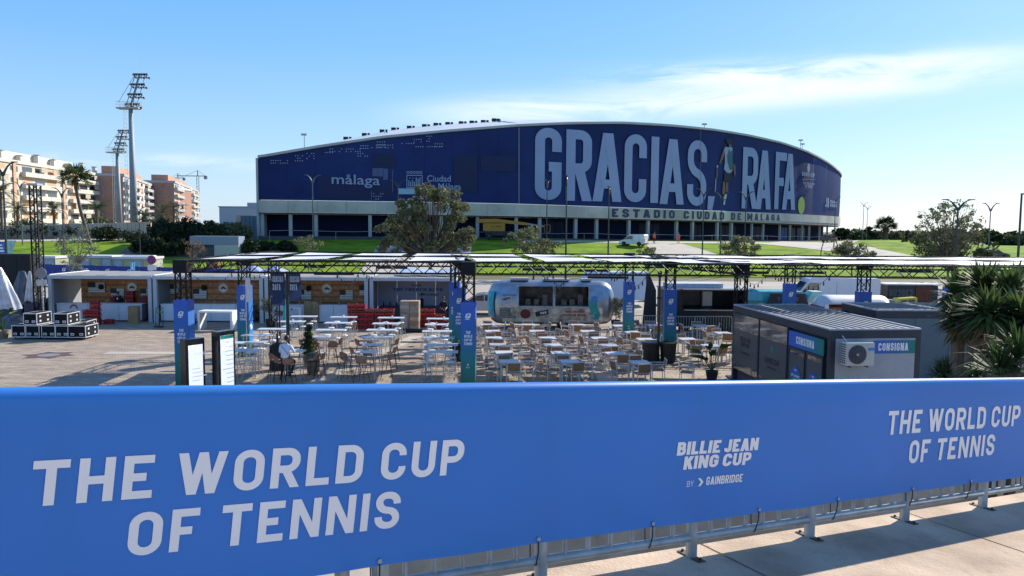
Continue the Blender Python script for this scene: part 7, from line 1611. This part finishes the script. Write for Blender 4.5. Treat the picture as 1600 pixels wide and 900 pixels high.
def sign_grad(name, x0, x1):
    m = mat(name, (1, 1, 1), .45, 0); tt = m.node_tree; b_ = tt.nodes['Principled BSDF']; tcn = tt.nodes.new('ShaderNodeTexCoord'); sp = tt.nodes.new('ShaderNodeSeparateXYZ'); tt.links.new(tcn.outputs['Object'], sp.inputs[0]); mr = tt.nodes.new('ShaderNodeMapRange'); mr.inputs[1].default_value = x0; mr.inputs[2].default_value = x1
    tt.links.new(sp.outputs[0], mr.inputs[0]); cr = tt.nodes.new('ShaderNodeValToRGB'); cr.color_ramp.elements[0].color = (.03, .13, .52, 1); cr.color_ramp.elements[1].color = (.0, .22, .15, 1); cr.color_ramp.elements[0].position = .25; tt.links.new(mr.outputs[0], cr.inputs[0]); tt.links.new(cr.outputs[0], b_.inputs['Base Color']); return m
a, c_ = tl(1235), tl(1290); sg = B().box(a, c_, -.03, -.002, 2.30, 2.78).build('sign', sign_grad('sign_gradient_long', a, c_), t); b = B(); write(b, 'CONSIGNA', lambda a_, y, l=0: ((a+c_)/2 - .02 + a_, -.034-l, 2.42 + y), 1.15, .24, anchor='c', t=.2, w=.52); b.build('lettering', LETTER, sg)
for k, (a, c_) in enumerate([(tl(1235), tl(1260.5)), (tl(1262.5), tl(1289))]):
    d_ = B().box(a, c_, -.012, .10, .14, 2.28).build('door', GLW, t); B().box(a, a+.05, -.03, -.013, .14, 2.28).box(c_-.05, c_, -.03, -.013, .14, 2.28).box(a+.051, c_-.051, -.03, -.013, 2.2, 2.28).build('door_frame', FRAMEGREY, d_); B().box(a+.06, c_-.06, -.02, -.014, .6, 2.05).build('window_film', FROST, d_)
    cd = B().disc(((a+c_)/2, -.03, 1.35), .34, n=28).build('round_sticker', gradmat('round_sticker_print', [(0, (.0, .22, .15)), (.5, (.02, .16, .35)), (1, (.03, .10, .5))], .95, 1.75), d_); b = B(); write(b, 'LEFT LUGGAGE', lambda a_, y, l=0: ((a+c_)/2 + a_, -.036-l, 1.36 + y), .55, .08, anchor='c'); write(b, 'AREA', lambda a_, y, l=0: ((a+c_)/2 + a_, -.036-l, 1.22 + y), .25, .08, anchor='c'); write(b, 'CUP', lambda a_, y, l=0: ((a+c_)/2 + a_, -.036-l, 1.55 + y), .14, .06, anchor='c'); b.build('lettering', LETTER, cd)
    B().tube((c_-.12 if k == 0 else a+.12, -.06, .9), (c_-.12 if k == 0 else a+.12, -.06, 1.3), .015, 6).build('handle', STEEL, d_)
# end wall facing the camera: local +x end
ew = B().box(Lc-.02, Lc+.002, .17, Wc-.17, .12, CZ-.24).build('end_wall', mat('cabin_end_panel', (.44, .45, .46), .6, .05, 1), t)
XE = Lc + .02
def sign_grad_y(name, y0, y1):
    m = sign_grad(name, y0, y1); tt = m.node_tree; sp = [n for n in tt.nodes if n.type == 'SEPXYZ'][0]; mr = [n for n in tt.nodes if n.type == 'MAP_RANGE' and n.inputs[0].is_linked and n.inputs[0].links[0].from_node == sp][0]; tt.links.new(sp.outputs[1], mr.inputs[0]); return m
y0, y1 = Wc*.475, Wc*.935
sg = B().box(Lc+.003, XE, y0, y1, 2.42, 2.80).build('sign', sign_grad_y('sign_gradient_end', y0, y1), t); b = B(); write(b, 'CONSIGNA', lambda a_, y, l=0: (XE + .004 + l, (y0+y1)/2 - .04 + a_, 2.50 + y), .92, .23, anchor='c', t=.2, w=.52); b.build('lettering', LETTER, sg)
B().poly([(XE, Wc*.52 + .36*math.cos(a), 1.15 + .36*math.sin(a)) for a in [2*math.pi*k/28 for k in range(28)]]).build('round_sticker', mat('blue_sticker', (.03, .10, .45), .5), ew)
# air conditioning unit
au = thing('air_conditioner', 'cream outdoor air conditioning unit on the end wall of the cabin', 'air conditioner', tuple(t.matrix_basis @ Vector((0, 0, 0))), 0)
Mt = Matrix.Translation((fL.x, fL.y, 0)) @ Matrix.Rotation(math.atan2(-d.y, -d.x), 4, 'Z'); au.matrix_basis = Mt; au.location = (Mt @ Vector((Lc+.28, Wc*.235, 2.14)))
ya, yb_ = -.40, .44; ACW = mat('cream_plastic', (.60, .57, .50), .5, .06)
B().box(-.17, .17, ya, yb_, 0, .66).build('housing', ACW, au, bevel=.015)
b = B(); ycn = -.08
for r_ in (.27, .225, .18, .135, .09, .05):
    for k in range(24):
        a0, a1 = 2*math.pi*k/24, 2*math.pi*(k+1)/24; b.tube((.19, ycn + r_*math.cos(a0), .33 + r_*math.sin(a0)), (.19, ycn + r_*math.cos(a1), .33 + r_*math.sin(a1)), .006, 3, caps=False)
for k in range(16): a0 = 2*math.pi*k/16; b.tube((.19, ycn + .05*math.cos(a0), .33 + .05*math.sin(a0)), (.19, ycn + .275*math.cos(a0), .33 + .275*math.sin(a0)), .005, 3, caps=False)
b.build('fan_grille', mat('grille_grey', (.16, .17, .18), .5), au); B().poly([(.173, ycn + .27*math.cos(a), .33 + .27*math.sin(a)) for a in [2*math.pi*k/28 for k in range(28)]]).build('fan_opening', mat('fan_dark', (.08, .08, .078), .6), au)
B().poly([(.20, ycn + .04*math.cos(a), .33 + .04*math.sin(a)) for a in [2*math.pi*k/12 for k in range(12)]]).build('fan_hub', mat('hub_grey', (.4, .4, .4), .5), au); B().box(.171, .176, .24, .42, .44, .52).build('blue_label', mat('light_blue_label', (.06, .28, .60), .5), au)
for k in range(9):
    for j in range(3): B().box(-.13 + j*.09, -.07 + j*.09, ya-.012, ya-.001, .06 + k*.065, .095 + k*.065).build('side_vent', mat('fan_dark', (.08, .08, .078)), au)
for y in (-.25, .28): B().box(-.30, .12, y-.02, y+.02, -.05, -.01).build('bracket', BLACK, au)
B().pipe([(-.1, -.25, .67), (-.3, -.3, .82), (-.34, -.35, .92)], .012, 5).build('hose', WHITE, au)
# second cabin behind
a2 = P(1296, 495.5, CZ); b2 = P(1520, 494, CZ)
rz2 = math.atan2(b2.y-a2.y, b2.x-a2.x); t2 = cabin('second grey cabin behind the first, long blank grey wall toward the camera', (12.5, a2.y + .9 + 0, 0), R(1.5), 7.6, 2.6, CZ + .12, 9)
B().box(.165, 7.435, -.002, .02, .13, CZ-.13).build('side_wall', mat('blue_grey_wall_sheet', (.15, .175, .185), .6, .06, .6), t2)
for k in range(6): B().box(.165 + k*1.21, .175 + k*1.21, -.008, -.003, .13, CZ-.13).build('panel_seam', FRAMEGREY, t2)

# ================================================================== LEFT BACKGROUND: black box, covered rides, fence, huts, signs
c0 = PD(-12, 430, 50); c1 = PD(47, 397, 50); t = thing('black_screen_back', 'big black rectangular screen back at the left edge', 'screen', (c0.x - 1, 50, 0)); W_ = c1.x - c0.x + 1
B().box(0, W_, 0, .9, 1.0, c1.z).build('cabinet', BLACK, t, bevel=.02); B().box(.2, .4, .1, .3, 0, .998).build('leg', BLACK, t); B().box(W_-.4, W_-.2, .1, .3, 0, .998).build('leg', BLACK, t)
for k in range(4): B().box(W_*k/4+.02, W_*(k+1)/4-.02, -.02, -.003, 1.1, c1.z-.1).build('rear_panel', mat('black_panel', (.01, .01, .011), .7, .2), t)
PLA = mat('crumpled_plastic_sheet', (.50, .53, .57), .25, .25, 2.0, trans=.3, rgb2=(.62, .65, .68)); PLD = mat('dark_plastic_sheet', (.07, .08, .10), .3, .4, 2.0)
def draped(label, px0, px1, py0, py1, Y, m, seed, lean=0.0, name='covered_machine'):
    a = PD(px0, py1, Y); b_ = PD(px1, py1, Y); top = PD(px0, py0, Y).z; cx = (a.x+b_.x)/2; rw = (b_.x-a.x)/2; t = thing(name, label, 'covered machine', (cx, Y, 0)); z0 = max(0, a.z)
    def fn(u, v):
        th = 2*math.pi*u; prof = lerp(1.0, .28, v ** 1.4) ; n_ = noise.noise(Vector((math.cos(th)*2 + seed, math.sin(th)*2, v*2))); f_ = .12*math.sin(th*9 + seed)*(1-v) + .22*n_
        return (rw*prof*(1+f_)*math.cos(th) + lean*v*rw, rw*.7*prof*(1+f_)*math.sin(th), lerp(z0, top, v) - .12*n_)
    B().grid(64, 18, fn).build('plastic_cover', m, t); B().lathe([(rw*.27, -.05), (.02, .05)], 12, (lean*rw, 0, top)).build('cover_top', m, t); return t
draped('silvery plastic sheet draped over a tall machine at the left edge', -22, 30, 418, 482, 43, PLA, 1.0, -.25)
draped('dark plastic covered machine behind the silvery sheet', 18, 52, 424, 474, 46, PLD, 4.0, .1)
draped('crumpled pale plastic bundle left of the lattice tower', 40, 55, 425, 470, 45.5, PLA, 7.0, .1)
t = thing('machine_base', 'dark blue machinery on the ground below the plastic sheets', 'machine', (*P(28, 497).xy, 0)); 
for k in range(6): B().box(-1.6 + k*.75, -.95 + k*.75, -.4, .5, 0, 1.15 + .12*(k % 3)).build('unit', mat('dark_blue_plastic', (.03, .045, .09), .4, .4, 2.5), t, bevel=.04)
t = thing('machine_base', 'black covered hump of equipment behind the leaning plant', 'machine', (*P(20, 512).xy, 0)); B().grid(20, 10, lambda u, v: (-1.2+2.6*u, -.6+1.4*v, .75*math.sin(math.pi*u)**.6*math.sin(math.pi*v)**.6*(1+.3*noise.noise(Vector((u*4, v*4, 0)))))).build('cover', PLD, t); B().box(-.5, .5, -.5, -.4, 0, .2).build('skid', BLACK, t)
# blue fence: one panel after another
FB = mat('navy_fence_cloth', (.025, .05, .24), .7, .1)
t = thing('blue_fence', 'navy blue cloth fence with white emblems behind the kiosk roofs', 'fence', (PD(48, 420, 75).x, 75, 0)); xa = PD(48, 420, 75).x; xb = PD(420, 425, 75).x; n = 11
for k in range(n):
    u0 = lerp(xa, xb, k/n); u1 = lerp(xa, xb, (k+1)/n); z = lerp(PD(100, 413, 75).z, PD(420, 423.5, 75).z + .1, k/n); p_ = B().box(u0+.02, u1-.02, 75, 75.04, .1, z).build('fence_panel', FB, t, world=True); B().tube((u0, 75.05, 0), (u0, 75.05, z+.1), .03, 5).build('fence_post', STEEL, t, world=True)
    cx = (u0+u1)/2; b = B(); 
    for (a, zz, w_, h_) in ((-.12, z-.62, .10, .26), (.02, z-.66, .09, .2), (.12, z-.62, .09, .28), (0, z-.36, .3, .05)): b.quad((cx+a, 74.985, zz), (cx+a+w_, 74.985, zz), (cx+a+w_+.05, 74.985, zz+h_), (cx+a+.05, 74.985, zz+h_))
    b.build('white_emblem', LETTER, t, world=True)
for i, (px0, px1, py, nw, lb) in enumerate([(50, 86, 400, 1, 'cream and yellow hut left of the lattice tower behind the fence'), (108, 174, 399, 4, 'long hut with pale green panes left behind the blue fence'), (176, 238, 401, 4, 'hut with white roof unit and green panes right of the long hut')]):
    a = PD(px0, py, 80); c_ = PD(px1, py, 80); W_ = c_.x - a.x; t = thing('sales_hut', lb, 'hut', (a.x, 80, 0)); B().box(0, W_, 0, 2.4, 0, a.z-.25).build('wall', mat('pale_green_hut', (.36, .37, .26), .7, .15, .5), t); B().box(-.1, W_+.1, -.15, 2.5, a.z-.24, a.z).build('roof', mat('hut_roof_white', (.60, .60, .55), .6, .05), t)
    for k in range(nw): B().box(W_*k/nw+.12, W_*(k+1)/nw-.12, -.03, -.005, a.z-1.25, a.z-.4).build('window', [mat('pale_blue_pane', (.33, .42, .42), .3, .1), mat('yellow_green_pane', (.42, .42, .16), .3, .1)][(k+i) % 2], t); B().box(W_*k/nw-.04, W_*k/nw+.04, -.05, -.001, .0, a.z-.26).build('hut_post', GRYR, t)
t = thing('small_white_unit', 'small white roof box on top of the right hut', 'roof box', (*PD(190, 399, 81).xy, 0)); z = PD(190, 399, 81).z; B().box(0, 3.2, 0, 1, z-.4, z).build('housing', WHITE, t); B().box(.1, 3.1, .1, .9, .0, z-.41).build('stand', GRYR, t)
def road_sign(label, px, py, Y, r_px, face, post_to=0.0, board=True, back=False):
    c = PD(px, py, Y); r = r_px*Y/F; t = thing('road_sign', label, 'road sign', (c.x, Y, 0)); B().tube((0, .05, 0), (0, .05, c.z + r), .035, 8).build('pole', STEEL, t)
    o = B().lathe([(r, 0), (r, .03)], 26).build('sign_disc', face[0], t); o.rotation_euler = (math.pi/2, 0, 0); o.location = (0, 0, c.z)
    if not back:
        o2 = B().lathe([(r*.74, 0), (r*.74, .004)], 26).build('inner_disc', face[1], o); o2.location = (0, 0, .031)
        b = B().box(-r*.72, r*.72, -r*.1, r*.1, .036, .040, Matrix.Rotation(math.pi/4, 4, 'Z')); b.build('red_bar', face[0], o)
    if board: B().box(-r*.95, r*.95, -.02, .0, c.z - r*2.3, c.z - r*1.15).build('sub_plate', WHITE if not back else STEEL, t)
RS, BS = mat('sign_red', (.45, .02, .03), .45), mat('sign_blue', (.03, .07, .28), .45)
road_sign('no parking disc sign with white plates behind the first kiosk', 237, 406, 58, 7, (RS, BS))
road_sign('grey back of a round sign in front of the lattice tower', 64.5, 427, 44.5, 8.5, (mat('sign_back_grey', (.20, .20, .21), .5, .1), BS), back=True)
c = PD(207, 416, 60); t = thing('information_sign', 'light blue and white pedestrian sign behind the first kiosk roof', 'sign', (c.x, 60, 0)); B().box(-.17, .17, 0, .03, c.z-.33, c.z+.33).build('sign_plate', mat('bright_sky_blue', (.10, .50, .80), .5), t); B().poly([(-.08, -.004, c.z-.25), (.08, -.004, c.z-.25), (.02, -.004, c.z+.05), (.05, -.004, c.z+.25), (-.05, -.004, c.z+.25), (-.02, -.004, c.z+.05)]).build('pictogram', LETTER, t); B().tube((0, .05, 0), (0, .05, c.z), .025).build('pole', STEEL, t)
t = thing('event_flag', 'slanted green and white flag at the left edge on the lawn', 'flag', (*PD(15, 385, 84).xy, 0)); c = PD(15, 385, 84); B().poly([(-.4, 0, c.z-.8), (.25, 0, c.z-.8), (.75, 0, c.z+.65), (-.35, 0, c.z+.65)]).build('flag', mat('mint_flag', (.30, .52, .42), .7, .3, 2), t); B().tube((-.45, 0, 0), (-.45, 0, c.z+.8), .03).build('pole', STEEL, t)
t = thing('info_board', 'blue panel with white lines at the far left edge', 'panel', (*PD(2, 386, 84).xy, 0)); c = PD(2, 386, 84); B().box(-1, .45, 0, .05, c.z-.9, c.z+.6).build('panel', mat('mid_blue_panel', (.05, .14, .42), .6), t); 
for k in range(3): B().box(-.9, .3-.1*k, -.015, -.003, c.z-.5+.32*k, c.z-.36+.32*k).build('white_line', LETTER, t)
B().tube((-.8, .08, 0), (-.8, .08, c.z), .03).build('pole', STEEL, t)
# tents behind the second kiosk
for i, (px, py, lb) in enumerate([(392, 413, 'left pale blue peaked tent roof behind the second kiosk'), (428, 415, 'right pale blue peaked tent roof behind the second kiosk')]):
    c = PD(px, py, 66); t = thing('peaked_tent', lb, 'tent', (c.x, 66, 0)); B().poly([(-1.5, -1.5, c.z-.75), (1.5, -1.5, c.z-.75), (0, 0, c.z)]).poly([(1.5, -1.5, c.z-.75), (1.5, 1.5, c.z-.75), (0, 0, c.z)]).poly([(1.5, 1.5, c.z-.75), (-1.5, 1.5, c.z-.75), (0, 0, c.z)]).poly([(-1.5, 1.5, c.z-.75), (-1.5, -1.5, c.z-.75), (0, 0, c.z)]).build('canopy', mat('pale_blue_canvas', (.36, .42, .70), .7, .08, trans=.2), t)
    for x in (-1.45, 1.45):
        for y in (-1.45, 1.45): B().tube((x, y, 0), (x, y, c.z-.76), .03, 5).build('leg', STEEL, t)

# small white things left on the high tables
random.seed(33)
for k, (px, py, tan, st_, lb) in enumerate(HTB):
    if k % 2 == 0 or k > 12:
        p = P(px + random.uniform(-9, 9), py, 1.1); t = thing('napkin_holder', 'small white napkin holder on the high table ' + lb.replace('of the column by the middle truss column', 'beside the middle truss column'), 'napkin holder', (p.x, p.y, 1.101), random.random())
        B().box(-.05, .05, -.035, .035, 0, .07).build('box', WHITE, t, bevel=.006); B().box(-.035, .035, -.02, .02, .0705, .10).build('napkins', LETTER, t)
